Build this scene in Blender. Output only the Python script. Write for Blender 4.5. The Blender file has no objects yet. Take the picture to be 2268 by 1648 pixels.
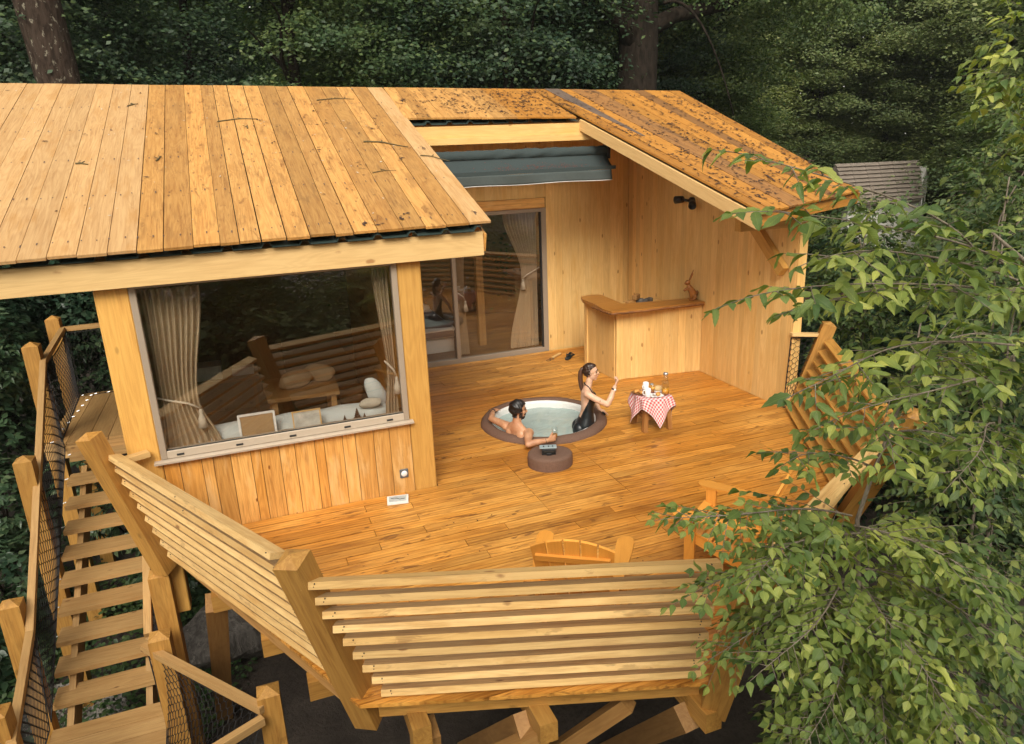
import bpy, bmesh, math, random
import numpy as np
from mathutils import Vector, Matrix

random.seed(7)
rng = np.random.default_rng(11)
S = bpy.context.scene
COL = S.collection
R = math.radians

# ------------------------------------------------------------------ camera
cam_d = bpy.data.cameras.new("camera")
cam = bpy.data.objects.new("camera", cam_d)
COL.objects.link(cam)
cam_d.sensor_width = 36.0
cam_d.lens = 36.0 * 1591.0 / 2268.0
cam_d.clip_start = 0.05
cam_d.clip_end = 600.0
CR = Vector((0.933786, -0.355731, -0.038718))      # camera right
CU = Vector((0.139576, 0.262465, 0.954794))        # camera up
CU = (CU - CR * CU.dot(CR)).normalized()
CR.normalize()
CB = CR.cross(CU)                                   # camera back
cam.matrix_world = Matrix(((CR.x, CU.x, CB.x, 0.0), (CR.y, CU.y, CB.y, 0.0),
                           (CR.z, CU.z, CB.z, 3.75), (0, 0, 0, 1)))
S.camera = cam

# ------------------------------------------------------------------ light
SUN_EL, SUN_AZ = R(41), R(203)      # azimuth clockwise from +y
world = bpy.data.worlds.new("World")
S.world = world
world.use_nodes = True
wt = world.node_tree
wt.nodes.clear()
w_out = wt.nodes.new("ShaderNodeOutputWorld")
w_bg = wt.nodes.new("ShaderNodeBackground")
w_sky = wt.nodes.new("ShaderNodeTexSky")
w_sky.sky_type = 'NISHITA'
w_sky.sun_disc = False
w_sky.sun_elevation = SUN_EL
w_sky.sun_rotation = SUN_AZ
w_sky.air_density = 1.0
w_sky.dust_density = 2.0
w_sky.ozone_density = 1.0
w_hs = wt.nodes.new("ShaderNodeHueSaturation")
w_hs.inputs['Saturation'].default_value = 0.15
wt.links.new(w_sky.outputs[0], w_hs.inputs['Color'])
w_tint = wt.nodes.new("ShaderNodeMix")            # warm tint multiplied over the whole sky
w_tint.data_type = 'RGBA'
w_tint.blend_type = 'MULTIPLY'
w_tint.inputs[0].default_value = 1.0
w_tint.inputs[7].default_value = (1.06, 1.0, 0.90, 1)
wt.links.new(w_hs.outputs[0], w_tint.inputs[6])
wt.links.new(w_tint.outputs[2], w_bg.inputs[0])
w_bg.inputs[1].default_value = 0.15
wt.links.new(w_bg.outputs[0], w_out.inputs[0])

sun_d = bpy.data.lights.new("sun", 'SUN')
sun_d.energy = 1.55
sun_d.angle = R(30)
sun_d.color = (1.0, 0.93, 0.82)
sun = bpy.data.objects.new("sun", sun_d)
COL.objects.link(sun)
sdir = Vector((math.sin(SUN_AZ) * math.cos(SUN_EL), math.cos(SUN_AZ) * math.cos(SUN_EL), math.sin(SUN_EL)))
sun.rotation_euler = sdir.to_track_quat('Z', 'Y').to_euler()
sun.location = (0, -20, 40)

vs = S.view_settings
vs.view_transform = 'Standard'
vs.look = 'None'
vs.exposure = 0.90
HAZE = 0.0005
vs.gamma = 1.0
S.render.film_transparent = False
cy = S.cycles
cy.max_bounces = 8
cy.transparent_max_bounces = 12
cy.use_denoising = True
cy.volume_bounces = 0

# ------------------------------------------------------------------ node helpers
def new_mat(name):
    m = bpy.data.materials.new(name)
    m.use_nodes = True
    nt = m.node_tree
    b = nt.nodes['Principled BSDF']
    return m, nt, b

def N(nt, t, **kw):
    n = nt.nodes.new(t)
    for k, v in kw.items():
        setattr(n, k, v)
    return n

def math_n(nt, op, a, b=None, clamp=False):
    n = N(nt, "ShaderNodeMath", operation=op, use_clamp=clamp)
    for i, v in enumerate((a, b)):
        if v is None:
            continue
        if isinstance(v, (int, float)):
            n.inputs[i].default_value = v
        else:
            nt.links.new(v, n.inputs[i])
    return n.outputs[0]

def mixc(nt, fac, a, b, blend='MIX'):
    n = N(nt, "ShaderNodeMix", data_type='RGBA', blend_type=blend)
    for sock, v in ((n.inputs[0], fac), (n.inputs[6], a), (n.inputs[7], b)):
        if isinstance(v, (int, float)):
            sock.default_value = v
        elif isinstance(v, (tuple, list)):
            sock.default_value = (*v[:3], 1)
        else:
            nt.links.new(v, sock)
    return n.outputs[2]

def smooth(nt, v, lo, hi, a=0.0, b=1.0):
    n = N(nt, "ShaderNodeMapRange", interpolation_type='SMOOTHSTEP')
    nt.links.new(v, n.inputs[0])
    n.inputs[1].default_value = lo
    n.inputs[2].default_value = hi
    n.inputs[3].default_value = a
    n.inputs[4].default_value = b
    return n.outputs[0]

def noise(nt, vec, scale, detail=3, rough=0.55, dist=0.0):
    n = N(nt, "ShaderNodeTexNoise")
    n.inputs['Scale'].default_value = scale
    n.inputs['Detail'].default_value = detail
    n.inputs['Roughness'].default_value = rough
    n.inputs['Distortion'].default_value = dist
    if vec is not None:
        nt.links.new(vec, n.inputs['Vector'])
    return n.outputs[0]

def mapping(nt, vec, scale):
    n = N(nt, "ShaderNodeMapping")
    nt.links.new(vec, n.inputs[0])
    n.inputs[3].default_value = scale
    return n.outputs[0]

def wood(name, c1, c2, grain=0.25, knots=0.5, rough=0.5, stain=None, knot_col=None, bump=0.12, ribs=0.0,
         knot_scale=1.0, spec=0.4, tone=0.14, streak=0.0, kr=1.0, grooves=0.0, blotch=0.0):
    """planks are modelled with their length on local X"""
    m, nt, b = new_mat(name)
    tc = N(nt, "ShaderNodeTexCoord")
    oi = N(nt, "ShaderNodeObjectInfo")
    rnd = oi.outputs['Random']
    cmb = N(nt, "ShaderNodeCombineXYZ")
    for i, k in enumerate((61.7, 23.1, 47.3)):
        nt.links.new(math_n(nt, 'MULTIPLY', rnd, k), cmb.inputs[i])
    add = N(nt, "ShaderNodeVectorMath", operation='ADD')
    nt.links.new(tc.outputs['Object'], add.inputs[0])
    nt.links.new(cmb.outputs[0], add.inputs[1])
    v = add.outputs[0]
    st = noise(nt, mapping(nt, v, (1.1, 22, 22)), 1.6, 5, 0.62, 0.4)
    rg = noise(nt, mapping(nt, v, (0.55, 5.0, 5.0)), 1.0, 2, 0.5, 0.8)
    rings = math_n(nt, 'SINE', math_n(nt, 'MULTIPLY', rg, 70.0))
    rings = math_n(nt, 'MULTIPLY_ADD', rings, 0.5)
    rings.node.inputs[2].default_value = 0.5
    r2 = math_n(nt, 'FRACT', math_n(nt, 'MULTIPLY', rnd, 7.31))
    base = mixc(nt, r2, c1, c2)
    lowf = noise(nt, mapping(nt, v, (0.7, 2.2, 2.2)), 1.3, 3)
    base = mixc(nt, smooth(nt, lowf, 0.3, 0.7), base, mixc(nt, 0.5, c2, c1))
    r3 = math_n(nt, 'FRACT', math_n(nt, 'MULTIPLY', rnd, 17.77))
    val = smooth(nt, r3, 0.0, 1.0, 1.0 - tone, 1.0 + tone)
    base = mixc(nt, 1.0, base, val, 'MULTIPLY')
    dark = mixc(nt, 1.0, base, (0.58, 0.44, 0.30), 'MULTIPLY')
    f = math_n(nt, 'MULTIPLY', smooth(nt, st, 0.42, 0.72), grain * 1.5, True)
    col = mixc(nt, f, base, dark)
    col = mixc(nt, math_n(nt, 'MULTIPLY', rings, grain * 0.8), col, dark)
    if streak > 0:
        fs = noise(nt, mapping(nt, v, (2.6, 55, 55)), 1.0, 3, 0.6, 0.3)
        fm = noise(nt, mapping(nt, v, (1.2, 3.0, 3.0)), 1.6, 3, 0.6)
        ff = math_n(nt, 'MULTIPLY', smooth(nt, fs, 0.50, 0.66), smooth(nt, fm, 0.42, 0.60))
        col = mixc(nt, math_n(nt, 'MULTIPLY', ff, streak, True), col, mixc(nt, 1.0, base, (0.30, 0.20, 0.14), 'MULTIPLY'))
    if stain is not None:
        sc, amt = stain
        sn = noise(nt, mapping(nt, v, (0.9, 4.5, 4.5)), 1.5, 5, 0.65, 0.3)
        sf = math_n(nt, 'MULTIPLY', smooth(nt, sn, 0.50, 0.68), amt, True)
        col = mixc(nt, sf, col, sc)
    if knots > 0:
        vo = N(nt, "ShaderNodeTexVoronoi", voronoi_dimensions='3D')
        vo.inputs['Scale'].default_value = 2.4 * knot_scale
        nt.links.new(mapping(nt, v, (0.85, 1.9, 1.9)), vo.inputs['Vector'])
        wob = noise(nt, mapping(nt, v, (8, 18, 18)), 2.0, 2)
        dd = math_n(nt, 'ADD', vo.outputs['Distance'], math_n(nt, 'MULTIPLY', wob, 0.08))
        kf = smooth(nt, dd, 0.085 * kr, 0.085 * kr + 0.065, 1.0, 0.0)
        sep = N(nt, "ShaderNodeSeparateColor")
        nt.links.new(vo.outputs['Color'], sep.inputs[0])
        on = math_n(nt, 'GREATER_THAN', sep.outputs[0], 0.45)
        kf = math_n(nt, 'MULTIPLY', math_n(nt, 'MULTIPLY', kf, on), knots, True)
        col = mixc(nt, kf, col, knot_col or tuple(x * 0.28 for x in c1))
    if blotch > 0:
        b1 = noise(nt, mapping(nt, v, (2.6, 9.0, 9.0)), 1.5, 4, 0.6, 0.6)
        b2 = noise(nt, mapping(nt, v, (0.5, 1.1, 1.1)), 1.7, 2, 0.5)
        bf_ = math_n(nt, 'MULTIPLY', smooth(nt, b1, 0.585, 0.66), smooth(nt, b2, 0.40, 0.58))
        col = mixc(nt, math_n(nt, 'MULTIPLY', bf_, blotch, True), col, (0.15, 0.055, 0.012))
    if grooves > 0:
        sg_ = N(nt, "ShaderNodeSeparateXYZ")
        nt.links.new(tc.outputs['Object'], sg_.inputs[0])
        gr_ = math_n(nt, 'ABSOLUTE', math_n(nt, 'SUBTRACT', math_n(nt, 'FRACT', math_n(nt, 'ADD', math_n(nt, 'MULTIPLY', sg_.outputs[1], 1 / 0.0466), 0.5)), 0.5))
        gl_ = math_n(nt, 'MULTIPLY', smooth(nt, gr_, 0.34, 0.5), grooves)
        col = mixc(nt, gl_, col, mixc(nt, 1.0, col, (0.35, 0.25, 0.18), 'MULTIPLY'))
    nt.links.new(col, b.inputs['Base Color'])
    b.inputs['Roughness'].default_value = rough
    b.inputs['Specular IOR Level'].default_value = spec
    h = math_n(nt, 'ADD', st, math_n(nt, 'MULTIPLY', rings, 0.3))
    if ribs > 0:
        sx = N(nt, "ShaderNodeSeparateXYZ")
        nt.links.new(tc.outputs['Object'], sx.inputs[0])
        rb = math_n(nt, 'SINE', math_n(nt, 'MULTIPLY', sx.outputs[1], 2 * math.pi / 0.0145))
        h = math_n(nt, 'ADD', h, math_n(nt, 'MULTIPLY', rb, ribs))
    bp = N(nt, "ShaderNodeBump")
    bp.inputs['Strength'].default_value = bump
    bp.inputs['Distance'].default_value = 0.01
    nt.links.new(h, bp.inputs['Height'])
    nt.links.new(bp.outputs[0], b.inputs['Normal'])
    return m

def wet_deck():
    """broad damp patches laid over the deck boards"""
    m = M['deck']
    nt = m.node_tree
    b = nt.nodes['Principled BSDF']
    src = b.inputs['Base Color'].links[0].from_socket
    ge = N(nt, "ShaderNodeNewGeometry")
    n = noise(nt, mapping(nt, ge.outputs['Position'], (0.32, 0.55, 0.3)), 1.0, 4, 0.6)
    f = smooth(nt, n, 0.40, 0.60)
    nt.links.new(mixc(nt, math_n(nt, 'MULTIPLY', f, 0.8), mixc(nt, 1.0, src, (1.08, 1.13, 1.3), 'MULTIPLY'), mixc(nt, 1.0, src, (0.86, 0.72, 0.50), 'MULTIPLY')), b.inputs['Base Color'])
    nt.links.new(smooth(nt, n, 0.40, 0.60, 0.46, 0.30), b.inputs['Roughness'])

def plain(name, col, rough=0.5, metal=0.0, var=0.12, scale=30, spec=0.5, bump=0.0, sheen=0.0):
    m, nt, b = new_mat(name)
    tc = N(nt, "ShaderNodeTexCoord")
    n = noise(nt, tc.outputs['Object'], scale, 4)
    c = mixc(nt, n, tuple(x * (1 - var) for x in col), tuple(min(1, x * (1 + var)) for x in col))
    nt.links.new(c, b.inputs['Base Color'])
    b.inputs['Roughness'].default_value = rough
    b.inputs['Metallic'].default_value = metal
    b.inputs['Specular IOR Level'].default_value = spec
    if sheen:
        b.inputs['Sheen Weight'].default_value = sheen
    if bump:
        bp = N(nt, "ShaderNodeBump")
        bp.inputs['Strength'].default_value = bump
        bp.inputs['Distance'].default_value = 0.01
        nt.links.new(n, bp.inputs['Height'])
        nt.links.new(bp.outputs[0], b.inputs['Normal'])
    return m

def leafmat(name, c1, c2, c3, trans=0.3, rough=0.45, veins=False, clump=0.30):
    m, nt, b = new_mat(name)
    oi = N(nt, "ShaderNodeObjectInfo")
    ge = N(nt, "ShaderNodeNewGeometry")
    r = math_n(nt, 'FRACT', math_n(nt, 'ADD', math_n(nt, 'MULTIPLY', oi.outputs['Random'], 5.7), ge.outputs['Random Per Island']))
    col = mixc(nt, smooth(nt, r, 0.0, 0.8), c1, c2)
    r2 = math_n(nt, 'FRACT', math_n(nt, 'MULTIPLY', r, 13.7))
    col = mixc(nt, smooth(nt, r2, 0.70, 1.0), col, c3)
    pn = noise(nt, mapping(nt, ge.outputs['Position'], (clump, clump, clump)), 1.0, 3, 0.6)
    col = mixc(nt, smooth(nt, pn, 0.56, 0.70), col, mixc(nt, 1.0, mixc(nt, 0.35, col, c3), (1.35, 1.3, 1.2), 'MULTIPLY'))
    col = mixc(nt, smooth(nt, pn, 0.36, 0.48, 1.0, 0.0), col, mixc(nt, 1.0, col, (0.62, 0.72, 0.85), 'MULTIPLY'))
    if veins:
        uv = N(nt, "ShaderNodeUVMap")
        sx = N(nt, "ShaderNodeSeparateXYZ")
        nt.links.new(uv.outputs[0], sx.inputs[0])
        av = math_n(nt, 'ABSOLUTE', math_n(nt, 'SUBTRACT', sx.outputs[1], 0.5))
        ph = math_n(nt, 'SUBTRACT', math_n(nt, 'MULTIPLY', sx.outputs[0], 11.0), math_n(nt, 'MULTIPLY', av, 9.0))
        vf = math_n(nt, 'ABSOLUTE', math_n(nt, 'SUBTRACT', math_n(nt, 'FRACT', ph), 0.5))
        vl = smooth(nt, vf, 0.0, 0.16, 1.0, 0.0)
        mid = smooth(nt, av, 0.0, 0.035, 1.0, 0.0)
        vv = math_n(nt, 'MAXIMUM', math_n(nt, 'MULTIPLY', vl, 0.5), mid)
        col = mixc(nt, math_n(nt, 'MULTIPLY', vv, 0.5), col, mixc(nt, 1.0, col, (1.9, 1.7, 1.6), 'MULTIPLY'))
        bp = N(nt, "ShaderNodeBump")
        bp.inputs['Strength'].default_value = 0.5
        bp.inputs['Distance'].default_value = 0.003
        nt.links.new(vf, bp.inputs['Height'])
        nt.links.new(bp.outputs[0], b.inputs['Normal'])
    nt.links.new(col, b.inputs['Base Color'])
    b.inputs['Roughness'].default_value = rough
    b.inputs['Specular IOR Level'].default_value = 0.35
    tr = N(nt, "ShaderNodeBsdfTranslucent")
    nt.links.new(mixc(nt, 1.0, col, (1.15, 1.2, 0.6), 'MULTIPLY'), tr.inputs[0])
    mx = N(nt, "ShaderNodeMixShader")
    mx.inputs[0].default_value = trans
    nt.links.new(b.outputs[0], mx.inputs[1])
    nt.links.new(tr.outputs[0], mx.inputs[2])
    out = nt.nodes['Material Output']
    nt.links.new(mx.outputs[0], out.inputs[0])
    return m

def glassmat(name, tint=(0.85, 0.9, 0.88), ior=1.5, boost=1.0):
    m, nt, b = new_mat(name)
    nt.nodes.remove(b)
    fr = N(nt, "ShaderNodeFresnel")
    fr.inputs[0].default_value = ior
    tr = N(nt, "ShaderNodeBsdfTransparent")
    tr.inputs[0].default_value = (*tint, 1)
    gl = N(nt, "ShaderNodeBsdfGlossy")
    gl.inputs['Roughness'].default_value = 0.004
    gl.inputs[0].default_value = (1, 1, 1, 1)
    mx = N(nt, "ShaderNodeMixShader")
    ge = N(nt, "ShaderNodeNewGeometry")
    front = math_n(nt, 'SUBTRACT', 1.0, ge.outputs['Backfacing'])
    nt.links.new(math_n(nt, 'MULTIPLY', math_n(nt, 'MULTIPLY', fr.outputs[0], boost, True), front), mx.inputs[0])
    nt.links.new(tr.outputs[0], mx.inputs[1])
    nt.links.new(gl.outputs[0], mx.inputs[2])
    nt.links.new(mx.outputs[0], nt.nodes['Material Output'].inputs[0])
    return m

# ------------------------------------------------------------------ materials
M = {}
M['deck'] = wood('deck_larch', (0.58, 0.258, 0.038), (0.70, 0.358, 0.075), 0.42, 0.85, 0.36, ((0.22, 0.080, 0.012), 0.55), (0.085, 0.03, 0.006), 0.2, 0.25, 1.5, 0.45, 0.17, 0.60, 1.1, 0.45, 0.8)
wet_deck()
M['roof'] = wood('roof_golden', (0.50, 0.250, 0.062), (0.59, 0.330, 0.105), 0.36, 0.7, 0.6, ((0.27, 0.13, 0.035), 0.55), (0.12, 0.05, 0.015), 0.15, 0, 1.3, 0.4, 0.16, 0.45, 1.0, 0.0, 0.55)
M['roof_pale'] = wood('roof_tan', (0.49, 0.295, 0.122), (0.56, 0.352, 0.160), 0.28, 0.7, 0.65, ((0.40, 0.19, 0.045), 0.5), (0.16, 0.06, 0.02), 0.12, 0, 1.2, 0.4, 0.10, 0.25)
M['roof_dark'] = wood('roof_brown_stained', (0.24, 0.115, 0.036), (0.36, 0.175, 0.052), 0.3, 0.4, 0.6, ((0.10, 0.055, 0.028), 0.6), None, 0.12, 0, 1.0, 0.4, 0.16, 0.3)
M['roof_red'] = wood('roof_orange', (0.44, 0.19, 0.030), (0.54, 0.255, 0.048), 0.3, 0.4, 0.55, ((0.19, 0.080, 0.02), 0.5), None, 0.12, 0, 1.0, 0.4, 0.16, 0.4)
M['roof_grey'] = wood('roof_weathered_grey', (0.14, 0.10, 0.075), (0.18, 0.13, 0.10), 0.3, 0.2, 0.7, ((0.06, 0.045, 0.04), 0.5))
M['wall'] = wood('wall_spruce', (0.74, 0.465, 0.160), (0.83, 0.57, 0.235), 0.20, 0.7, 0.5, ((0.66, 0.36, 0.09), 0.45), (0.26, 0.10, 0.02), 0.06, 0, 1.3, 0.4, 0.08, 0.0, 1.3)
M['clad'] = wood('cladding_larch', (0.60, 0.27, 0.048), (0.78, 0.46, 0.155), 0.38, 0.9, 0.34, ((0.82, 0.57, 0.27), 0.45), (0.22, 0.07, 0.015), 0.12, 0, 1.6, 0.5, 0.16, 0.4)
M['post'] = wood('post_glulam', (0.62, 0.335, 0.078), (0.68, 0.385, 0.10), 0.26, 0.4, 0.5)
M['beam'] = wood('beam_pale_spruce', (0.70, 0.46, 0.19), (0.76, 0.52, 0.23), 0.18, 0.7, 0.5, None, (0.28, 0.11, 0.03), 0.06, 0, 1.0, 0.4, 0.08, 0, 1.3)
M['rail'] = wood('rail_batten', (0.64, 0.395, 0.135), (0.78, 0.54, 0.24), 0.26, 0.8, 0.5, ((0.50, 0.25, 0.06), 0.5), (0.20, 0.075, 0.02), 0.08, 0, 1.3, 0.4, 0.13, 0.35, 1.3, 0.0, 0.35)
M['rail_weathered_shaded'] = wood('rail_weathered_shaded_top', (0.52, 0.345, 0.165), (0.60, 0.415, 0.21), 0.35, 0.8, 0.6, ((0.27, 0.17, 0.085), 0.5), (0.12, 0.05, 0.02), 0.1, 0, 1.3, 0.35, 0.12, 0.4, 1.3)
M['rail_wet'] = wood('rail_batten_orange', (0.50, 0.255, 0.050), (0.60, 0.325, 0.080), 0.3, 0.6, 0.4, ((0.34, 0.15, 0.03), 0.5), None, 0.1, 0, 1.2, 0.45, 0.12, 0.5)
M['roof_mid'] = wood('roof_brown_gold', (0.34, 0.175, 0.045), (0.43, 0.235, 0.07), 0.34, 0.6, 0.6, ((0.20, 0.10, 0.03), 0.6), None, 0.12, 0, 1.0, 0.4, 0.14, 0.5, 1.0, 0.0, 0.5)
M['railpost'] = wood('rail_post_larch', (0.44, 0.225, 0.050), (0.53, 0.29, 0.075), 0.32, 0.5, 0.5, ((0.26, 0.125, 0.03), 0.5), None, 0.12, 0, 1, 0.4, 0.14, 0.35, 1.0, 0.0, 0.4)
M['stair'] = wood('stair_larch', (0.50, 0.30, 0.115), (0.58, 0.365, 0.15), 0.24, 0.7, 0.55, ((0.40, 0.20, 0.06), 0.4), (0.15, 0.06, 0.02), 0.1, 0, 1.2, 0.4, 0.12, 0.3)
M['leg'] = wood('support_larch', (0.36, 0.19, 0.06), (0.44, 0.24, 0.08), 0.3, 0.4, 0.55, ((0.2, 0.1, 0.03), 0.5))
M['live'] = wood('live_edge_oak', (0.46, 0.20, 0.04), (0.52, 0.24, 0.055), 0.3, 0.3, 0.35, ((0.28, 0.10, 0.02), 0.5))
M['bark_edge'] = wood('bark_edge', (0.16, 0.07, 0.02), (0.30, 0.13, 0.04), 0.5, 0.6, 0.6, ((0.05, 0.02, 0.01), 0.8), None, 0.5)
M['chair'] = wood('chair_oiled_acacia', (0.70, 0.30, 0.045), (0.76, 0.34, 0.06), 0.15, 0.0, 0.4)
M['floor'] = wood('floor_oak', (0.18, 0.10, 0.042), (0.23, 0.13, 0.058), 0.3, 0.4, 0.4)
M['stool'] = wood('stool_rustic', (0.30, 0.14, 0.04), (0.36, 0.17, 0.05), 0.4, 0.4, 0.5)
M['table'] = wood('table_oak', (0.42, 0.24, 0.09), (0.48, 0.28, 0.11), 0.3, 0.4, 0.5)
M['inner'] = wood('inner_wall_spruce', (0.20, 0.12, 0.05), (0.24, 0.145, 0.06), 0.15, 0.4, 0.6)
M['carved'] = wood('carved_wood', (0.36, 0.14, 0.03), (0.44, 0.19, 0.05), 0.5, 0.3, 0.4, ((0.14, 0.05, 0.015), 0.6))
M['alu'] = plain('taupe_aluminium', (0.33, 0.265, 0.20), 0.4, 0.0, 0.05)
M['sill'] = plain('pale_sill', (0.47, 0.39, 0.30), 0.4, 0.0, 0.05)
M['black'] = plain('black_plastic', (0.012, 0.013, 0.015), 0.4)
M['gasket'] = plain('gasket', (0.02, 0.02, 0.02), 0.5)
M['sheet'] = plain('green_metal_sheet', (0.035, 0.055, 0.05), 0.4, 0.0, 0.2)
M['awning'] = plain('slate_canvas', (0.046, 0.060, 0.060), 0.9, 0.0, 0.15, 60, 0.12, 0.1)
M['awning2'] = plain('slate_canvas_pale', (0.080, 0.098, 0.096), 0.9, 0.0, 0.12, 12, 0.12)
M['white_trim'] = plain('white_piping', (0.6, 0.6, 0.58), 0.6)
M['curtain'] = plain('beige_linen', (0.52, 0.41, 0.28), 0.9, 0.0, 0.1, 80, 0.1)
M['rope'] = plain('cream_rope', (0.6, 0.54, 0.44), 0.8)
M['rim'] = plain('brown_marine_leather', (0.150, 0.088, 0.062), 0.8, 0.0, 0.30, 60, 0.25, 0.4)
M['liner'] = plain('white_liner', (0.75, 0.75, 0.73), 0.35)
M['tubside'] = plain('dark_brown_shell', (0.04, 0.022, 0.015), 0.7)
M['white'] = plain('white_ceramic', (0.8, 0.8, 0.78), 0.25)
M['linen'] = plain('white_linen', (0.72, 0.74, 0.73), 0.85, 0, 0.05)
M['grey_blanket'] = plain('grey_blanket', (0.16, 0.13, 0.13), 0.9)
M['kraft'] = plain('kraft_board', (0.36, 0.23, 0.11), 0.8)
M['paper_bag'] = plain('kraft_bag', (0.48, 0.33, 0.18), 0.8, 0, 0.2, 12)
M['wicker'] = plain('wicker', (0.22, 0.10, 0.03), 0.7, 0, 0.4, 60)
M['pine_cone'] = plain('pine_cone', (0.07, 0.035, 0.02), 0.8, 0, 0.4)
M['net'] = plain('black_net', (0.012, 0.011, 0.012), 0.7)
M['steel'] = plain('galvanised_steel', (0.55, 0.56, 0.57), 0.35, 0.8)
M['socket'] = plain('grey_socket', (0.10, 0.11, 0.12), 0.5)
M['bread'] = plain('golden_crust', (0.60, 0.28, 0.07), 0.6, 0, 0.45, 40)
M['rag'] = plain('blue_rag', (0.012, 0.045, 0.075), 0.8)
M['slipper'] = plain('navy_rubber', (0.014, 0.024, 0.032), 0.5)
M['litter'] = plain('dry_leaf_brown', (0.050, 0.022, 0.012), 0.8, 0, 0.5)
M['twig'] = plain('mossy_twig', (0.10, 0.075, 0.03), 0.9, 0, 0.4, 20)
M['fluff'] = plain('pale_fluff', (0.55, 0.50, 0.42), 0.8)
M['fabric_dark'] = plain('black_swimsuit', (0.008, 0.012, 0.015), 0.35, 0, 0.1, 40, 0.5)
M['hair_dark'] = plain('black_hair', (0.010, 0.008, 0.008), 0.4, 0, 0.4, 90, 0.5)
M['hair_brown'] = plain('brown_hair', (0.035, 0.017, 0.010), 0.4, 0, 0.4, 90, 0.5)
M['beard'] = plain('dark_beard', (0.03, 0.018, 0.013), 0.7)
M['lip'] = plain('lip', (0.42, 0.16, 0.12), 0.5)
M['eye'] = plain('eye_dark', (0.02, 0.012, 0.01), 0.2)
M['gold'] = plain('gold_wire', (0.55, 0.38, 0.16), 0.3, 1.0)
M['tattoo'] = plain('tattoo_ink', (0.09, 0.075, 0.075), 0.6)
M['screen'] = plain('dark_screen', (0.01, 0.012, 0.012), 0.15)
M['device'] = plain('pale_blue_plastic', (0.30, 0.38, 0.40), 0.4)
M['stone_wall'] = plain('rendered_wall', (0.45, 0.44, 0.40), 0.9)
M['tile_grey'] = plain('clay_tile_grey', (0.20, 0.165, 0.135), 0.8, 0, 0.5, 6)
M['tile_red'] = plain('clay_tile_red', (0.16, 0.085, 0.065), 0.8, 0, 0.5, 6)
M['cushion'] = plain('pale_cushion', (0.55, 0.60, 0.60), 0.9, 0, 0.08, 10)
M['glass'] = glassmat('window_glass', (0.94, 0.93, 0.91), 1.5, 4.2)
M['cup_glass'] = glassmat('tumbler_glass', (0.96, 0.97, 0.965), 1.45, 1.6)
M['juice'] = plain('orange_juice', (0.72, 0.32, 0.03), 0.3)
M['amber'] = plain('amber_drink', (0.62, 0.33, 0.10), 0.2)

def skin(name, col, col2):
    m, nt, b = new_mat(name)
    tc = N(nt, "ShaderNodeTexCoord")
    n = noise(nt, tc.outputs['Object'], 7, 4)
    nt.links.new(mixc(nt, smooth(nt, n, 0.35, 0.65), col, col2), b.inputs['Base Color'])
    nt.links.new(smooth(nt, noise(nt, tc.outputs['Object'], 16, 3), 0.4, 0.6, 0.32, 0.55), b.inputs['Roughness'])
    b.inputs['Subsurface Weight'].default_value = 0.12
    b.inputs['Subsurface Radius'].default_value = (0.02, 0.008, 0.004)
    b.inputs['Specular IOR Level'].default_value = 0.4
    return m
M['skin_w'] = skin('fair_skin', (0.62, 0.365, 0.235), (0.71, 0.47, 0.33))
M['skin_m'] = skin('tanned_skin', (0.44, 0.215, 0.115), (0.57, 0.315, 0.18))

def gingham():
    m, nt, b = new_mat('red_gingham')
    uv = N(nt, "ShaderNodeUVMap")
    sx = N(nt, "ShaderNodeSeparateXYZ")
    nt.links.new(uv.outputs[0], sx.inputs[0])
    a = math_n(nt, 'GREATER_THAN', math_n(nt, 'FRACT', math_n(nt, 'MULTIPLY', sx.outputs[0], 20)), 0.5)
    c = math_n(nt, 'GREATER_THAN', math_n(nt, 'FRACT', math_n(nt, 'MULTIPLY', sx.outputs[1], 20)), 0.5)
    s = math_n(nt, 'MULTIPLY', math_n(nt, 'ADD', a, c), 0.5)
    nt.links.new(mixc(nt, s, (0.74, 0.68, 0.66), (0.52, 0.035, 0.045)), b.inputs['Base Color'])
    b.inputs['Roughness'].default_value = 0.85
    return m
M['gingham'] = gingham()

def water_mat():
    m, nt, b = new_mat('milky_water')
    b.inputs['Base Color'].default_value = (0.34, 0.43, 0.41, 1)
    b.inputs['Roughness'].default_value = 0.06
    b.inputs['IOR'].default_value = 1.33
    tc = N(nt, "ShaderNodeTexCoord")
    n = noise(nt, tc.outputs['Object'], 7, 3, 0.5, 0.6)
    bp = N(nt, "ShaderNodeBump")
    bp.inputs['Strength'].default_value = 0.6
    bp.inputs['Distance'].default_value = 0.03
    nt.links.new(n, bp.inputs['Height'])
    nt.links.new(bp.outputs[0], b.inputs['Normal'])
    return m
M['water'] = water_mat()

def bark_mat(name, c1, c2, patch=None):
    m, nt, b = new_mat(name)
    tc = N(nt, "ShaderNodeTexCoord")
    v = tc.outputs['Object']
    n1 = noise(nt, mapping(nt, v, (6, 6, 1.6)), 2.0, 6, 0.65, 0.4)
    col = mixc(nt, smooth(nt, n1, 0.35, 0.65), c1, c2)
    if patch:
        n2 = noise(nt, mapping(nt, v, (4, 4, 2.4)), 3.2, 4, 0.7)
        col = mixc(nt, math_n(nt, 'MULTIPLY', smooth(nt, n2, 0.585, 0.64), 0.75), col, patch)
    nt.links.new(col, b.inputs['Base Color'])
    b.inputs['Roughness'].default_value = 1.0
    b.inputs['Specular IOR Level'].default_value = 0.1
    bp = N(nt, "ShaderNodeBump")
    bp.inputs['Strength'].default_value = 0.8
    bp.inputs['Distance'].default_value = 0.05
    nt.links.new(n1, bp.inputs['Height'])
    nt.links.new(bp.outputs[0], b.inputs['Normal'])
    return m
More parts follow.
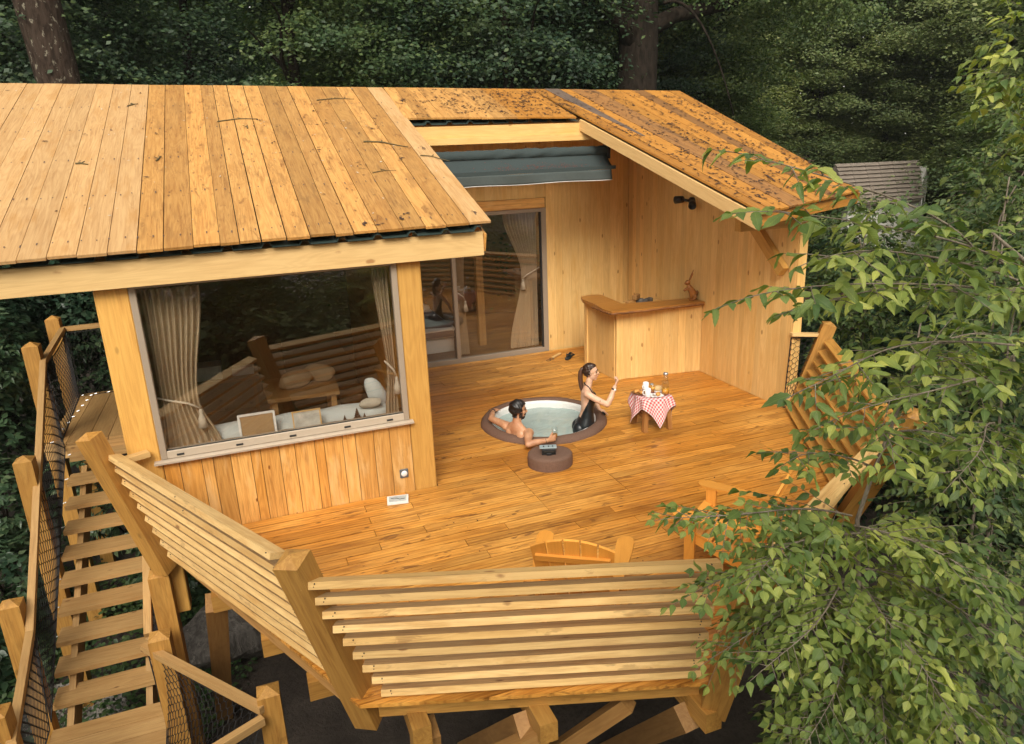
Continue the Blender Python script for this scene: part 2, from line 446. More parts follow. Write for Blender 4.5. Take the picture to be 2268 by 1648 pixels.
M['bark'] = bark_mat('bark_dark', (0.010, 0.008, 0.006), (0.028, 0.021, 0.016))
M['bark_patch'] = bark_mat('bark_mottled', (0.022, 0.015, 0.011), (0.05, 0.035, 0.026), (0.22, 0.20, 0.15))
M['twig_grey'] = bark_mat('bark_grey_twig', (0.16, 0.13, 0.10), (0.26, 0.22, 0.17))

def ground_mat():
    m, nt, b = new_mat('forest_soil')
    tc = N(nt, "ShaderNodeTexCoord")
    v = tc.outputs['Object']
    n1 = noise(nt, v, 0.9, 6, 0.6)
    n2 = noise(nt, v, 14, 5, 0.7)
    col = mixc(nt, smooth(nt, n1, 0.35, 0.65), (0.045, 0.034, 0.026), (0.085, 0.066, 0.052))
    col = mixc(nt, smooth(nt, n2, 0.45, 0.75), col, (0.035, 0.027, 0.02))
    nt.links.new(col, b.inputs['Base Color'])
    b.inputs['Roughness'].default_value = 0.95
    bp = N(nt, "ShaderNodeBump")
    bp.inputs['Strength'].default_value = 0.7
    bp.inputs['Distance'].default_value = 0.06
    nt.links.new(n2, bp.inputs['Height'])
    nt.links.new(bp.outputs[0], b.inputs['Normal'])
    return m
M['soil'] = ground_mat()
M['gravel'] = plain('pale_gravel', (0.30, 0.28, 0.25), 0.9, 0, 0.5, 40, 0.3, 0.5)
M['rock'] = bark_mat('grey_rock', (0.085, 0.078, 0.07), (0.17, 0.155, 0.14), (0.24, 0.22, 0.19))

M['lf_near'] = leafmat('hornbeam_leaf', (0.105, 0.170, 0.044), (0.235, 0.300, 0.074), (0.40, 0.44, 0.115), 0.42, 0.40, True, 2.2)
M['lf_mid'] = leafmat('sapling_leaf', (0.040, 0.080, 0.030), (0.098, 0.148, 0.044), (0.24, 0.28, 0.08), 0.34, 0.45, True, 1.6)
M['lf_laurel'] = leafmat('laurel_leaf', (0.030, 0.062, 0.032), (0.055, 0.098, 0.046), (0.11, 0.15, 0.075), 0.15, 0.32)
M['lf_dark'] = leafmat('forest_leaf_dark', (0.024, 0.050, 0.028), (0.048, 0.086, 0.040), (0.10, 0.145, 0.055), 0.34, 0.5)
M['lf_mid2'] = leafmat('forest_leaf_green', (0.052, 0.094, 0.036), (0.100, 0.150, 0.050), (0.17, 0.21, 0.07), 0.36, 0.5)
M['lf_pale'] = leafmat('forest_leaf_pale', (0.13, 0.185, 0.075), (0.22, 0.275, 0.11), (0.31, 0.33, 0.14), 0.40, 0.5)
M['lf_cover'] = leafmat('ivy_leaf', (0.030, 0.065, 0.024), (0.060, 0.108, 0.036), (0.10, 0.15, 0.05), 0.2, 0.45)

# ------------------------------------------------------------------ object helpers
WM = {}

def thing(name, label, cat, loc=(0, 0, 0), rz=0.0, group=None):
    o = bpy.data.objects.new(name, None)
    COL.objects.link(o)
    o.empty_display_size = 0.1
    m = Matrix.Translation(loc) @ Matrix.Rotation(rz, 4, 'Z')
    o.matrix_basis = m
    WM[o.name] = m
    o['label'] = label
    o['category'] = cat
    if group:
        o['group'] = group
    return o

def tag(o, label=None, cat=None, group=None, kind=None):
    for k, v in (('label', label), ('category', cat), ('group', group), ('kind', kind)):
        if v:
            o[k] = v
    return o

def link(name, me, mat, parent=None, frame=None, smooth_sh=False):
    """mesh coordinates are local to `frame` (a world matrix)"""
    if frame is None:
        frame = Matrix.Identity(4)
    o = bpy.data.objects.new(name, me)
    COL.objects.link(o)
    if mat is not None:
        me.materials.clear()
        me.materials.append(M[mat] if isinstance(mat, str) else mat)
    if parent is not None:
        o.parent = parent
        o.matrix_basis = WM[parent.name].inverted() @ frame
    else:
        o.matrix_basis = frame
    WM[o.name] = frame.copy()
    if smooth_sh:
        me.polygons.foreach_set('use_smooth', [True] * len(me.polygons))
    return o

def frame_from(origin, xdir, zdir):
    x = Vector(xdir).normalized()
    z = Vector(zdir)
    z = (z - x * z.dot(x)).normalized()
    y = z.cross(x)
    return Matrix(((x.x, y.x, z.x, origin[0]), (x.y, y.y, z.y, origin[1]), (x.z, y.z, z.z, origin[2]), (0, 0, 0, 1)))

def bm_done(bm, name, bevel=0.0):
    if bevel > 0:
        ed = [e for e in bm.edges if len(e.link_faces) == 2 and e.calc_face_angle(0) > 0.6]
        bmesh.ops.bevel(bm, geom=ed, offset=bevel, segments=1, affect='EDGES', profile=0.5)
    me = bpy.data.meshes.new(name)
    bmesh.ops.recalc_face_normals(bm, faces=bm.faces)
    bm.to_mesh(me)
    bm.free()
    return me

def bar(name, p0, p1, w, t, mat, parent=None, up=(0, 0, 1), bevel=0.004, cap=0.0):
    """box beam from p0 to p1, width w (sideways), thickness t (towards up); cap = pyramid top at p1"""
    p0, p1 = Vector(p0), Vector(p1)
    L = (p1 - p0).length
    d = (p1 - p0) / L
    u = Vector(up)
    if abs(u.normalized().dot(d)) > 0.98:
        u = Vector((0, 1, 0))
    fr = frame_from((p0 + p1) / 2, d, u)
    bm = bmesh.new()
    hx, hy, hz = L / 2, w / 2, t / 2
    v = [bm.verts.new(c) for c in ((-hx, -hy, -hz), (-hx, hy, -hz), (-hx, hy, hz), (-hx, -hy, hz),
                                   (hx, -hy, -hz), (hx, hy, -hz), (hx, hy, hz), (hx, -hy, hz))]
    fs = [(0, 1, 2, 3), (0, 4, 5, 1), (1, 5, 6, 2), (2, 6, 7, 3), (3, 7, 4, 0)]
    for f in fs:
        bm.faces.new([v[i] for i in f])
    if cap:
        a = bm.verts.new((hx + cap, 0, 0))
        for i in range(4):
            bm.faces.new((v[4 + i], v[4 + (i + 1) % 4], a))
    else:
        bm.faces.new((v[7], v[6], v[5], v[4]))
    return link(name, bm_done(bm, name, bevel), mat, parent, fr)

def slab(name, poly, nrm, t, mat, parent=None, xdir=None, bevel=0.003):
    """polygon (top face, world points) extruded by -nrm*t"""
    P = [Vector(p) for p in poly]
    n = Vector(nrm).normalized()
    c = sum(P, Vector()) / len(P)
    xd = Vector(xdir) if xdir is not None else (P[1] - P[0])
    fr = frame_from(c, xd - n * xd.dot(n), n)
    inv = fr.inverted()
    bm = bmesh.new()
    top = [bm.verts.new(inv @ p) for p in P]
    bot = [bm.verts.new(inv @ (p - n * t)) for p in P]
    k = len(P)
    bm.faces.new(top)
    bm.faces.new(bot[::-1])
    for i in range(k):
        j = (i + 1) % k
        bm.faces.new((top[i], bot[i], bot[j], top[j]))
    return link(name, bm_done(bm, name, bevel), mat, parent, fr)

def box(name, lo, hi, mat, parent=None, bevel=0.004, rz=0.0, xdir=None):
    lo, hi = Vector(lo), Vector(hi)
    c = (lo + hi) / 2
    d = (hi - lo) / 2
    bm = bmesh.new()
    bmesh.ops.create_cube(bm, size=2.0)
    # long side on local X so that the grain follows it
    ax = max(range(3), key=lambda i: d[i]) if xdir is None else xdir
    if ax == 0:
        loc, dims = Matrix.Identity(3), (d.x, d.y, d.z)
    elif ax == 1:
        loc, dims = Matrix(((0, -1, 0), (1, 0, 0), (0, 0, 1))), (d.y, d.x, d.z)
    else:
        loc, dims = Matrix(((0, 1, 0), (0, 0, 1), (1, 0, 0))), (d.z, d.x, d.y)
    for v in bm.verts:
        v.co = Vector((v.co.x * dims[0], v.co.y * dims[1], v.co.z * dims[2]))
    fr = Matrix.Translation(c) @ Matrix.Rotation(rz, 4, 'Z') @ loc.to_4x4()
    return link(name, bm_done(bm, name, bevel), mat, parent, fr)

def lathe(name, prof, loc, mat, parent=None, seg=24, axis=(0, 0, 1), close=True, smooth_sh=True, sx=1.0):
    bm = bmesh.new()
    rings = []
    for r, z in prof:
        if r < 1e-5:
            rings.append([bm.verts.new((0, 0, z))])
        else:
            rings.append([bm.verts.new((r * sx * math.cos(2 * math.pi * i / seg), r * math.sin(2 * math.pi * i / seg), z)) for i in range(seg)])
    for a, b in zip(rings[:-1], rings[1:]):
        for i in range(seg):
            j = (i + 1) % seg
            if len(a) == 1 and len(b) == 1:
                continue
            if len(a) == 1:
                bm.faces.new((a[0], b[i], b[j]))
            elif len(b) == 1:
                bm.faces.new((a[i], b[0], a[j]))
            else:
                bm.faces.new((a[i], b[i], b[j], a[j]))
    q = Vector((0, 0, 1)).rotation_difference(Vector(axis)).to_matrix().to_4x4()
    return link(name, bm_done(bm, name), mat, parent, Matrix.Translation(loc) @ q, smooth_sh)

def tube_geo(bm, pts, rad, seg=6, cap=True, flat=1.0, side=None):
    pts = [Vector(p) for p in pts]
    n = len(pts)
    rad = [rad] * n if isinstance(rad, (int, float)) else rad
    rings = []
    ref = Vector(side) if side is not None else None
    for i, p in enumerate(pts):
        d = (pts[min(i + 1, n - 1)] - pts[max(i - 1, 0)]).normalized()
        if ref is None:
            ref = d.orthogonal()
        a = (ref - d * ref.dot(d))
        if a.length < 1e-4:
            a = d.orthogonal()
        a.normalize()
        if side is None:
            ref = a
        b = d.cross(a)
        rings.append([bm.verts.new(p + (a * math.cos(2 * math.pi * k / seg) + b * flat * math.sin(2 * math.pi * k / seg)) * rad[i]) for k in range(seg)])
    for r0, r1 in zip(rings[:-1], rings[1:]):
        for k in range(seg):
            bm.faces.new((r0[k], r0[(k + 1) % seg], r1[(k + 1) % seg], r1[k]))
    if cap:
        bm.faces.new(rings[0][::-1])
        bm.faces.new(rings[-1])

def tube(name, pts, rad, mat, parent=None, seg=8, flat=1.0, side=None):
    bm = bmesh.new()
    tube_geo(bm, pts, rad, seg, True, flat, side)
    return link(name, bm_done(bm, name), mat, parent, None, True)

def grid_mesh(name, fn, nu, nv, mat, parent=None, uvs=False, thick=0.0, frame=None):
    V = [fn(i / nu, j / nv) for j in range(nv + 1) for i in range(nu + 1)]
    F = [(j * (nu + 1) + i, j * (nu + 1) + i + 1, (j + 1) * (nu + 1) + i + 1, (j + 1) * (nu + 1) + i) for j in range(nv) for i in range(nu)]
    me = bpy.data.meshes.new(name)
    me.from_pydata([tuple(v) for v in V], [], F)
    if uvs:
        uv = me.uv_layers.new(name='UVMap')
        for li, l in enumerate(me.loops):
            k = l.vertex_index
            uv.data[li].uv = ((k % (nu + 1)) / nu, (k // (nu + 1)) / nv)
    o = link(name, me, mat, parent, frame, True)
    if thick:
        sm = o.modifiers.new('thick', 'SOLIDIFY')
        sm.thickness = thick
    return o

def quads_mesh(name, verts, faces, uvs=None, smooth_sh=False):
    """fast mesh from numpy: verts (n,3), faces (m,4)"""
    me = bpy.data.meshes.new(name)
    m, k = faces.shape
    me.vertices.add(len(verts))
    me.vertices.foreach_set('co', verts.astype(np.float32).ravel())
    me.loops.add(m * k)
    me.loops.foreach_set('vertex_index', faces.astype(np.int32).ravel())
    me.polygons.add(m)
    me.polygons.foreach_set('loop_start', np.arange(0, m * k, k, dtype=np.int32))
    me.polygons.foreach_set('loop_total', np.full(m, k, dtype=np.int32))
    if uvs is not None:
        l = me.uv_layers.new(name='UVMap')
        l.data.foreach_set('uv', uvs.astype(np.float32).ravel())
    me.update(calc_edges=True)
    if smooth_sh:
        me.polygons.foreach_set('use_smooth', np.ones(m, dtype=bool))
    return me

def lerp(a, b, t):
    return Vector(a) * (1 - t) + Vector(b) * t

# ================================================================== GROUND
def build_ground():
    n = 60
    xs = np.sign(np.linspace(-1, 1, n)) * np.abs(np.linspace(-1, 1, n)) ** 2.0 * 95
    V, F = [], []
    for y in xs:
        for x in xs:
            h = 0.10 * math.sin(x * 0.9 + 1.3) * math.sin(y * 0.7) + 0.05 * math.sin(2.3 * x + y)
            V.append((x, y + 12, -3.25 + h * 0.7))
    for j in range(n - 1):
        for i in range(n - 1):
            F.append((j * n + i, j * n + i + 1, (j + 1) * n + i + 1, (j + 1) * n + i))
    me = bpy.data.meshes.new('ground')
    me.from_pydata(V, [], F)
    o = link('ground', me, 'soil', None, None, True)
    tag(o, kind='structure')
build_ground()

# ================================================================== DECK
deck = thing('wooden_deck', 'wet golden larch terrace deck around the hot tub on stilts', 'deck', (3.5, 7, -0.03))
TUB = (3.75, 8.97)
TR_OUT = 0.93
DL0, DL1 = (-1.16, 7.56), (0.34, 4.37)      # left edge
DF1 = (2.80, 3.56)                          # front right corner
DR1, DR2 = (5.84, 5.48), (7.16, 7.80)
def x_on(a, b, y):
    t = (y - a[1]) / (b[1] - a[1])
    return a[0] + (b[0] - a[0]) * t
def deck_left(y):
    if y < DL1[1]:
        return x_on(DL1, DF1, max(y, DF1[1]))
    if y < 7.575:
        return x_on(DL0, DL1, y)
    return 1.80
def deck_right(y):
    if y < DR1[1]:
        return x_on(DF1, DR1, max(y, DF1[1] + 0.001))
    if y < 7.82:
        return x_on(DR1, DR2, y)
    return 7.09
pitch = 0.1455
y = 12.374
row = 0
brow = random.Random(5)
while y > 3.62:
    y1, y0 = y, max(y - pitch + 0.0065, 3.59)
    gap = 0.003
    xl0, xl1 = deck_left(y0 + 0.001), deck_left(y1 - 0.001)
    xr0, xr1 = deck_right(y0 + 0.001), deck_right(y1 - 0.001)
    if abs(xl0 - xl1) > 0.5:
        xl0 = xl1 = max(xl0, xl1)
    lo, hi = max(xl0, xl1), min(xr0, xr1)
    cuts = []
    if 6.45 < y < 8.05:
        cuts = [2.74, 3.75]
        if lo < 0.4:
            cuts.append(0.9 + 0.5 * (row % 2))
        cuts.append(5.6 + 0.35 * (row % 3))
    else:
        c = lo + brow.choice([0.55, 1.1, 1.65, 2.2, 2.75])
        while c < hi - 0.5:
            cuts.append(c)
            c += brow.choice([1.65, 2.2, 2.75])
    edges = [None] + sorted(cuts) + [None]
    for a, b in zip(edges[:-1], edges[1:]):
        la0, la1 = (xl0, xl1) if a is None else (a + gap, a + gap)
        rb0, rb1 = (xr0, xr1) if b is None else (b - gap, b - gap)
        if min(rb0, rb1) - max(la0, la1) < 0.05:
            if max(rb0, rb1) - min(la0, la1) < 0.08:
                continue
        # cut by the tub
        segs = [(la0, la1, rb0, rb1, None, None)]
        rr = TR_OUT - 0.02
        ym = (y0 + y1) / 2
        dy = min(abs(y0 - TUB[1]), abs(y1 - TUB[1])) if not (y0 < TUB[1] < y1) else 0
        if dy < rr:
            segs = []
            def arc(side):
                pts = []
                for k in range(5):
                    yy = y0 + (y1 - y0) * k / 4
                    d2 = rr * rr - (yy - TUB[1]) ** 2
                    pts.append((TUB[0] + side * math.sqrt(max(d2, 0)), yy))
                return pts
            L, Rr = arc(-1), arc(1)
            mxl = max(p[0] for p in L)
            if la0 < min(p[0] for p in L) - 0.03:
                if rb0 > mxl - 0.001 or b is None:
                    segs.append((la0, la1, None, None, L, None))
                elif rb0 <= min(p[0] for p in L):
                    segs.append((la0, la1, rb0, rb1, None, None))
                else:
                    segs.append((la0, la1, None, None, [(min(p[0], rb0), p[1]) for p in L], None))
            if rb0 > max(p[0] for p in Rr) + 0.03:
                mn = min(p[0] for p in Rr)
                if la0 < mn or a is None:
                    segs.append((None, None, rb0, rb1, None, Rr))
                elif la0 >= max(p[0] for p in Rr):
                    segs.append((la0, la1, rb0, rb1, None, None))
                else:
                    segs.append((None, None, rb0, rb1, None, [(max(p[0], la0), p[1]) for p in Rr]))
        for s in segs:
            z = brow.uniform(-0.0015, 0.0015)
            left = [(s[0], y1, z), (s[0], y0, z)] if s[5] is None else [(p[0], p[1], z) for p in s[5][::-1]]
            if s[5] is None:
                left = [(s[1], y1, z), (s[0], y0, z)]
            right = [(s[2], y0, z), (s[3], y1, z)] if s[4] is None else [(p[0], p[1], z) for p in s[4]]
            poly = left + right
            slab('deck_board', poly, (0, 0, 1), 0.028, 'deck', deck, (1, 0, 0), 0.0025)
    y -= pitch
    row += 1

# substructure
for x in np.arange(-0.9, 7.0, 0.62):
    ylo = 4.6 - (x - 0.36) * 0.33 if x < 2.8 else 3.66 + (x - 2.82) * 0.6
    if x < 0.36:
        ylo = 7.56 - (x + 1.16) * 2.04
    if x > 5.84:
        ylo = 5.48 + (x - 5.84) * 1.76
    for (a, b) in ((ylo + 0.1, 7.95), (9.99, 12.3)) if 2.7 < x < 4.8 else ((ylo + 0.1, 12.3),):
        bar('joist', (x, a, -0.105), (x, b, -0.105), 0.06, 0.14, 'leg', deck)
bar('edge_beam', (0.50, 4.545, -0.165), (2.80, 3.795, -0.165), 0.09, 0.20, 'railpost', deck)
bar('edge_beam', (2.90, 3.78, -0.155), (5.80, 5.55, -0.155), 0.09, 0.20, 'railpost', deck)
bar('edge_beam', (5.85, 5.62, -0.155), (7.08, 7.75, -0.155), 0.09, 0.20, 'railpost', deck)
bar('edge_beam', (-1.08, 7.50, -0.125), (0.30, 4.66, -0.125), 0.07, 0.14, 'leg', deck)
for p0, p1 in (((0.75, 4.25, -0.33), (0.75, 9.0, -0.33)), ((1.62, 3.93, -0.34), (1.62, 9.0, -0.34)), ((2.78, 3.55, -0.34), (2.78, 9, -0.34)),
               ((-0.30, 5.75, -0.27), (3.0, 5.75, -0.27)), ((-0.72, 6.62, -0.27), (3.0, 6.62, -0.27)), ((0.02, 5.05, -0.27), (3.0, 5.05, -0.27))):
    bar('bearer', p0, p1, 0.14, 0.17, 'railpost', deck)
for p0, p1 in (((-0.70, 6.75, -0.36), (-1.05, 8.72, -3.25)), ((0.80, 4.42, -0.42), (0.86, 5.1, -3.25)),
               ((1.55, 4.15, -0.42), (1.75, 6.9, -3.25)), ((2.72, 3.75, -0.42), (3.3, 6.2, -3.25)),
               ((5.6, 5.6, -0.26), (5.3, 7.6, -3.25)), ((4.2, 8.0, -0.2), (4.2, 8.0, -3.25)), ((1.8, 8.9, -0.42), (1.8, 8.9, -3.25)), ((7.0, 8.0, -0.2), (7.0, 8.0, -3.25)), ((6.9, 12.0, -0.2), (6.9, 12.0, -3.25))):
    bar('support_post', p1, p0, 0.20, 0.20, 'leg', deck, (0, 1, 0.2))
bar('brace', (1.02, 5.4, -2.6), (2.35, 4.05, -0.42), 0.12, 0.12, 'leg', deck)
bar('brace', (2.9, 3.95, -0.35), (4.3, 5.3, -2.0), 0.12, 0.12, 'leg', deck)
bar('brace', (0.95, 4.45, -1.0), (1.62, 4.02, -0.43), 0.13, 0.13, 'leg', deck)

# ================================================================== RAILINGS
def railing(label, b0, b1, t0, t1, nslat, mat='rail', weathered=True):
    """leaning panel of horizontal battens; b = bottom ends, t = top ends (world)"""
    b0, b1, t0, t1 = map(Vector, (b0, b1, t0, t1))
    g = thing('railing_panel', label, 'railing', (b0 + b1) / 2, 0, 'leaning slatted railing panels round the deck')
    for i in range(nslat):
        f = i / (nslat - 1)
        p0, p1 = b0.lerp(t0, f), b1.lerp(t1, f)
        upv = (t0 - b0).normalized()
        big = i == nslat - 1
        j = random.uniform(-0.004, 0.004)
        # boards set like louvres: front edge on the panel line, inner edge lower
        run = (p1 - p0).normalized()
        inw = Vector((0, 0, 1)).cross(run).normalized()
        if inw.dot(Vector((3.0, 7.5, 0)) - (p0 + p1) / 2) < 0:
            inw = -inw
        tl = R(19)
        dn = inw * math.cos(tl) - Vector((0, 0, 1)) * math.sin(tl)
        tn = inw * math.sin(tl) + Vector((0, 0, 1)) * math.cos(tl)
        dep = 0.125
        off = dn * dep / 2
        o = bar('top_rail' if big else 'slat', p0 + off + Vector((0, 0, j)), p1 + off + Vector((0, 0, -j)), dep, 0.050, mat, g, tn, 0.005)
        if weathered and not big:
            o.data.materials.append(M['rail_weathered_shaded'])
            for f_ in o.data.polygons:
                if f_.normal.z > 0.9:          # upper faces: rain greying plus painted shade of the slat above
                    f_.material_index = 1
    bm = bmesh.new()
    outw = (b1 - b0).normalized().cross(Vector((0, 0, 1)))
    if outw.dot((b0 + b1) / 2 - Vector((3.0, 7.5, 0))) < 0:
        outw = -outw
    for i in range(nslat):
        f = i / (nslat - 1)
        p0, p1 = b0.lerp(t0, f), b1.lerp(t1, f)
        for q in (0.03, 0.97) if (p1 - p0).length < 2.9 else (0.02, 0.5, 0.98):
            for dz in (-0.012, 0.012):
                c = p0.lerp(p1, q + random.uniform(-0.004, 0.004)) + Vector((0, 0, dz + 0.004)) + outw * 0.0015
                tube_geo(bm, [c - outw * 0.006, c + outw * 0.002], 0.0045, 6)
    o = link('screw', bm_done(bm, 'screw'), 'gasket', g)
    o['kind'] = 'stuff'
    return g

def rail_post(g, b, t, w=0.17, name='post', mat='railpost', cap=0.045):
    d = (Vector(t) - Vector(b)).normalized()
    return bar(name, Vector(b) - d * 0.0, Vector(t), w, w, mat, g, (0.6, 0.8, 0), 0.008, cap)

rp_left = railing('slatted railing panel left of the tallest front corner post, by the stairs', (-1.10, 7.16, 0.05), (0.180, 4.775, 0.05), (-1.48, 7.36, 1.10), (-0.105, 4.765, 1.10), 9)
rail_post(rp_left, (-1.19, 7.48, -0.30), (-1.58, 7.33, 1.33))
bar('wall_link', (-1.50, 7.36, 1.0), (-1.14, 7.52, 1.0), 0.10, 0.05, 'rail', rp_left)
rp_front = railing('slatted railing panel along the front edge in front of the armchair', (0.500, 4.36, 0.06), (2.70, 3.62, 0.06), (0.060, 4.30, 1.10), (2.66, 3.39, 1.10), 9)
rail_post(rp_front, (0.43, 4.60, -0.34), (0.03, 4.37, 1.27), 0.185)
rail_post(rp_front, (2.85, 3.66, -0.32), (2.80, 3.16, 1.27), 0.19)
rp_r1 = railing('slatted railing panel behind the leaves at the front right edge', (2.98, 3.72, 0.06), (5.72, 5.40, 0.06), (2.92, 3.30, 1.06), (5.66, 4.72, 1.06), 9, 'rail', False)
rp_r2 = railing('slatted railing panel running from the right wall to the leafy sapling', (5.88, 5.50, 0.08), (7.14, 7.70, 0.08), (5.84, 4.86, 1.06), (7.50, 7.46, 1.06), 8, 'rail_wet', False)
rail_post(rp_r2, (5.86, 5.42, -0.3), (5.80, 4.66, 1.20), 0.18)
rail_post(rp_r2, (7.18, 7.86, -0.25), (7.56, 7.62, 1.25), 0.18)
bar('wall_link', (7.06, 7.80, 1.13), (7.46, 7.68, 1.10), 0.10, 0.04, 'beam', rp_r2)

def net(name, a, b, c, d, parent, cell=0.055, sag=0.0, rad=0.0045):
    """hexagon-ish net over the quad a(top left) b(top right) c(bottom right) d(bottom left)"""
    a, b, c, d = map(Vector, (a, b, c, d))
    nrm = (b - a).cross(d - a).normalized()
    W_ = ((b - a).length + (c - d).length) / 2
    H_ = ((d - a).length + (c - b).length) / 2
    nu, nv = max(3, int(W_ / cell)), max(3, int(H_ / (cell * 0.85)))
    def P(u, v):
        p = a.lerp(b, u).lerp(d.lerp(c, u), v)
        return p + nrm * sag * math.sin(math.pi * v) * math.sin(math.pi * min(max(u, 0), 1)) + Vector((0, 0, -1)) * (0.10 * abs(sag) * 8 * math.sin(math.pi * u) * (1 - v))
    bm = bmesh.new()
    for i in range(nu + 1):
        pts = []
        for j in range(nv + 1):
            off = 0.25 if (j // 1) % 2 else -0.25
            pts.append(P(min(max((i + off * (1 if i % 2 else -1)) / nu, 0), 1), j / nv))
        tube_geo(bm, pts, rad, 3, False)
    for j in range(nv + 1):
        for i in range(nu):
            if (i + j) % 2 == 0:
                o0 = (0.25 if j % 2 else -0.25) * (1 if i % 2 else -1)
                o1 = (0.25 if j % 2 else -0.25) * (1 if (i + 1) % 2 else -1)
                tube_geo(bm, [P(min(max((i + o0) / nu, 0), 1), j / nv), P(min(max((i + 1 + o1) / nu, 0), 1), j / nv)], rad, 3, False)
    edge = [P(i / 12, 0) for i in range(13)]
    tube_geo(bm, edge, rad * 1.7, 4, False)
    tube_geo(bm, [P(i / 12, 1) for i in range(13)], rad * 1.7, 4, False)
    tube_geo(bm, [P(0, i / 8) for i in range(9)], rad * 1.7, 4, False)
    tube_geo(bm, [P(1, i / 8) for i in range(9)], rad * 1.7, 4, False)
    return link(name, bm_done(bm, name), 'net', parent)
net('safety_net', (7.06, 7.79, 1.08), (7.44, 7.68, 1.06), (7.16, 7.82, 0.03), (7.05, 7.83, 0.03), rp_r2, 0.05)

# ================================================================== STAIRS
stairs = thing('staircase', 'open larch staircase with netted handrails climbing left of the deck', 'staircase', (-2.1, 9.5, -3.2))
def st_y(i):
    return 11.30 - 0.33 * i
yf = [10.98, 10.56, 10.22, 9.89, 9.56, 9.24, 8.92, 8.60, 8.30, 8.00]
for i, yy in enumerate(yf):
    z = -0.2 * (i + 1) + 0.045
    slab('tread', [(-2.66, yy, z), (-1.56, yy + 0.01, z), (-1.56, yy + 0.33, z), (-2.66, yy + 0.32, z)], (0, 0, 1), 0.06, 'stair', stairs, (1, 0, 0), 0.006)
bar('stringer', (-2.50, 11.05, -0.42), (-2.50, 7.70, -2.44), 0.07, 0.30, 'stair', stairs)
bar('stringer', (-1.70, 11.05, -0.42), (-1.70, 7.70, -2.44), 0.07, 0.30, 'stair', stairs)
for k in range(6):
    x0 = -2.98 + k * 0.27
    slab('landing_board', [(x0, 11.22, -0.005), (x0 + 0.262, 11.22, -0.005), (x0 + 0.262, 13.75, -0.005), (x0, 13.75, -0.005)], (0, 0, 1), 0.04, 'stair', stairs, (0, 1, 0))
bar('landing_beam', (-3.0, 11.26, -0.14), (-1.40, 11.26, -0.14), 0.08, 0.18, 'stair', stairs)
for k in range(12):
    y1 = 7.72 - k * 0.235
    slab('platform_board', [(-2.62, y1 - 0.228, -2.05), (-1.42, y1 - 0.228, -2.05), (-1.42, y1, -2.05), (-2.62, y1, -2.05)], (0, 0, 1), 0.04, 'stair', stairs, (1, 0, 0))
bar('platform_beam', (-2.5, 5.0, -2.17), (-2.5, 7.7, -2.17), 0.08, 0.15, 'leg', stairs)
bar('platform_beam', (-1.5, 5.0, -2.17), (-1.5, 7.7, -2.17), 0.08, 0.15, 'leg', stairs)
SP = [((-3.06, 13.60), 1.38, -3.25), ((-2.92, 11.50), 1.40, -3.25), ((-2.80, 9.62), 0.40, -3.25), ((-2.79, 8.05), -0.62, -3.25),
      ((-2.52, 6.33), -0.68, -3.25), ((-1.32, 7.15), -0.84, -3.25), ((-1.27, 7.52), -0.34, -3.25), ((-0.33, 5.97), -0.92, -3.25)]
for (px, py), zt, zb in SP:
    bar('handrail_post', (px, py, zb), (px, py, zt), 0.20, 0.20, 'railpost', stairs, (0, 1, 0), 0.01, 0.06)
def hrail(a, b):
    bar('handrail', a, b, 0.075, 0.075, 'stair', stairs, (0, 0, 1), 0.006)
hrail((-2.94, 13.55, 1.20), (-1.38, 13.58, 1.20))
hrail((-2.94, 13.55, 1.20), (-2.80, 11.42, 1.17))
hrail((-2.80, 11.42, 1.17), (-2.64, 7.90, -0.93))
hrail((-2.64, 7.90, -0.93), (-2.42, 6.2, -0.95))
hrail((-2.42, 6.2, -0.95), (-2.0, 5.0, -0.97))
hrail((-1.52, 9.6, 0.15), (-1.46, 7.36, -0.94))
hrail((-1.50, 7.24, -0.98), (-0.39, 5.86, -1.02))
hrail((-0.40, 5.78, -1.06), (-1.9, 5.05, -1.06))
net('safety_net', (-2.88, 13.5, 1.14), (-1.40, 13.5, 1.14), (-1.40, 13.62, 0.0), (-2.90, 13.62, 0.0), stairs, 0.07)
net('safety_net', (-2.90, 13.5, 1.14), (-2.78, 11.45, 1.12), (-2.78, 11.3, 0.0), (-2.93, 13.6, 0.0), stairs, 0.07, 0.05)
net('safety_net', (-2.76, 11.3, 1.06), (-2.64, 7.95, -0.98), (-2.64, 7.8, -2.0), (-2.74, 11.2, -0.1), stairs, 0.075, 0.06)
net('safety_net', (-2.60, 7.9, -1.0), (-2.40, 6.2, -1.0), (-2.60, 6.2, -2.02), (-2.64, 7.7, -2.02), stairs, 0.06)
net('safety_net', (-1.47, 7.22, -1.03), (-0.42, 5.92, -1.06), (-1.36, 5.55, -2.02), (-1.45, 7.25, -2.02), stairs, 0.062, 0.09)
net('safety_net', (-0.44, 5.74, -1.1), (-1.9, 5.03, -1.1), (-1.8, 5.05, -2.02), (-0.9, 5.4, -2.02), stairs, 0.062, 0.05)
net('safety_net', (-1.48, 9.4, 0.0), (-1.44, 7.40, -0.98), (-1.46, 7.4, -2.0), (-1.5, 9.4, -1.0), stairs, 0.065)
def clips(pts):
    bm = bmesh.new()
    for p in pts:
        tube_geo(bm, [(p[0] - 0.02, p[1], p[2]), (p[0] + 0.02, p[1], p[2] + 0.008)], 0.007, 5)
    o = link('net_clip', bm_done(bm, 'net_clip'), 'steel', stairs)
    o['kind'] = 'stuff'
clips([(-2.68, yy + 0.13, -0.2 * (i + 1) + 0.05) for i, yy in enumerate(yf)] + [(-2.9 + 0.02 * k, 11.3 + 0.28 * k, 0.01) for k in range(9)] + [(-2.88 + 0.2 * k, 13.6, 0.01) for k in range(7)])

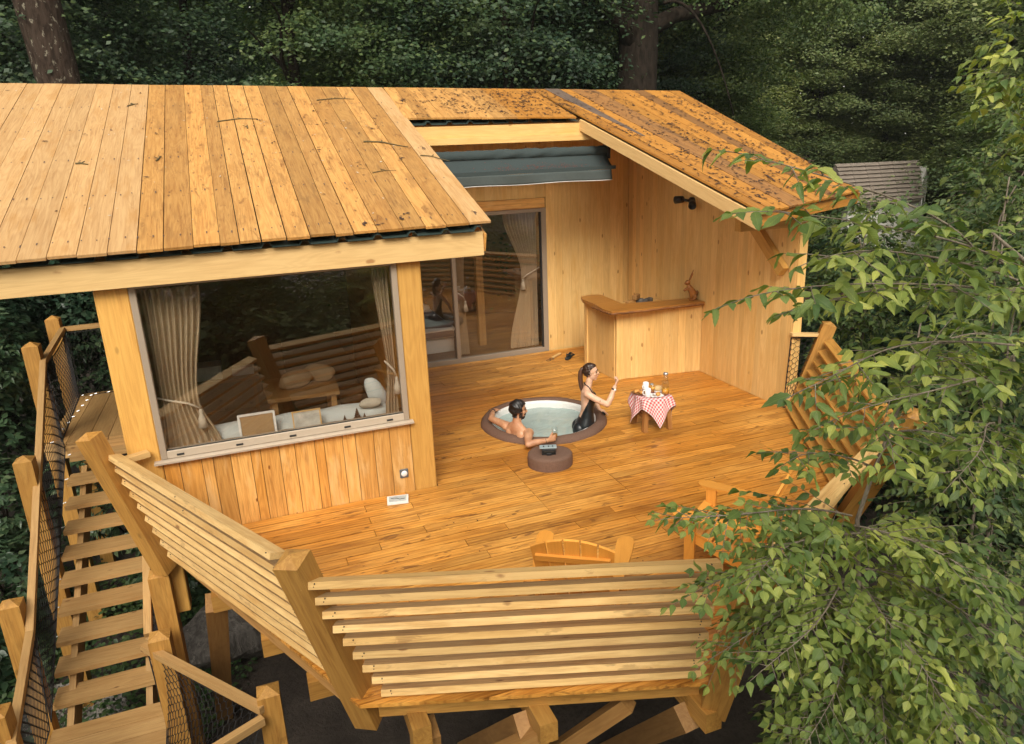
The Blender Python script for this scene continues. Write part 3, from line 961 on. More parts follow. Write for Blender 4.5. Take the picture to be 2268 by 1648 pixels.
# ================================================================== HOUSE
house = thing('timber_lodge', 'L-shaped timber tree lodge with plank roof, big window and covered terrace nook', 'building', (3, 10, 0))
Y0 = 7.58
YR = 12.44
def zr(y):
    return 3.04 + 0.3172 * (y - 7.4)
RN = Vector((0, -0.3172, 1)).normalized()

# --- front wall
fw = box('front_wall', (-1.30, Y0 + 0.03, -0.02), (1.74, Y0 + 0.14, 0.88), 'inner', house)
x = -1.04
k = 0
wds = [0.15, 0.21, 0.11, 0.17, 0.20, 0.10, 0.19, 0.16, 0.21, 0.10, 0.20, 0.14, 0.20, 0.18, 0.21]
while x < 1.50:
    w = min(wds[k % len(wds)], 1.52 - x)
    if 1.52 - (x + w) < 0.05:
        w = 1.52 - x
    d = random.uniform(-0.005, 0.005)
    slab('cladding_plank', [(x + 0.003, Y0 + d, -0.03), (x + w - 0.003, Y0 + d, -0.03), (x + w - 0.003, Y0 + d, 0.87), (x + 0.003, Y0 + d, 0.87)], (0, -1, 0), 0.028, 'clad', fw, (0, 0, 1), 0.006)
    x += w
    k += 1
sk = box('power_socket', (1.355, Y0 - 0.022, 0.185), (1.455, Y0 - 0.004, 0.295), 'socket', house, 0.008)
lathe('socket_face', [(0.0, 0.006), (0.032, 0.006), (0.036, 0.0)], (1.405, Y0 - 0.022, 0.24), 'white', sk, 20, (0, -1, 0))

box('corner_post', (-1.34, Y0 - 0.004, -0.9), (-1.045, Y0 + 0.20, 2.655), 'post', house, 0.012)
box('corner_post', (1.525, Y0 - 0.004, -0.05), (1.785, Y0 + 0.22, 2.655), 'post', house, 0.012)
# --- window
win = box('window_header', (-1.04, Y0 + 0.03, 2.672), (1.52, Y0 + 0.15, 2.92), 'clad', house)
def frame_bar(nm, lo, hi, par, mat='alu'):
    return box(nm, lo, hi, mat, par, 0.004)
wf = frame_bar('window_frame', (-1.045, Y0 - 0.012, 0.885), (-0.985, Y0 + 0.09, 2.668), house)
frame_bar('frame_side', (1.462, Y0 - 0.012, 0.885), (1.522, Y0 + 0.09, 2.668), wf)
frame_bar('frame_head', (-0.985, Y0 - 0.010, 2.635), (1.462, Y0 + 0.09, 2.668), wf)
frame_bar('frame_foot', (-0.985, Y0 - 0.010, 0.885), (1.462, Y0 + 0.09, 0.965), wf, 'sill')
slab('sill', [(-1.11, Y0 - 0.075, 0.872), (1.56, Y0 - 0.075, 0.872), (1.56, Y0 + 0.03, 0.884), (-1.11, Y0 + 0.03, 0.884)], (0, -0.1, 1), 0.02, 'sill', wf)
for xx in (-0.86, -0.29, 0.25, 0.83, 1.30):
    box('drain_cap', (xx - 0.035, Y0 - 0.018, 0.908), (xx + 0.035, Y0 - 0.010, 0.928), 'gasket', wf, 0.002)
box('gasket', (-0.985, Y0 + 0.012, 0.965), (1.462, Y0 + 0.02, 0.975), 'gasket', wf, 0.0)
slab('pane', [(-0.985, Y0 + 0.03, 0.965), (1.462, Y0 + 0.03, 0.965), (1.462, Y0 + 0.03, 2.635), (-0.985, Y0 + 0.03, 2.635)], (0, -1, 0), 0.006, 'glass', wf, (1, 0, 0), 0)

# --- other walls of the cabin wing
box('left_wall', (-1.33, Y0 + 0.21, -0.1), (-1.2, 16.4, 2.95), 'inner', house)
box('wing_wall', (1.63, Y0 + 0.23, -0.02), (1.775, YR + 0.1, 2.98), 'clad', house)
box('back_wall', (-1.33, 16.3, -0.1), (7.2, 16.45, 3.5), 'inner', house)
box('partition', (-1.19, 11.6, 0.0), (0.4, 11.68, 3.0), 'inner', house)
box('inner_post', (4.26, 13.4, 0.0), (4.40, 13.54, 3.6), 'table', house)
box('inner_post', (4.00, 13.95, 0.0), (4.08, 14.03, 3.6), 'inner', house)
fl = box('floor_slab', (-1.25, Y0 + 0.15, -0.16), (1.62, 12.5, -0.06), 'floor', house)
fl2 = box('floor_slab', (-1.25, 12.51, -0.16), (7.1, 16.3, -0.06), 'floor', house)
for k in range(21):
    yy = 12.56 + k * 0.172
    slab('floor_board', [(1.7, yy, 0.0), (5.9, yy, 0.0), (5.9, yy + 0.169, 0.0), (1.7, yy + 0.169, 0.0)], (0, 0, 1), 0.02, 'floor', fl2, (1, 0, 0))
for k in range(20):
    yy = 7.80 + k * 0.19
    slab('floor_board', [(-1.15, yy, 0.0), (1.6, yy, 0.0), (1.6, yy + 0.187, 0.0), (-1.15, yy + 0.187, 0.0)], (0, 0, 1), 0.02, 'floor', fl, (1, 0, 0))

# --- rear wall of the nook
rw = box('rear_wall', (5.36, YR + 0.03, -0.02), (7.18, YR + 0.15, 4.40), 'inner', house)
x = 5.36
while x < 7.08:
    w = min(random.choice([0.12, 0.14, 0.16, 0.18]), 7.095 - x)
    d = random.uniform(-0.001, 0.001)
    slab('wall_plank', [(x + 0.001, YR + d, -0.02), (x + w - 0.001, YR + d, -0.02), (x + w - 0.001, YR + d, 4.42), (x + 0.001, YR + d, 4.42)], (0, -1, 0), 0.028, 'wall', rw, (0, 0, 1), 0.0012)
    x += w
rw2 = box('upper_rear_wall', (1.79, YR + 0.03, 2.92), (5.355, YR + 0.15, 4.40), 'inner', house)
x = 1.79
while x < 5.34:
    w = min(0.16, 5.355 - x)
    slab('wall_plank', [(x + 0.001, YR, 2.905), (x + w - 0.001, YR, 2.905), (x + w - 0.001, YR, 4.42), (x + 0.001, YR, 4.42)], (0, -1, 0), 0.028, 'wall', rw2, (0, 0, 1), 0.0015)
    x += w
box('door_lintel', (1.80, YR - 0.035, 2.725), (5.33, YR + 0.10, 2.90), 'clad', house, 0.006)
# --- sliding door
sd = box('sliding_door', (5.26, YR - 0.02, -0.01), (5.355, YR + 0.10, 2.72), 'alu', house)
box('frame_head', (1.80, YR - 0.016, 2.65), (5.26, YR + 0.10, 2.72), 'alu', sd)
box('frame_foot', (1.80, YR - 0.020, -0.02), (5.26, YR + 0.10, 0.075), 'alu', sd)
box('mullion', (3.50, YR - 0.018, 0.075), (3.57, YR + 0.06, 2.65), 'alu', sd)
box('gasket', (5.235, YR + 0.0, 0.075), (5.26, YR + 0.05, 2.65), 'gasket', sd, 0)
slab('pane', [(3.57, YR + 0.03, 0.075), (5.24, YR + 0.03, 0.075), (5.24, YR + 0.03, 2.65), (3.57, YR + 0.03, 2.65)], (0, -1, 0), 0.006, 'glass', sd, (1, 0, 0), 0)
slab('pane', [(1.80, YR + 0.05, 0.075), (3.50, YR + 0.05, 0.075), (3.50, YR + 0.05, 2.65), (1.80, YR + 0.05, 2.65)], (0, -1, 0), 0.006, 'glass', sd, (1, 0, 0), 0)

# --- right side wall
XW = 7.10
sw = box('side_wall', (XW + 0.03, 7.86, -0.3), (XW + 0.14, 12.44, 2.9), 'inner', house)
yy = 7.84
while yy < YR - 0.01:
    w = min(random.choice([0.12, 0.14, 0.16, 0.11]), YR - yy)
    z0, z1 = zr(yy) - 0.14, zr(yy + w) - 0.14
    d = random.uniform(-0.001, 0.001)
    slab('wall_plank', [(XW + d, yy + 0.001, -0.02), (XW + d, yy + 0.001, z0), (XW + d, yy + w - 0.001, z1), (XW + d, yy + w - 0.001, -0.02)], (-1, 0, 0), 0.028, 'wall', sw, (0, 0, 1), 0.0012)
    yy += w
box('end_board', (XW + 0.004, 7.808, -0.3), (XW + 0.145, 7.836, 3.0), 'wall', house)

# --- roof planks
PLT = 0.027
def rp(x, y, dz=0.0):
    return Vector((x, y, zr(y) + dz))
roof = slab('roof', [rp(-3.3, 7.62, -0.125), rp(2.52, 7.62, -0.125), rp(2.62, 13.2, -0.125), rp(-3.5, 13.66, -0.125)], RN, 0.03, 'inner', house, (1, 0, 0))
roofB = slab('roof', [rp(2.64, 11.42, -0.125), rp(5.50, 11.42, -0.125), rp(5.84, 7.5, -0.125), rp(7.70, 7.62, -0.125), rp(8.26, 12.72, -0.125), rp(2.64, 13.2, -0.125)], RN, 0.03, 'inner', house, (1, 0, 0))
slab('back_slope', [(-3.5, 13.68, 4.93), (8.30, 12.82, 4.66), (8.6, 17.2, 3.2), (-3.6, 17.6, 3.4)], (0, 0.3, 1), 0.05, 'roof_dark', house, (1, 0, 0))
def ridge_y(x):
    return 13.31 - 0.0815 * (x - 1.0) * 1.0
def roof_plank(xe0, xe1, xr0, xr1, ye0, ye1, mat, par, gap, dz):
    e = random.uniform(-0.012, 0.012)
    pts = [rp(xe0 + gap, ye0 + e, dz), rp(xe1 - gap, ye1 + e, dz), rp(xr1 - gap, ridge_y(xr1), dz), rp(xr0 + gap, ridge_y(xr0), dz)]
    return slab('roof_plank', pts, RN, PLT, mat, par, pts[3] - pts[0], 0.003)
def eave_y(x):
    return 7.36 + 0.02 * (x + 1) - 0.03
# left pale part
xs = [-0.88]
while xs[-1] > -3.1:
    xs.append(xs[-1] - random.uniform(0.215, 0.265))
for a, b in zip(xs[1:], xs[:-1]):
    roof_plank(a, b, a * 1.035 - 0.08, b * 1.035 - 0.08, eave_y(a), eave_y(b), 'roof_pale', roof, 0.003, random.uniform(-0.002, 0.003))
# middle golden part
ws = [0.225, 0.255, 0.235, 0.17, 0.20, 0.235, 0.225, 0.24, 0.185, 0.245, 0.26, 0.235, 0.23, 0.25, 0.26]
tot = sum(ws)
ws = [w * 3.44 / tot for w in ws]
x = -0.88
for i, w in enumerate(ws):
    a, b = x, x + w
    fa, fb = (a + 0.88) / 3.44, (b + 0.88) / 3.44
    mat = 'roof_mid' if i in (7, 11) else ('roof_pale' if i in (14,) else 'roof')
    roof_plank(a, b, -0.99 + fa * 3.67, -0.99 + fb * 3.67, eave_y(a), eave_y(b), mat, roof, random.choice([0.002, 0.003, 0.006, 0.009]), random.uniform(-0.003, 0.004))
    x += w
# part above the notch
n_a = 14
for i in range(n_a):
    a, b = 2.60 + 2.78 * i / n_a, 2.60 + 2.78 * (i + 1) / n_a
    ar, br = 2.69 + 2.66 * i / n_a, 2.69 + 2.66 * (i + 1) / n_a
    roof_plank(a, b, ar, br, 11.30 - 0.055 * (a - 2.62), 11.30 - 0.055 * (b - 2.62), 'roof_red' if i > 8 else 'roof', roofB, 0.002, random.uniform(-0.002, 0.003))
# right wing: parallel planks cut by the rake
def clipx(a, b):
    return None
n_b = 12
mats = ['roof_red', 'roof_red', 'roof_red', 'roof_dark', 'roof_dark', 'roof_red', 'roof_red', 'roof_red', 'roof_dark', 'roof_red', 'roof_red', 'roof_red']
for i in range(n_b):
    f0, f1 = i / n_b, (i + 1) / n_b
    e0, e1 = 5.84 + 1.91 * f0, 5.84 + 1.91 * f1
    r0, r1 = 5.35 + 3.0 * f0, 5.35 + 3.0 * f1
    roof_plank(e0, e1, r0, r1, 7.06 + 0.45 * f0, 7.06 + 0.45 * f1, mats[i], roofB, 0.004, random.uniform(-0.004, 0.005))
# a weathered grey plank, tapered, let in over its neighbours
def bq(f, t, dz):
    xe, xr = 5.84 + 1.91 * f, 5.35 + 3.0 * f
    ye = 7.06 + 0.45 * f
    x = xr + (xe - xr) * t
    y_ = ridge_y(xr) + (ye - ridge_y(xr)) * t
    return rp(x, y_, dz)
slab('roof_plank', [bq(0.145, 0.50, 0.008), bq(0.165, 0.50, 0.008), bq(0.18, 0.0, 0.008), bq(0.085, 0.0, 0.008), bq(0.085, 0.10, 0.008), bq(0.12, 0.34, 0.008)], RN, 0.01, 'roof_grey', roofB, bq(0.13, 0, 0) - bq(0.15, 0.5, 0), 0.002)
# nail heads with rust streaks, in rows across the planks
def nails():
    V, F = [], []
    for yr_ in (7.62, 8.75, 9.9, 11.1, 12.2):
        for xb in list(np.arange(-3.0, 2.5, 0.118)):
            x = xb + random.uniform(-0.02, 0.02)
            yy = yr_ + random.uniform(-0.02, 0.02)
            L_ = random.uniform(0.02, 0.06)
            k = len(V)
            for dx, dy in ((-0.006, 0), (0.006, 0), (0.004, -L_), (-0.004, -L_)):
                V.append(tuple(rp(x + dx, yy + dy, 0.0065)))
            F.append((k, k + 1, k + 2, k + 3))
    me = bpy.data.meshes.new('nail')
    me.from_pydata(V, [], F)
    o = link('nail', me, plain('rust_streak', (0.10, 0.065, 0.055), 0.8), roof)
    o['kind'] = 'stuff'
nails()
# corrugated sheet under the planks
def corrug(x0, x1, y0, y1, par, dz, pitch_=0.36):
    prof = []
    x = x0
    while x < x1:
        for dx, h in ((0, 0), (pitch_ * 0.70, 0), (pitch_ * 0.78, 0.042), (pitch_ * 0.92, 0.042)):
            if x + dx < x1:
                prof.append((x + dx, h))
        x += pitch_
    prof.append((x1, 0))
    bm = bmesh.new()
    a = [bm.verts.new((px, y0, zr(y0) + dz + h)) for px, h in prof]
    b = [bm.verts.new((px, y1, zr(y1) + dz + h)) for px, h in prof]
    for i in range(len(prof) - 1):
        bm.faces.new((a[i], a[i + 1], b[i + 1], b[i]))
    o = link('corrugated_sheet', bm_done(bm, 'corrugated_sheet'), 'sheet', par)
    md = o.modifiers.new('t', 'SOLIDIFY')
    md.thickness = 0.004
corrug(-3.3, 2.44, 7.40, 13.1, roof, -0.098)
corrug(2.66, 5.46, 11.26, 12.9, roofB, -0.098, 0.335)
# eave beam, fascia boards, rakes
bar('eave_beam', (-3.3, 7.50, 2.798), (2.475, 7.525, 2.798), 0.11, 0.255, 'beam', house)
bar('verge_board', (2.50, 7.50, 2.80), (2.62, 11.18, 3.98), 0.03, 0.20, 'clad', house, RN)
bar('notch_fascia', (2.62, 11.27, 4.045), (5.60, 11.21, 4.045), 0.05, 0.185, 'wall', house)
bar('notch_fascia', (2.62, 11.22, 3.915), (5.82, 11.16, 3.915), 0.05, 0.10, 'wall', house)
bar('rake_board', rp(5.47, 11.20, -0.135), rp(5.815, 7.10, -0.135), 0.035, 0.165, 'beam', house, RN)
bar('rake_board', rp(5.60, 11.20, -0.20), rp(5.90, 7.40, -0.20), 0.07, 0.13, 'wall', house, RN)
bar('rake_board', rp(7.74, 7.52, -0.115), rp(8.33, 12.75, -0.115), 0.035, 0.15, 'roof_red', house, RN)
bar('wing_fascia', (5.86, 7.13, zr(7.13) - 0.12), (7.72, 7.57, zr(7.5) - 0.12), 0.035, 0.13, 'roof_red', house)
bar('purlin', (6.00, 8.06, 2.93), (7.09, 8.06, 2.93), 0.13, 0.13, 'beam', house)
bar('purlin', (6.16, 7.93, 2.71), (7.09, 7.93, 2.71), 0.12, 0.20, 'post', house)
bar('purlin', (5.85, 10.3, zr(10.3) - 0.21), (7.09, 10.3, zr(10.3) - 0.21), 0.13, 0.13, 'post', house)
bar('corner_brace', (XW - 0.06, 8.02, 1.98), (XW - 0.06, 8.75, 2.62), 0.10, 0.16, 'post', house)
# spot lamp on the wall
sl = lathe('spot_lamp', [(0, 0), (0.06, 0), (0.06, 0.05), (0, 0.05)], (XW - 0.002, 10.32, 2.84), 'black', house, 18, (-1, 0, 0))
lathe('lamp_head', [(0, 0), (0.055, 0), (0.065, 0.12), (0.05, 0.125), (0.045, 0.06), (0, 0.06)], (XW - 0.10, 10.20, 2.82), 'black', sl, 18, (-0.5, -0.75, -0.4))
lathe('lamp_head', [(0, 0), (0.055, 0), (0.065, 0.14), (0.05, 0.145), (0.045, 0.06), (0, 0.06)], (XW - 0.10, 10.48, 2.86), 'black', sl, 18, (-0.35, 0.9, -0.1))
tube('lamp_arm', [(XW - 0.03, 10.32, 2.84), (XW - 0.11, 10.36, 2.85), (XW - 0.11, 10.5, 2.86)], 0.022, 'black', sl)
tube('lamp_arm', [(XW - 0.03, 10.32, 2.84), (XW - 0.11, 10.26, 2.84), (XW - 0.11, 10.2, 2.82)], 0.022, 'black', sl)

# ================================================================== AWNING
aw = thing('rolled_awning', 'slate blue canvas awning half rolled up under the roof notch', 'awning', (4.4, 11.0, 3.5))
def aw_roll(u, v):
    a = 2 * math.pi * v
    r = 0.082 + 0.006 * math.sin(u * 47 + 3 * a) * (0.3 + (0.4 < u < 0.75)) + 0.004 * math.sin(u * 131)
    return (2.45 + (5.86 - 2.45) * u, 11.03 + r * math.cos(a), 3.685 + r * math.sin(a))
grid_mesh('roll', aw_roll, 90, 14, 'awning', aw)
def aw_top(u, v):
    return (2.45 + (5.84 - 2.45) * u, 10.97 - 0.20 * v, 3.62 - 0.185 * v - 0.016 * math.sin(math.pi * v) * (1 + math.sin(9 * u)))
grid_mesh('canvas', aw_top, 40, 6, 'awning', aw, False, 0.004)
bar('front_bar', (2.45, 10.755, 3.425), (5.88, 10.755, 3.425), 0.05, 0.055, 'awning', aw, (0, 0, 1), 0.012)
def aw_val(u, v):
    return (2.45 + (5.80 - 2.45) * u + 0.02 * v, 10.735 - 0.015 * math.sin(u * 21) * v - 0.012 * math.sin(u * 8 + 1) * v + 0.02 * v, 3.40 - 0.165 * v - 0.006 * math.sin(u * 15))
grid_mesh('valance', aw_val, 60, 5, 'awning2', aw, False, 0.003)
tube('piping', [Vector(aw_val(i / 40, 1.0)) for i in range(41)], 0.007, 'white_trim', aw, 5)
box('end_bracket', (5.85, 10.95, 3.56), (5.90, 11.12, 3.80), 'black', aw)
def scatter_patch(name, pts_fn, n, size, mat, parent=None, seg=5):
    V, F = [], []
    for _ in range(n):
        p, nrm = pts_fn()
        p = Vector(p)
        nrm = Vector(nrm).normalized()
        a = nrm.orthogonal().normalized()
        a = Matrix.Rotation(random.uniform(0, 6.28), 3, nrm) @ a
        b = nrm.cross(a)
        s = size * random.uniform(0.5, 1.5)
        w = s * random.uniform(0.18, 0.5)
        k = len(V)
        c = random.uniform(0.1, 0.5) * s
        mid = p + nrm * (0.003 + c * 0.25)
        bend = b * random.uniform(-0.4, 0.4) * s
        for q in (p - a * s + nrm * random.uniform(0.002, c), mid - b * w - a * s * 0.2, p + a * s + bend + nrm * random.uniform(0.002, c), mid + b * w + a * s * 0.2):
            V.append(tuple(q))
        F += [(k, k + 1, k + 3), (k + 1, k + 2, k + 3)]
    me = bpy.data.meshes.new(name)
    me.from_pydata(V, [], F)
    return link(name, me, mat, parent)
def aw_litter():
    u = random.choice([random.gauss(0.46, 0.03), random.gauss(0.62, 0.03), random.gauss(0.76, 0.03), random.gauss(0.70, 0.1), random.uniform(0.3, 0.99)])
    u = min(max(u, 0.05), 0.98)
    v = min(max(random.gauss(0.75, 0.2), 0.1), 1.0)
    p = Vector(aw_top(u, v))
    return p + Vector((0, 0, 0.006)), (0, -0.6, 0.8)
sl_ = scatter_patch('leaf_litter', aw_litter, 260, 0.014, plain('rust_litter', (0.09, 0.03, 0.022), 0.8), aw)
sl_['kind'] = 'stuff'

# ================================================================== HOT TUB
tub = thing('hot_tub', 'round sunken hot tub with brown padded rim and milky water', 'hot tub', (TUB[0], TUB[1], 0))
tc3 = (TUB[0], TUB[1], 0)
def rim_fn(u, v):
    a = 2 * math.pi * u
    prof = [(0.745, -0.03), (0.748, 0.03), (0.762, 0.060), (0.795, 0.076), (0.835, 0.074), (0.878, 0.056), (0.905, 0.022), (0.912, -0.04)]
    t = v * (len(prof) - 1)
    i = min(int(t), len(prof) - 2)
    f = t - i
    r = prof[i][0] * (1 - f) + prof[i + 1][0] * f
    z = prof[i][1] * (1 - f) + prof[i + 1][1] * f
    lump = 1 + 0.006 * math.sin(a * 9) + 0.004 * math.sin(a * 17 + 1)
    return (TUB[0] + r * lump * math.cos(a), TUB[1] + r * lump * math.sin(a), z)
grid_mesh('rim', rim_fn, 96, 14, 'rim', tub)
lathe('liner', [(0.750, -0.02), (0.750, 0.045), (0.738, 0.048), (0.730, 0.0), (0.735, -0.15), (0.72, -0.30), (0.66, -0.62), (0, -0.64)], tc3, 'liner', tub, 72)
lathe('shell', [(0.90, 0.0), (0.905, -0.05), (0.90, -0.66), (0, -0.67)], tc3, 'tubside', tub, 64)
def wat(u, v):
    a = 2 * math.pi * u
    r = 0.735 * v
    x, y_ = r * math.cos(a), r * math.sin(a)
    d1 = math.hypot(x + 0.52, y_ + 0.42)
    d2 = math.hypot(x - 0.44, y_ + 0.42)
    z = -0.062 + 0.006 * math.sin(38 * d1) * math.exp(-3.5 * d1) + 0.007 * math.sin(42 * d2) * math.exp(-3.2 * d2) + 0.005 * math.sin(9 * x + 2 * math.sin(5 * y_)) + 0.003 * math.sin(14 * y_ + 3 * x) + 0.002 * math.sin(31 * x - 17 * y_)
    return (TUB[0] + x, TUB[1] + y_, z)
grid_mesh('water', wat, 90, 40, 'water', tub)

pod = thing('control_pod', 'round brown padded pod on the deck before the hot tub', 'spa pod', (3.24, 7.57, 0))
def pod_fn(u, v):
    a = 2 * math.pi * u
    prof = [(0.0, 0.165), (0.20, 0.168), (0.265, 0.16), (0.285, 0.14), (0.29, 0.09), (0.288, 0.0)]
    t = v * (len(prof) - 1)
    i = min(int(t), len(prof) - 2)
    f = t - i
    r = prof[i][0] * (1 - f) + prof[i + 1][0] * f
    z = prof[i][1] * (1 - f) + prof[i + 1][1] * f
    k = 1.0 - 0.16 * max(0, math.cos(a - R(52))) ** 3
    return (3.24 + 0.98 * r * k * math.cos(a), 7.57 + 0.92 * r * k * math.sin(a), z)
grid_mesh('cushion', pod_fn, 64, 20, 'rim', pod)

dev = thing('control_unit', 'small pale blue and black control unit sitting on the brown pod', 'control panel', (3.2, 7.52, 0.168), R(-20))
def dv(p):
    return (Matrix.Translation((3.20, 7.52, 0.168)) @ Matrix.Rotation(R(-20), 4, 'Z')) @ Vector(p)
def dbox(nm, lo, hi, mat, par):
    o = box(nm, lo, hi, mat, None, 0.004)
    o.parent = par
    W0 = Matrix.Translation((3.20, 7.52, 0.168)) @ Matrix.Rotation(R(-20), 4, 'Z') @ WM[o.name]
    o.matrix_basis = WM[par.name].inverted() @ W0
    WM[o.name] = W0
    return o
dbox('housing', (-0.085, -0.06, 0.0), (0.085, 0.05, 0.075), 'black', dev)
dbox('face_plate', (-0.11, -0.045, 0.077), (0.10, 0.055, 0.09), 'device', dev)
dbox('display', (-0.07, -0.0665, 0.012), (0.075, -0.0605, 0.06), 'screen', dev)
dbox('foot', (-0.03, -0.08, 0.0), (0.03, -0.07, 0.03), 'black', dev)
for xx in (-0.06, 0.0, 0.05):
    dbox('button', (xx - 0.008, -0.02, 0.0905), (xx + 0.008, 0.015, 0.097), 'gasket', dev)

# ================================================================== BAR COUNTER
bc = thing('bar_counter', 'L-shaped spruce bar counter with live-edge top in the terrace corner', 'bar counter', (6.3, 10.3, 0))
ZC = 1.165
def face_planks(p0, p1, n, par, nrm, z0=0.004, z1=ZC, mat='wall'):
    for i in range(n):
        a, b = Vector(p0).lerp(Vector(p1), i / n), Vector(p0).lerp(Vector(p1), (i + 1) / n)
        d = (b - a).normalized() * 0.001
        slab('panel_plank', [a + d + Vector((0, 0, z0)), b - d + Vector((0, 0, z0)), b - d + Vector((0, 0, z1)), a + d + Vector((0, 0, z1))], nrm, 0.03, mat, par, (0, 0, 1), 0.0012)
fp = slab('front_panel', [(5.70, 10.185, 0.01), (7.09, 9.985, 0.01), (7.09, 9.985, ZC - 0.01), (5.70, 10.185, ZC - 0.01)], (-0.14, -1, 0), 0.02, 'inner', bc, (0, 0, 1))
face_planks((5.70, 10.15, 0), (7.095, 9.95, 0), 10, fp, (-0.14, -1, 0))
bar('corner_board', (5.645, 10.165, 0.003), (5.645, 10.165, ZC), 0.115, 0.05, 'wall', bc, (-0.14, -1, 0))
sp = slab('side_panel', [(5.615, 10.22, 0.01), (5.57, 11.12, 0.01), (5.57, 11.12, ZC - 0.01), (5.615, 10.22, ZC - 0.01)], (-1, -0.05, 0), 0.02, 'inner', bc, (0, 0, 1))
face_planks((5.575, 10.21, 0), (5.535, 11.12, 0), 6, sp, (-1, -0.05, 0))
bar('end_board', (5.545, 11.15, 0.003), (5.545, 11.15, ZC), 0.06, 0.10, 'wall', bc, (0, 1, 0))
top_pts = [(5.40, 9.96), (5.9, 9.905), (6.4, 9.90), (6.8, 9.865), (7.085, 9.87), (7.085, 10.25), (6.5, 10.30), (5.85, 10.42), (5.90, 11.33), (5.72, 11.40), (5.52, 11.34), (5.44, 11.1), (5.43, 10.6), (5.37, 10.2)]
ct = slab('countertop', [(px, py, 1.228) for px, py in top_pts], (0, 0, 1), 0.06, 'live', bc, (1, 0, 0), 0.012)
bk = [(5.38, 10.6), (5.365, 10.2), (5.385, 9.95), (5.9, 9.892), (6.4, 9.888), (6.8, 9.853), (7.083, 9.858)]
bm = bmesh.new()
rr = random.Random(3)
ptsb = []
for a, b in zip(bk[:-1], bk[1:]):
    for i in range(12):
        t = i / 12
        ptsb.append((a[0] + (b[0] - a[0]) * t + rr.uniform(-0.004, 0.004), a[1] + (b[1] - a[1]) * t + rr.uniform(-0.006, 0.003) + 0.012, 1.190 + rr.uniform(-0.006, 0.006)))
tube_geo(bm, ptsb, [rr.uniform(0.014, 0.022) for _ in ptsb], 6)
link('bark_edge', bm_done(bm, 'bark_edge'), 'bark_edge', ct)
box('back_shelf', (6.25, 10.85, 1.00), (7.05, 11.35, 1.03), 'wall', bc)
box('shelf_leg', (6.27, 10.87, 0.004), (6.33, 11.33, 1.0), 'wall', bc)

for i, (bx, by, bz, rz, m_) in enumerate(((6.36, 11.05, 1.031, 0.3, 'leg'), (6.55, 11.10, 1.031, -0.2, 'rock'), (6.48, 11.06, 1.122, 0.7, 'leg'), (6.72, 11.05, 1.031, 0.5, 'rock'))):
    o = box('kindling_block', (bx - 0.10, by - 0.045, bz), (bx + 0.10, by + 0.045, bz + 0.09), m_, None, 0.012, rz)
    tag(o, ['brown wood block lying left of the pile behind the bar', 'grey block in the middle of the pile behind the bar',
            'brown wood block resting on top of the pile behind the bar', 'grey block at the right end of the pile behind the bar'][i], 'block', 'blocks piled behind the bar counter')
bb = box('wall_box', (7.02, 10.10, 1.23), (7.096, 10.20, 1.335), 'socket', None, 0.01)
tag(bb, 'small dark grey box on the bar top against the right wall', 'box')

# carved hare figure
hare = thing('hare_figure', 'carved wooden hare figure with long ears standing on the bar top', 'figurine', (6.95, 10.10, 1.228))
def H(*p):
    return Vector((6.95, 10.10, 1.228)) + Vector((0.93 * p[0] * 0.95, -0.36 * p[0] * 0.95, p[2] * 0.95)) + Vector((0.36 * p[1], 0.93 * p[1], 0))
tube('body', [H(0.03, 0, 0.01), H(0.05, 0, 0.06), H(0.045, 0, 0.13), H(0.0, 0, 0.20), H(-0.03, 0, 0.25), H(-0.045, 0, 0.28)], [0.03, 0.062, 0.064, 0.055, 0.042, 0.025], 'carved', hare, 12)
tube('head', [H(-0.105, 0, 0.295), H(-0.08, 0, 0.30), H(-0.05, 0, 0.315), H(-0.02, 0, 0.325), H(-0.005, 0, 0.325)], [0.012, 0.032, 0.042, 0.036, 0.015], 'carved', hare, 12)
for s in (-1, 1):
    tube('ear', [H(-0.025, 0.018 * s, 0.345), H(0.0, 0.022 * s, 0.40), H(0.025, 0.028 * s, 0.46), H(0.045 + 0.02 * s, 0.03 * s, 0.535)], [0.012, 0.022, 0.02, 0.005], 'carved', hare, 8, 0.5)
    tube('foreleg', [H(-0.02, 0.035 * s, 0.215), H(-0.07, 0.035 * s, 0.20), H(-0.115, 0.02 * s, 0.165)], [0.018, 0.015, 0.012], 'carved', hare, 8)
    tube('hind_leg', [H(0.06, 0.05 * s, 0.10), H(0.085, 0.055 * s, 0.06), H(0.05, 0.055 * s, 0.02), H(-0.03, 0.05 * s, 0.012)], [0.035, 0.03, 0.018, 0.012], 'carved', hare, 8)
tube('tail', [H(0.10, 0, 0.10), H(0.125, 0, 0.14), H(0.125, 0, 0.165)], [0.018, 0.022, 0.01], 'carved', hare, 8)

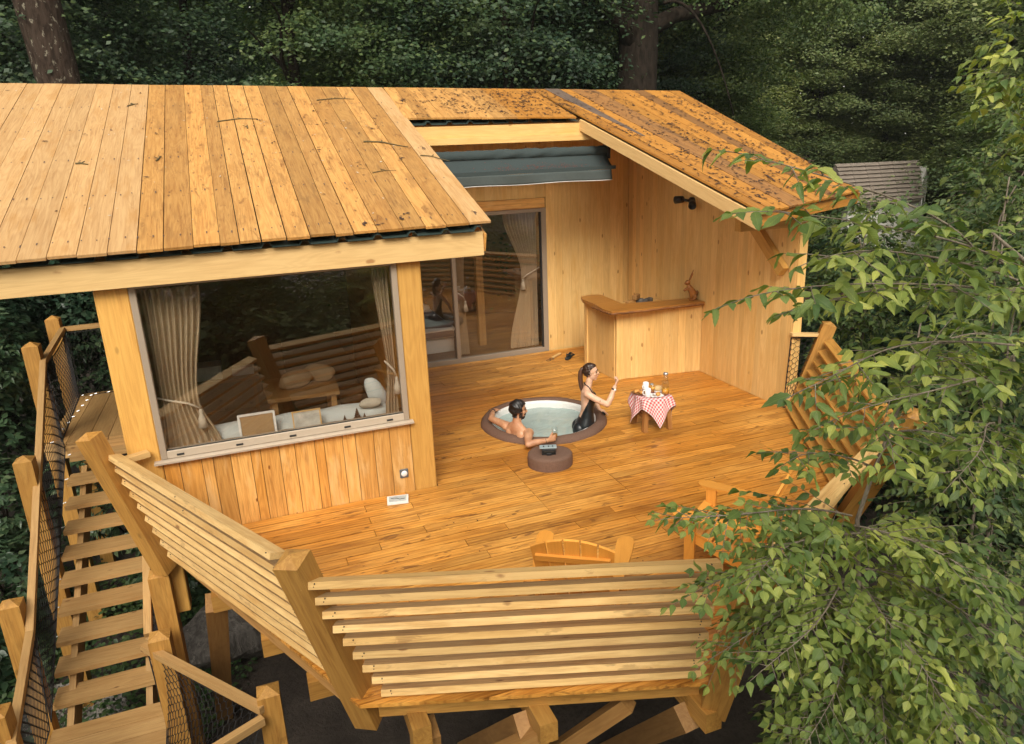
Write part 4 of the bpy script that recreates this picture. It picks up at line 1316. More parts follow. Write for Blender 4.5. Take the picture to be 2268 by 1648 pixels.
# ================================================================== STOOL, CLOTH AND BREAKFAST
SX, SY = 5.015, 8.11
stool = thing('breakfast_stool', 'rustic wooden stool standing under the red checked cloth', 'stool', (SX, SY, 0))
ang = R(-6)
def st(a, b, z):
    return (SX + a * math.cos(ang) - b * math.sin(ang), SY + a * math.sin(ang) + b * math.cos(ang), z)
slab('seat', [st(-0.2, -0.2, 0.47), st(0.2, -0.2, 0.47), st(0.2, 0.2, 0.47), st(-0.2, 0.2, 0.47)], (0, 0, 1), 0.04, 'stool', stool, (1, 0, 0), 0.01)
for a, b in ((-1, -1), (1, -1), (1, 1), (-1, 1)):
    bar('leg', st(0.185 * a, 0.185 * b, 0.002), st(0.15 * a, 0.15 * b, 0.43), 0.062, 0.062, 'stool', stool, (0, 1, 0), 0.008)
for a0, b0, a1, b1 in ((-1, -1, 1, -1), (-1, 1, 1, 1), (-1, -1, -1, 1), (1, -1, 1, 1)):
    bar('stretcher', st(0.165 * a0, 0.165 * b0, 0.2), st(0.165 * a1, 0.165 * b1, 0.2), 0.03, 0.05, 'stool', stool)
def cloth(u, v):
    a, b = (u - 0.5) * 0.90, (v - 0.5) * 0.90
    c, s = math.cos(R(36)), math.sin(R(36))
    x, y_ = a * c - b * s, a * s + b * c
    sx_, sy_ = x * math.cos(-ang) - y_ * math.sin(-ang), x * math.sin(-ang) + y_ * math.cos(-ang)
    rho = (abs(sx_) ** 8 + abs(sy_) ** 8) ** 0.125 + 1e-9
    th = math.atan2(sy_, sx_)
    e = max(0.0, rho - 0.212)
    fold = math.sin(8 * th + 0.6) * min(1.0, e / 0.10)
    k = (min(rho, 0.212) + 0.20 * e + 0.016 * fold + (0.012 if e > 0 else 0)) / rho
    z = 0.474 - max(0.0, 0.95 * e - 0.004)
    return (SX + x * k, SY + y_ * k, z)
ck = grid_mesh('checked_cloth', cloth, 48, 48, 'gingham', None, True, 0.003)
tag(ck, 'red and white gingham cloth draped over the stool', 'tablecloth')
ZT = 0.480
def mug(x, y_, rz, label):
    g = thing('mug', label, 'mug', (x, y_, ZT), 0, 'white mugs on the checked cloth')
    lathe('cup', [(0, 0.0), (0.036, 0.0), (0.039, 0.006), (0.041, 0.115), (0.038, 0.115), (0.036, 0.01), (0, 0.01)], (x, y_, ZT), 'white', g, 24)
    d = Vector((math.cos(rz), math.sin(rz), 0))
    tube('handle', [Vector((x, y_, ZT)) + d * a + Vector((0, 0, z)) for a, z in ((0.038, 0.09), (0.062, 0.088), (0.070, 0.06), (0.062, 0.032), (0.038, 0.03))], 0.007, 'white', g, 8)
mug(5.01, 8.26, R(200), 'white mug at the back of the checked cloth, handle to the left')
mug(4.895, 8.015, R(160), 'white mug at the front left of the checked cloth by the pastry tray')
def rplate(name, x, y_, w, d, rz, label, mat='white'):
    g = thing(name, label, 'plate', (x, y_, ZT), rz)
    def f(u, v):
        a, b = (u - 0.5) * 2, (v - 0.5) * 2
        r = max(abs(a), abs(b))
        px = a * w * (1 - 0.10 * b * b)
        py = b * d * (1 - 0.10 * a * a)
        h = 0.004 + (0.014 * max(0, (r - 0.72) / 0.28))
        c, s = math.cos(rz), math.sin(rz)
        return (x + px * c - py * s, y_ + px * s + py * c, ZT + h)
    grid_mesh('dish', f, 16, 16, mat, g, False, 0.004)
    return g
rplate('plate', 5.01, 7.985, 0.095, 0.075, R(-14), 'square white plate with a pastry at the front of the checked cloth')
rplate('pastry_tray', 4.865, 8.19, 0.085, 0.10, R(20), 'small dark patterned tray of pastries at the left of the checked cloth', 'wicker')
rplate('bread_dish', 5.14, 8.16, 0.085, 0.075, R(10), 'white dish of bread beside the glass carafe')
def blob(name, x, y_, z, rx, ry, rz_, mat, label, cat, rot=0.0, group=None):
    def f(u, v):
        a, t = 2 * math.pi * u, math.pi * v
        k = 1 + 0.10 * math.sin(3 * a + 2 * t) + 0.06 * math.sin(7 * a)
        px, py, pz = rx * k * math.sin(t) * math.cos(a), ry * k * math.sin(t) * math.sin(a), rz_ * math.cos(t)
        c, s = math.cos(rot), math.sin(rot)
        return (x + px * c - py * s, y_ + px * s + py * c, z + rz_ * 0.8 + max(pz, -rz_ * 0.78))
    o = grid_mesh(name, f, 20, 12, mat)
    tag(o, label, cat, group)
    return o
blob('croissant', 5.035, 7.98, ZT + 0.008, 0.055, 0.032, 0.026, 'bread', 'golden pastry lying on the square white plate', 'pastry', 0.9)
for dx, dy, rt, lb in ((-0.02, 0.03, 0.3, 'golden pastry at the back of the small dark tray'), (0.01, -0.035, 1.0, 'golden pastry at the front of the small dark tray')):
    blob('croissant', 4.865 + dx, 8.19 + dy, ZT + 0.008, 0.048, 0.028, 0.022, 'bread', lb, 'pastry', rt, 'pastries on the tray')
blob('bread_roll', 5.14, 8.165, ZT + 0.008, 0.065, 0.045, 0.04, plain('pale_crust', (0.62, 0.42, 0.2), 0.7, 0, 0.3, 30), 'pale bread roll in the white dish', 'bread')
kn = bar('knife', (4.965, 7.94, ZT + 0.02), (4.985, 8.04, ZT + 0.02), 0.014, 0.004, 'steel', None, (0, 0, 1), 0.001)
tag(kn, 'steel knife lying on the square white plate', 'knife')
car = thing('carafe', 'glass carafe with metal lid at the right of the checked cloth', 'carafe', (5.15, 7.985, ZT))
lathe('body', [(r_ * 1.2, z_ * 1.25) for r_, z_ in ((0, 0.002), (0.040, 0.002), (0.044, 0.01), (0.044, 0.10), (0.036, 0.15), (0.024, 0.19), (0.024, 0.225), (0.022, 0.225), (0.022, 0.19), (0.034, 0.148), (0.042, 0.10), (0.042, 0.012), (0, 0.010))], (5.15, 7.985, ZT), 'cup_glass', car, 24)
lathe('content', [(0, 0.015), (0.049, 0.015), (0.049, 0.085), (0, 0.085)], (5.15, 7.985, ZT), 'juice', car, 20)
lathe('lid', [(0, 0.283), (0.033, 0.283), (0.033, 0.312), (0, 0.314)], (5.15, 7.985, ZT), 'steel', car, 20)
gl = thing('juice_glass', 'tall glass of orange juice behind the plate on the checked cloth', 'glass', (5.05, 8.14, ZT))
lathe('tumbler', [(0, 0.002), (0.028, 0.002), (0.032, 0.125), (0.030, 0.125), (0.026, 0.006), (0, 0.006)], (5.05, 8.14, ZT), 'cup_glass', gl, 20)
lathe('juice', [(0, 0.007), (0.0258, 0.007), (0.029, 0.09), (0, 0.09)], (5.05, 8.14, ZT), 'juice', gl, 20)
jr = thing('jam_jar', 'small glass jar with steel lid behind the bread dish', 'jar', (5.10, 8.255, ZT))
lathe('glass', [(0, 0.002), (0.026, 0.002), (0.028, 0.06), (0.022, 0.07), (0, 0.07)], (5.10, 8.255, ZT), 'amber', jr, 20)
lathe('lid', [(0, 0.0705), (0.024, 0.0705), (0.024, 0.088), (0, 0.089)], (5.10, 8.255, ZT), 'steel', jr, 20)

# ================================================================== ARMCHAIRS
def adirondack(x, y_, rz, label):
    g = thing('adirondack_chair', label, 'armchair', (x, y_, 0), rz, 'orange slatted garden armchairs')
    Mx = WM[g.name]
    def P(a, b, c):
        return Mx @ Vector((a, b, c))
    def Dv(a, b, c):
        return Mx.to_3x3() @ Vector((a, b, c))
    for s in (-1, 1):
        bar('front_leg', P(0.29 * s, 0.27, 0.002), P(0.29 * s, 0.27, 0.545), 0.035, 0.095, 'chair', g, Dv(0, 1, 0))
        bar('side_rail', P(0.262 * s, 0.30, 0.33), P(0.262 * s, -0.46, 0.055), 0.022, 0.10, 'chair', g, Dv(0, 0, 1))
        bar('rear_leg', P(0.29 * s, -0.34, 0.002), P(0.29 * s, -0.36, 0.535), 0.03, 0.06, 'chair', g, Dv(0, 1, 0))
        # paddle arm
        c0 = [(0.27, -0.46), (0.325, -0.46), (0.40, 0.12), (0.415, 0.32), (0.40, 0.395), (0.36, 0.42), (0.31, 0.41), (0.275, 0.37), (0.265, 0.28)]
        pts = [P(px * s, py, 0.568) for px, py in (c0 if s > 0 else c0[::-1])]
        slab('arm', pts, (0, 0, 1), 0.022, 'chair', g, Dv(0, 1, 0), 0.005)
    for i in range(6):
        f = i / 5
        bar('seat_slat', P(-0.29, 0.30 - 0.46 * f, 0.395 - 0.165 * f), P(0.29, 0.30 - 0.46 * f, 0.395 - 0.165 * f), 0.078, 0.02, 'chair', g, Dv(0, -0.33, 1))
    tops = [0.95, 1.005, 1.025, 1.005, 0.95]
    for i in range(5):
        k = i - 2
        t = tops[i]
        zb, yb = 0.22, -0.165
        def bk_(z):
            return yb - (z - zb) * 0.40
        w0, w1 = 0.046, 0.056
        def sx_(z):
            f = (z - zb) / 0.7
            return k * (0.104 + 0.022 * f)
        def wd(z):
            return w0 + (w1 - w0) * (z - zb) / 0.7
        tl = t - (0.045 if k < 0 else (-0.0 if k == 0 else 0.0))
        def tp(x):
            return 1.035 - 0.95 * x * x
        xa_, xb_ = sx_(0.98) - wd(0.98), sx_(0.98) + wd(0.98)
        pts = [P(sx_(zb) - wd(zb), yb, zb), P(sx_(zb) + wd(zb), yb, zb)]
        for q in (1.0, 0.5, 0.0):
            x_ = xa_ + (xb_ - xa_) * q
            pts.append(P(x_, bk_(tp(x_)), tp(x_)))
        slab('back_slat', pts, Dv(0, 1, 0.40), 0.02, 'chair', g, Dv(0, -0.40, 1), 0.004)
    for z, hw in ((0.84, 0.28), (0.53, 0.40), (0.26, 0.29)):
        yy_ = -0.165 - (z - 0.22) * 0.40 - 0.036
        bar('back_rail', P(-hw, yy_, z), P(hw, yy_, z), 0.025, 0.06, 'chair', g, Dv(0, -0.40, 1))
    return g
adirondack(2.22, 4.62, R(-33), 'orange slatted garden armchair behind the front railing, facing the hot tub')
adirondack(3.86, 4.86, R(36), 'orange slatted garden armchair half hidden behind the sapling leaves')

# ================================================================== SMALL THINGS ON THE DECK
def slipper(x, y_, rz, tilt, label):
    g = thing('slipper', label, 'slipper', (x, y_, 0), rz, 'slippers by the sliding door')
    Mx = WM[g.name] @ Matrix.Rotation(tilt, 4, 'Y')
    pts = []
    for i in range(20):
        a = 2 * math.pi * i / 20
        w = 0.046 - 0.010 * math.cos(a)
        pts.append(Mx @ Vector((0.14 * math.cos(a), w * math.sin(a) * 1.05, 0.028 + abs(math.sin(tilt)) * 0.04)))
    slab('sole', pts, Mx.to_3x3() @ Vector((0, 0, 1)), 0.024, 'slipper', g, Mx.to_3x3() @ Vector((1, 0, 0)), 0.004)
    def f(u, v):
        a = math.pi * u
        return Mx @ Vector((0.01 + 0.085 * v, 0.052 * math.cos(a), 0.028 + (0.05 - 0.02 * v) * math.sin(a)))
    grid_mesh('strap', f, 10, 4, 'slipper', g, False, 0.006)
slipper(5.44, 11.72, R(48), 0.0, 'navy slipper lying right of the open-toed pair by the door')
slipper(5.53, 11.84, R(38), 0.3, 'navy slipper tipped against its fellow by the door')
sg = thing('reading_glasses', 'wire framed spectacles lying on the deck left of the slippers', 'spectacles', (5.16, 11.84, 0))
for dx in (-0.05, 0.03):
    lathe('lens_ring', [(0.042, 0.008), (0.048, 0.012), (0.042, 0.016), (0.038, 0.012), (0.042, 0.008)], (5.10 + dx * 1.2, 11.78 + dx * 0.9, 0.0), 'black', sg, 16)
ws_ = bar('wooden_scraper', (5.18, 11.86, 0.018), (5.42, 12.05, 0.018), 0.05, 0.02, 'beam', None, (0, 0, 1), 0.006)
tag(ws_, 'flat wooden piece lying on the deck beside the sliding door', 'wood piece')
pf = thing('framed_picture', 'white framed picture panel lying on the deck below the power socket', 'picture', (1.255, 7.40, 0), 0)
slab('board', [(1.14, 7.32, 0.03), (1.37, 7.28, 0.03), (1.41, 7.45, 0.03), (1.17, 7.49, 0.03)], (0, 0, 1), 0.026, 'white', pf, None, 0.004)
slab('print', [(1.165, 7.338, 0.0315), (1.355, 7.304, 0.0315), (1.386, 7.436, 0.0315), (1.187, 7.470, 0.0315)], (0, 0, 1), 0.001, plain('pale_print', (0.42, 0.47, 0.47), 0.5, 0, 0.5, 14), pf, None, 0)
bm = bmesh.new()
tube_geo(bm, [(1.20, 7.42, 0.033), (1.26, 7.40, 0.033), (1.29, 7.36, 0.033), (1.35, 7.36, 0.033)], 0.004, 4)
link('drawn_line', bm_done(bm, 'drawn_line'), 'gasket', pf)

# ================================================================== INTERIOR THINGS SEEN THROUGH GLASS
def curtain(name, label, xa, xb, y_, zt, zb, pinch, zp, xp, side, n=9, flare=0.0):
    g = thing(name, label, 'curtain', ((xa + xb) / 2, y_, zb), 0, 'beige tied-back curtains')
    def f(u, v):
        z = zt + (zb - zt) * v
        fp_ = (zt - zp) / (zt - zb)
        if v < fp_:
            k = v / fp_
            k = k * k * (3 - 2 * k)
            x0, x1 = xa + (xp - pinch / 2 - xa) * k, xb + (xp + pinch / 2 - xb) * k
        else:
            k = (v - fp_) / (1 - fp_)
            k = k * k * (3 - 2 * k)
            x0, x1 = xp - pinch / 2 + (xa - flare - xp + pinch / 2) * k * 0.8, xp + pinch / 2 + (xb + flare - xp - pinch / 2) * k * 0.7
        ph = 2 * math.pi * n * u
        return (x0 + (x1 - x0) * u, y_ + 0.032 * math.sin(ph) + 0.012 * math.sin(ph * 0.37 + 3 * v), z)
    grid_mesh('drape', f, 140, 24, 'curtain', g)
    tx = xp + pinch / 2 * side
    tube('tie_rope', [(xp - side * pinch * 0.7, y_ + 0.0, zp + 0.08), (xp - side * pinch * 0.3, y_ - 0.055, zp + 0.04), (xp + side * pinch * 0.2, y_ - 0.06, zp - 0.02), (tx, y_ - 0.055, zp - 0.09)], 0.012, 'rope', g, 8)
    ta = lathe('tassel', [(0.0, 0.0), (0.016, -0.005), (0.02, -0.03), (0.018, -0.05), (0.035, -0.10), (0.05, -0.20), (0.0, -0.20)], (tx, y_ - 0.06, zp - 0.10), 'rope', g, 16)
    return g
curtain('curtain', 'beige curtain tied back at the left side of the big window', -0.98, -0.44, 7.83, 2.58, 0.86, 0.36, 1.40, -0.80, 1, 9, 0.05)
curtain('curtain', 'beige curtain gathered at the right side of the big window', 1.29, 1.46, 7.83, 2.58, 0.86, 0.09, 1.45, 1.41, 1, 4)
curtain('curtain', 'beige curtain with cream tassel at the right end of the sliding door', 4.56, 5.22, 12.62, 2.66, 0.08, 0.30, 1.52, 5.06, -1, 10)
curtain('curtain', 'narrow beige curtain hanging at the middle of the sliding door', 3.62, 3.86, 12.75, 2.66, 0.05, 0.14, 1.2, 3.72, 1, 5)
# window cushion bolster
def bol(u, v):
    a = 2 * math.pi * u
    x = -0.85 + 2.2 * v
    r = 0.14 * (1 + 0.05 * math.sin(9 * v * 3) + 0.03 * math.sin(a * 3 + 20 * v)) * (0.6 + 0.4 * min(1, min(v, 1 - v) * 12))
    return (x, 8.02 + r * 1.2 * math.cos(a), 0.885 + r * math.sin(a) * 0.9)
bs = grid_mesh('bolster', bol, 20, 50, 'cushion')
tag(bs, 'long pale bolster along the window ledge behind the glass', 'bolster')
pl = thing('pillow', 'pale pillow propped up in the right corner of the window ledge', 'pillow', (1.28, 8.02, 0.98))
def pil(u, v):
    a, t = 2 * math.pi * u, math.pi * v
    k = (abs(math.cos(a)) ** 3 + abs(math.sin(a)) ** 3) ** (-1 / 3)
    px, pz = 0.11 * math.sin(t) * math.cos(a) * k, 0.17 * math.sin(t) * math.sin(a) * k
    return (1.25 + px * (1 - 1.2 * pz) - 0.35 * pz, 8.06 + 0.07 * math.cos(t), 1.12 + pz)
grid_mesh('case', pil, 24, 14, 'cushion', pl)
blob('pine_twist', 1.15, 7.9, 0.99, 0.13, 0.06, 0.06, plain('cream_wrap', (0.5, 0.46, 0.38), 0.9, 0, 0.2, 20), 'crumpled cream cloth at the foot of the pillow on the ledge', 'cloth')
ledge = box('window_ledge', (-1.18, 7.73, 0.70), (1.6, 8.25, 0.80), 'floor', house)
box('window_board', (-1.0, 7.62, 0.84), (1.5, 7.86, 0.90), 'inner', house)
f1 = thing('framed_picture', 'white edged picture frame with bare kraft back leaning inside the window', 'picture frame', (-0.1, 7.74, 0.91), 0, 'picture frames leaning inside the window')
slab('back_board', [(-0.255, 7.72, 0.92), (0.075, 7.72, 0.92), (0.075, 7.76, 1.150), (-0.255, 7.76, 1.150)], (0, -1, 0.17), 0.008, 'kraft', f1)
for a, b in (((-0.27, 7.715, 0.91), (-0.27, 7.758, 1.165)), ((0.09, 7.715, 0.91), (0.09, 7.758, 1.165)), ((-0.28, 7.758, 1.162), (0.10, 7.758, 1.162))):
    bar('moulding', a, b, 0.022, 0.022, 'white', f1)
f2 = thing('framed_picture', 'small pale wooden frame with brown marks leaning inside the window', 'picture frame', (0.43, 7.74, 0.91), 0, 'picture frames leaning inside the window')
slab('back_board', [(0.29, 7.72, 0.92), (0.56, 7.72, 0.92), (0.56, 7.76, 1.100), (0.29, 7.76, 1.100)], (0, -1, 0.2), 0.008, plain('streaked_glass', (0.5, 0.5, 0.46), 0.4, 0, 0.6, 9), f2)
for a, b in (((0.28, 7.715, 0.91), (0.28, 7.758, 1.115)), ((0.57, 7.715, 0.91), (0.57, 7.758, 1.115)), ((0.27, 7.758, 1.112), (0.58, 7.758, 1.112))):
    bar('moulding', a, b, 0.014, 0.014, 'beam', f2)
for i, (px, s) in enumerate(((0.83, 0.6), (0.97, 1.0), (1.05, 0.55))):
    prof = []
    for k in range(13):
        t = k / 12
        prof.append(((0.055 * (1 - t) * (1.0 if k % 2 else 0.6) + 0.004) * s, 0.15 * t * s))
    o = lathe('pine_cone', [(0, 0)] + prof + [(0, 0.152 * s)], (px, 7.74, 0.905), 'pine_cone', None, 12, (0, 0, 1), True, False)
    tag(o, ['small pine cone at the left of the three on the window board', 'tallest pine cone standing on the window board', 'small pine cone at the right of the three on the window board'][i], 'pine cone', 'pine cones on the window board')
tb = thing('dining_table', 'wooden table with paper bags seen through the big window', 'table', (0.5, 9.9, 0))
slab('tabletop', [(0.06, 9.45, 0.76), (0.98, 9.40, 0.76), (1.02, 10.45, 0.76), (0.02, 10.40, 0.76)], (0, 0, 1), 0.05, 'table', tb, (1, 0, 0), 0.006)
for px, py in ((0.14, 9.52), (0.9, 9.48), (0.92, 10.35), (0.12, 10.3)):
    bar('leg', (px, py, 0.002), (px, py, 0.71), 0.07, 0.07, 'table', tb, (0, 1, 0))
for i, (px, py, rz) in enumerate(((0.45, 9.85, 0.5), (0.78, 10.02, -0.5))):
    g = blob('paper_bag', px, py, 0.762, 0.25, 0.13, 0.13, 'paper_bag', ['brown paper bag at the left on the table behind the window', 'brown paper bag at the right on the table behind the window'][i], 'paper bag', rz, 'paper bags on the dining table')
dsk = thing('side_desk', 'narrow wooden desk with white boxes behind the big window', 'desk', (-0.5, 11.0, 0))
slab('desktop', [(-1.1, 10.7, 0.75), (0.0, 10.7, 0.75), (0.0, 11.3, 0.75), (-1.1, 11.3, 0.75)], (0, 0, 1), 0.04, 'stool', dsk)
for px, py in ((-1.02, 10.78), (-0.08, 10.78), (-0.08, 11.22), (-1.02, 11.22)):
    bar('leg', (px, py, 0.002), (px, py, 0.71), 0.05, 0.05, 'stool', dsk, (0, 1, 0))
o = box('white_box', (-0.95, 10.8, 0.752), (-0.5, 11.15, 0.95), 'white', None, 0.006)
tag(o, 'large white box on the desk behind the left curtain', 'box')
o = box('white_box', (-0.36, 10.85, 0.752), (-0.06, 11.02, 0.86), 'white', None, 0.006)
tag(o, 'small flat white box at the right end of the desk', 'box')
wk = thing('wicker_basket', 'brown wicker basket on the floor behind the dining table', 'basket', (1.3, 10.9, 0))
lathe('basket', [(0, 0.002), (0.16, 0.002), (0.20, 0.32), (0.185, 0.32), (0.15, 0.02), (0, 0.02)], (1.3, 10.9, 0), 'wicker', wk, 20)
bed = thing('bed', 'bed with grey blanket and white valance behind the left door pane', 'bed', (3.0, 14.1, 0))
box('mattress', (2.1, 13.2, 0.28), (3.72, 15.2, 0.52), 'linen', bed, 0.05)
box('bed_base', (2.15, 13.25, 0.005), (3.68, 15.15, 0.275), 'linen', bed, 0.01)
def blk(u, v):
    return (2.08 + 1.68 * u, 13.16 + 1.5 * v, 0.535 + 0.01 * math.sin(9 * u) * math.sin(8 * v) - 0.2 * max(0, u - 0.95) / 0.05 - 0.2 * max(0, 0.05 - v) / 0.05)
grid_mesh('blanket', blk, 30, 30, 'grey_blanket', bed, False, 0.01)
blob('pillow', 3.3, 14.9, 0.525, 0.33, 0.2, 0.09, 'linen', 'white pillow on the bed behind the left door pane', 'pillow')
bt = thing('bedside_table', 'small round bedside table with a lantern beyond the bed', 'bedside table', (3.72, 15.65, 0))
lathe('top', [(0, 0.62), (0.24, 0.62), (0.24, 0.66), (0, 0.66)], (3.75, 15.7, 0), 'stool', bt, 20)
lathe('stem', [(0.05, 0.003), (0.04, 0.62)], (3.75, 15.7, 0), 'stool', bt, 10)
ln = lathe('lantern', [(0, 0.0), (0.06, 0.0), (0.07, 0.16), (0.03, 0.22), (0.02, 0.28), (0, 0.28)], (3.72, 15.68, 0.662), 'cup_glass', None, 16)
tag(ln, 'glass lantern on the round bedside table', 'lantern')

# ================================================================== PEOPLE
def ell_geo(bm, c, rx, ry, rz, ax=None, nu=20, nv=12):
    """ellipsoid with axes matrix ax (3 columns: x,y,z dirs)"""
    c = Vector(c)
    ax = ax or (Vector((1, 0, 0)), Vector((0, 1, 0)), Vector((0, 0, 1)))
    rows = []
    for j in range(nv + 1):
        t = math.pi * j / nv
        if j in (0, nv):
            rows.append([bm.verts.new(c + ax[2] * rz * math.cos(t))])
        else:
            rows.append([bm.verts.new(c + ax[0] * rx * math.sin(t) * math.cos(2 * math.pi * i / nu) + ax[1] * ry * math.sin(t) * math.sin(2 * math.pi * i / nu) + ax[2] * rz * math.cos(t)) for i in range(nu)])
    for a, b in zip(rows[:-1], rows[1:]):
        for i in range(nu):
            k = (i + 1) % nu
            if len(a) == 1:
                bm.faces.new((a[0], b[i], b[k]))
            elif len(b) == 1:
                bm.faces.new((a[i], b[0], a[k]))
            else:
                bm.faces.new((a[i], b[i], b[k], a[k]))

def limb(bm, pts, rad, seg=14, flat=1.0, side=None):
    """closed tapered limb with rounded ends"""
    tube_geo(bm, pts, rad, seg, True, flat, side)
    for p, r in ((pts[0], rad[0]), (pts[-1], rad[-1])):
        ell_geo(bm, p, r * 0.98, r * 0.98, r * 0.98, None, 12, 8)

def fuse(bm, name, voxel, it=6):
    bmesh.ops.recalc_face_normals(bm, faces=bm.faces)
    me = bpy.data.meshes.new(name + '_raw')
    bm.to_mesh(me)
    bm.free()
    o = bpy.data.objects.new(name + '_raw', me)
    COL.objects.link(o)
    r = o.modifiers.new('r', 'REMESH')
    r.mode = 'VOXEL'
    r.voxel_size = voxel
    r.use_smooth_shade = True
    s = o.modifiers.new('s', 'SMOOTH')
    s.factor = 0.5
    s.iterations = it
    bpy.context.view_layer.update()
    dg = bpy.context.evaluated_depsgraph_get()
    out = bpy.data.meshes.new_from_object(o.evaluated_get(dg))
    out.name = name
    bpy.data.objects.remove(o)
    bpy.data.meshes.remove(me)
    return out

def shell(name, body_me, pred, off, mat, parent, smooth_it=0):
    """garment / hair: faces of the body chosen by pred(co), lifted along the normals"""
    bm = bmesh.new()
    bm.from_mesh(body_me)
    bm.normal_update()
    keep = {f for f in bm.faces if pred(f.calc_center_median(), f.normal)}
    bmesh.ops.delete(bm, geom=[f for f in bm.faces if f not in keep], context='FACES')
    for v in bm.verts:
        o_ = off(v.co) if callable(off) else off
        v.co += v.normal * o_
    for _ in range(smooth_it):
        bmesh.ops.smooth_vert(bm, verts=bm.verts, factor=0.4, use_axis_x=True, use_axis_y=True, use_axis_z=True)
    me = bpy.data.meshes.new(name)
    bm.to_mesh(me)
    bm.free()
    o = link(name, me, mat, parent, None, True)
    md = o.modifiers.new('t', 'SOLIDIFY')
    md.thickness = 0.006
    md.offset = -1
    return o

def hand_geo(bm, wrist, d, palm_n, side, curls, size=1.0, spread=0.18, thumb_in=0.6):
    """palm + four fingers + thumb. d: wrist->knuckles, palm_n: out of the palm, side: towards the thumb"""
    d, n, s = Vector(d).normalized(), Vector(palm_n).normalized(), Vector(side).normalized()
    w = Vector(wrist)
    L = 0.10 * size
    # palm as a flattened tube
    tube_geo(bm, [w - d * 0.01, w + d * 0.03 * size, w + d * 0.07 * size, w + d * L], [0.026 * size, 0.036 * size, 0.043 * size, 0.040 * size], 12, True, 0.42, s)
    lens = (0.070, 0.080, 0.074, 0.058)
    for i in range(4):
        k = 1.5 - i
        b = w + d * (L - 0.012 * size) + s * (0.0205 * k * size)
        dirv = (d + s * spread * k * 0.25).normalized()
        c = curls[i] if isinstance(curls, (tuple, list)) else curls
        pts, rad = [b], [0.0105 * size]
        p = b
        angv = 0.0
        for j, fr_ in enumerate((0.45, 0.32, 0.23)):
            angv += c * (0.9, 1.0, 0.7)[j]
            dd_ = dirv * math.cos(angv) + n * math.sin(angv)
            p = p + dd_ * lens[i] * fr_ * size
            pts.append(p)
            rad.append((0.0098, 0.0090, 0.0072)[j] * size)
        limb(bm, pts, rad, 8)
    b = w + d * 0.025 * size + s * 0.028 * size
    t1 = (s * 0.75 + d * 0.6 + n * 0.25 * thumb_in).normalized()
    t2 = (s * 0.1 + d * 0.75 + n * 0.9 * thumb_in).normalized()
    p1 = b + t1 * 0.038 * size
    p2 = p1 + t2 * 0.030 * size
    p3 = p2 + (t2 + n * 0.2).normalized() * 0.024 * size
    limb(bm, [b, p1, p2, p3], [0.016 * size, 0.0125 * size, 0.011 * size, 0.0085 * size], 8)

def head_geo(bm, c, f, l, u, s=1.0, chin_drop=0.0):
    """skull, jaw, nose, lips, chin, ears, brow; c = centre of the skull"""
    c = Vector(c)
    A = (f, l, u)
    def P(a, b, h):
        return c + f * a * s + l * b * s + u * h * s
    ell_geo(bm, P(-0.012, 0, 0.028), 0.102 * s, 0.078 * s, 0.098 * s, A, 24, 16)
    ell_geo(bm, P(0.030, 0, -0.035), 0.066 * s, 0.062 * s, 0.085 * s, A, 20, 14)
    ell_geo(bm, P(0.052, 0, -0.098), 0.034 * s, 0.036 * s, 0.026 * s, A)          # chin
    ell_geo(bm, P(0.020, 0, -0.070), 0.055 * s, 0.056 * s, 0.040 * s, A)          # jaw
    ell_geo(bm, P(0.066, 0, 0.030), 0.024 * s, 0.050 * s, 0.016 * s, A)           # brow
    tube_geo(bm, [P(0.082, 0, 0.020), P(0.098, 0, -0.005), P(0.113, 0, -0.028)], [0.010 * s, 0.012 * s, 0.015 * s], 10)
    ell_geo(bm, P(0.108, 0, -0.030), 0.013 * s, 0.017 * s, 0.011 * s, A)
    ell_geo(bm, P(0.086, 0, -0.062), 0.014 * s, 0.024 * s, 0.010 * s, A)          # lips
    for k in (-1, 1):
        ell_geo(bm, P(0.062, 0.040 * k, -0.022), 0.022 * s, 0.024 * s, 0.024 * s, A)  # cheek
        ell_geo(bm, P(-0.008, 0.077 * k, -0.004), 0.018 * s, 0.012 * s, 0.031 * s, A)  # ear
    return P

def face_parts(g, P, f, l, u, s, skin_dark, lip=True, brow_mat='hair_dark'):
    A = (f, l, u)
    for k in (-1, 1):
        bm = bmesh.new()
        ell_geo(bm, P(0.081, 0.032 * k, 0.006), 0.008 * s, 0.014 * s, 0.0065 * s, A, 10, 6)
        link('eye', bm_done(bm, 'eye'), 'eye', g, None, True)
        bm = bmesh.new()
        tube_geo(bm, [P(0.092, 0.012 * k, 0.026), P(0.090, 0.034 * k, 0.032), P(0.074, 0.056 * k, 0.026)], [0.004 * s, 0.005 * s, 0.003 * s], 6)
        link('eyebrow', bm_done(bm, 'eyebrow'), brow_mat, g, None, True)
    bm = bmesh.new()
    tube_geo(bm, [P(0.088, -0.026, -0.064), P(0.099, 0, -0.061), P(0.088, 0.026, -0.064)], [0.003 * s, 0.0065 * s, 0.003 * s], 6)
    link('mouth', bm_done(bm, 'mouth'), 'lip', g, None, True)

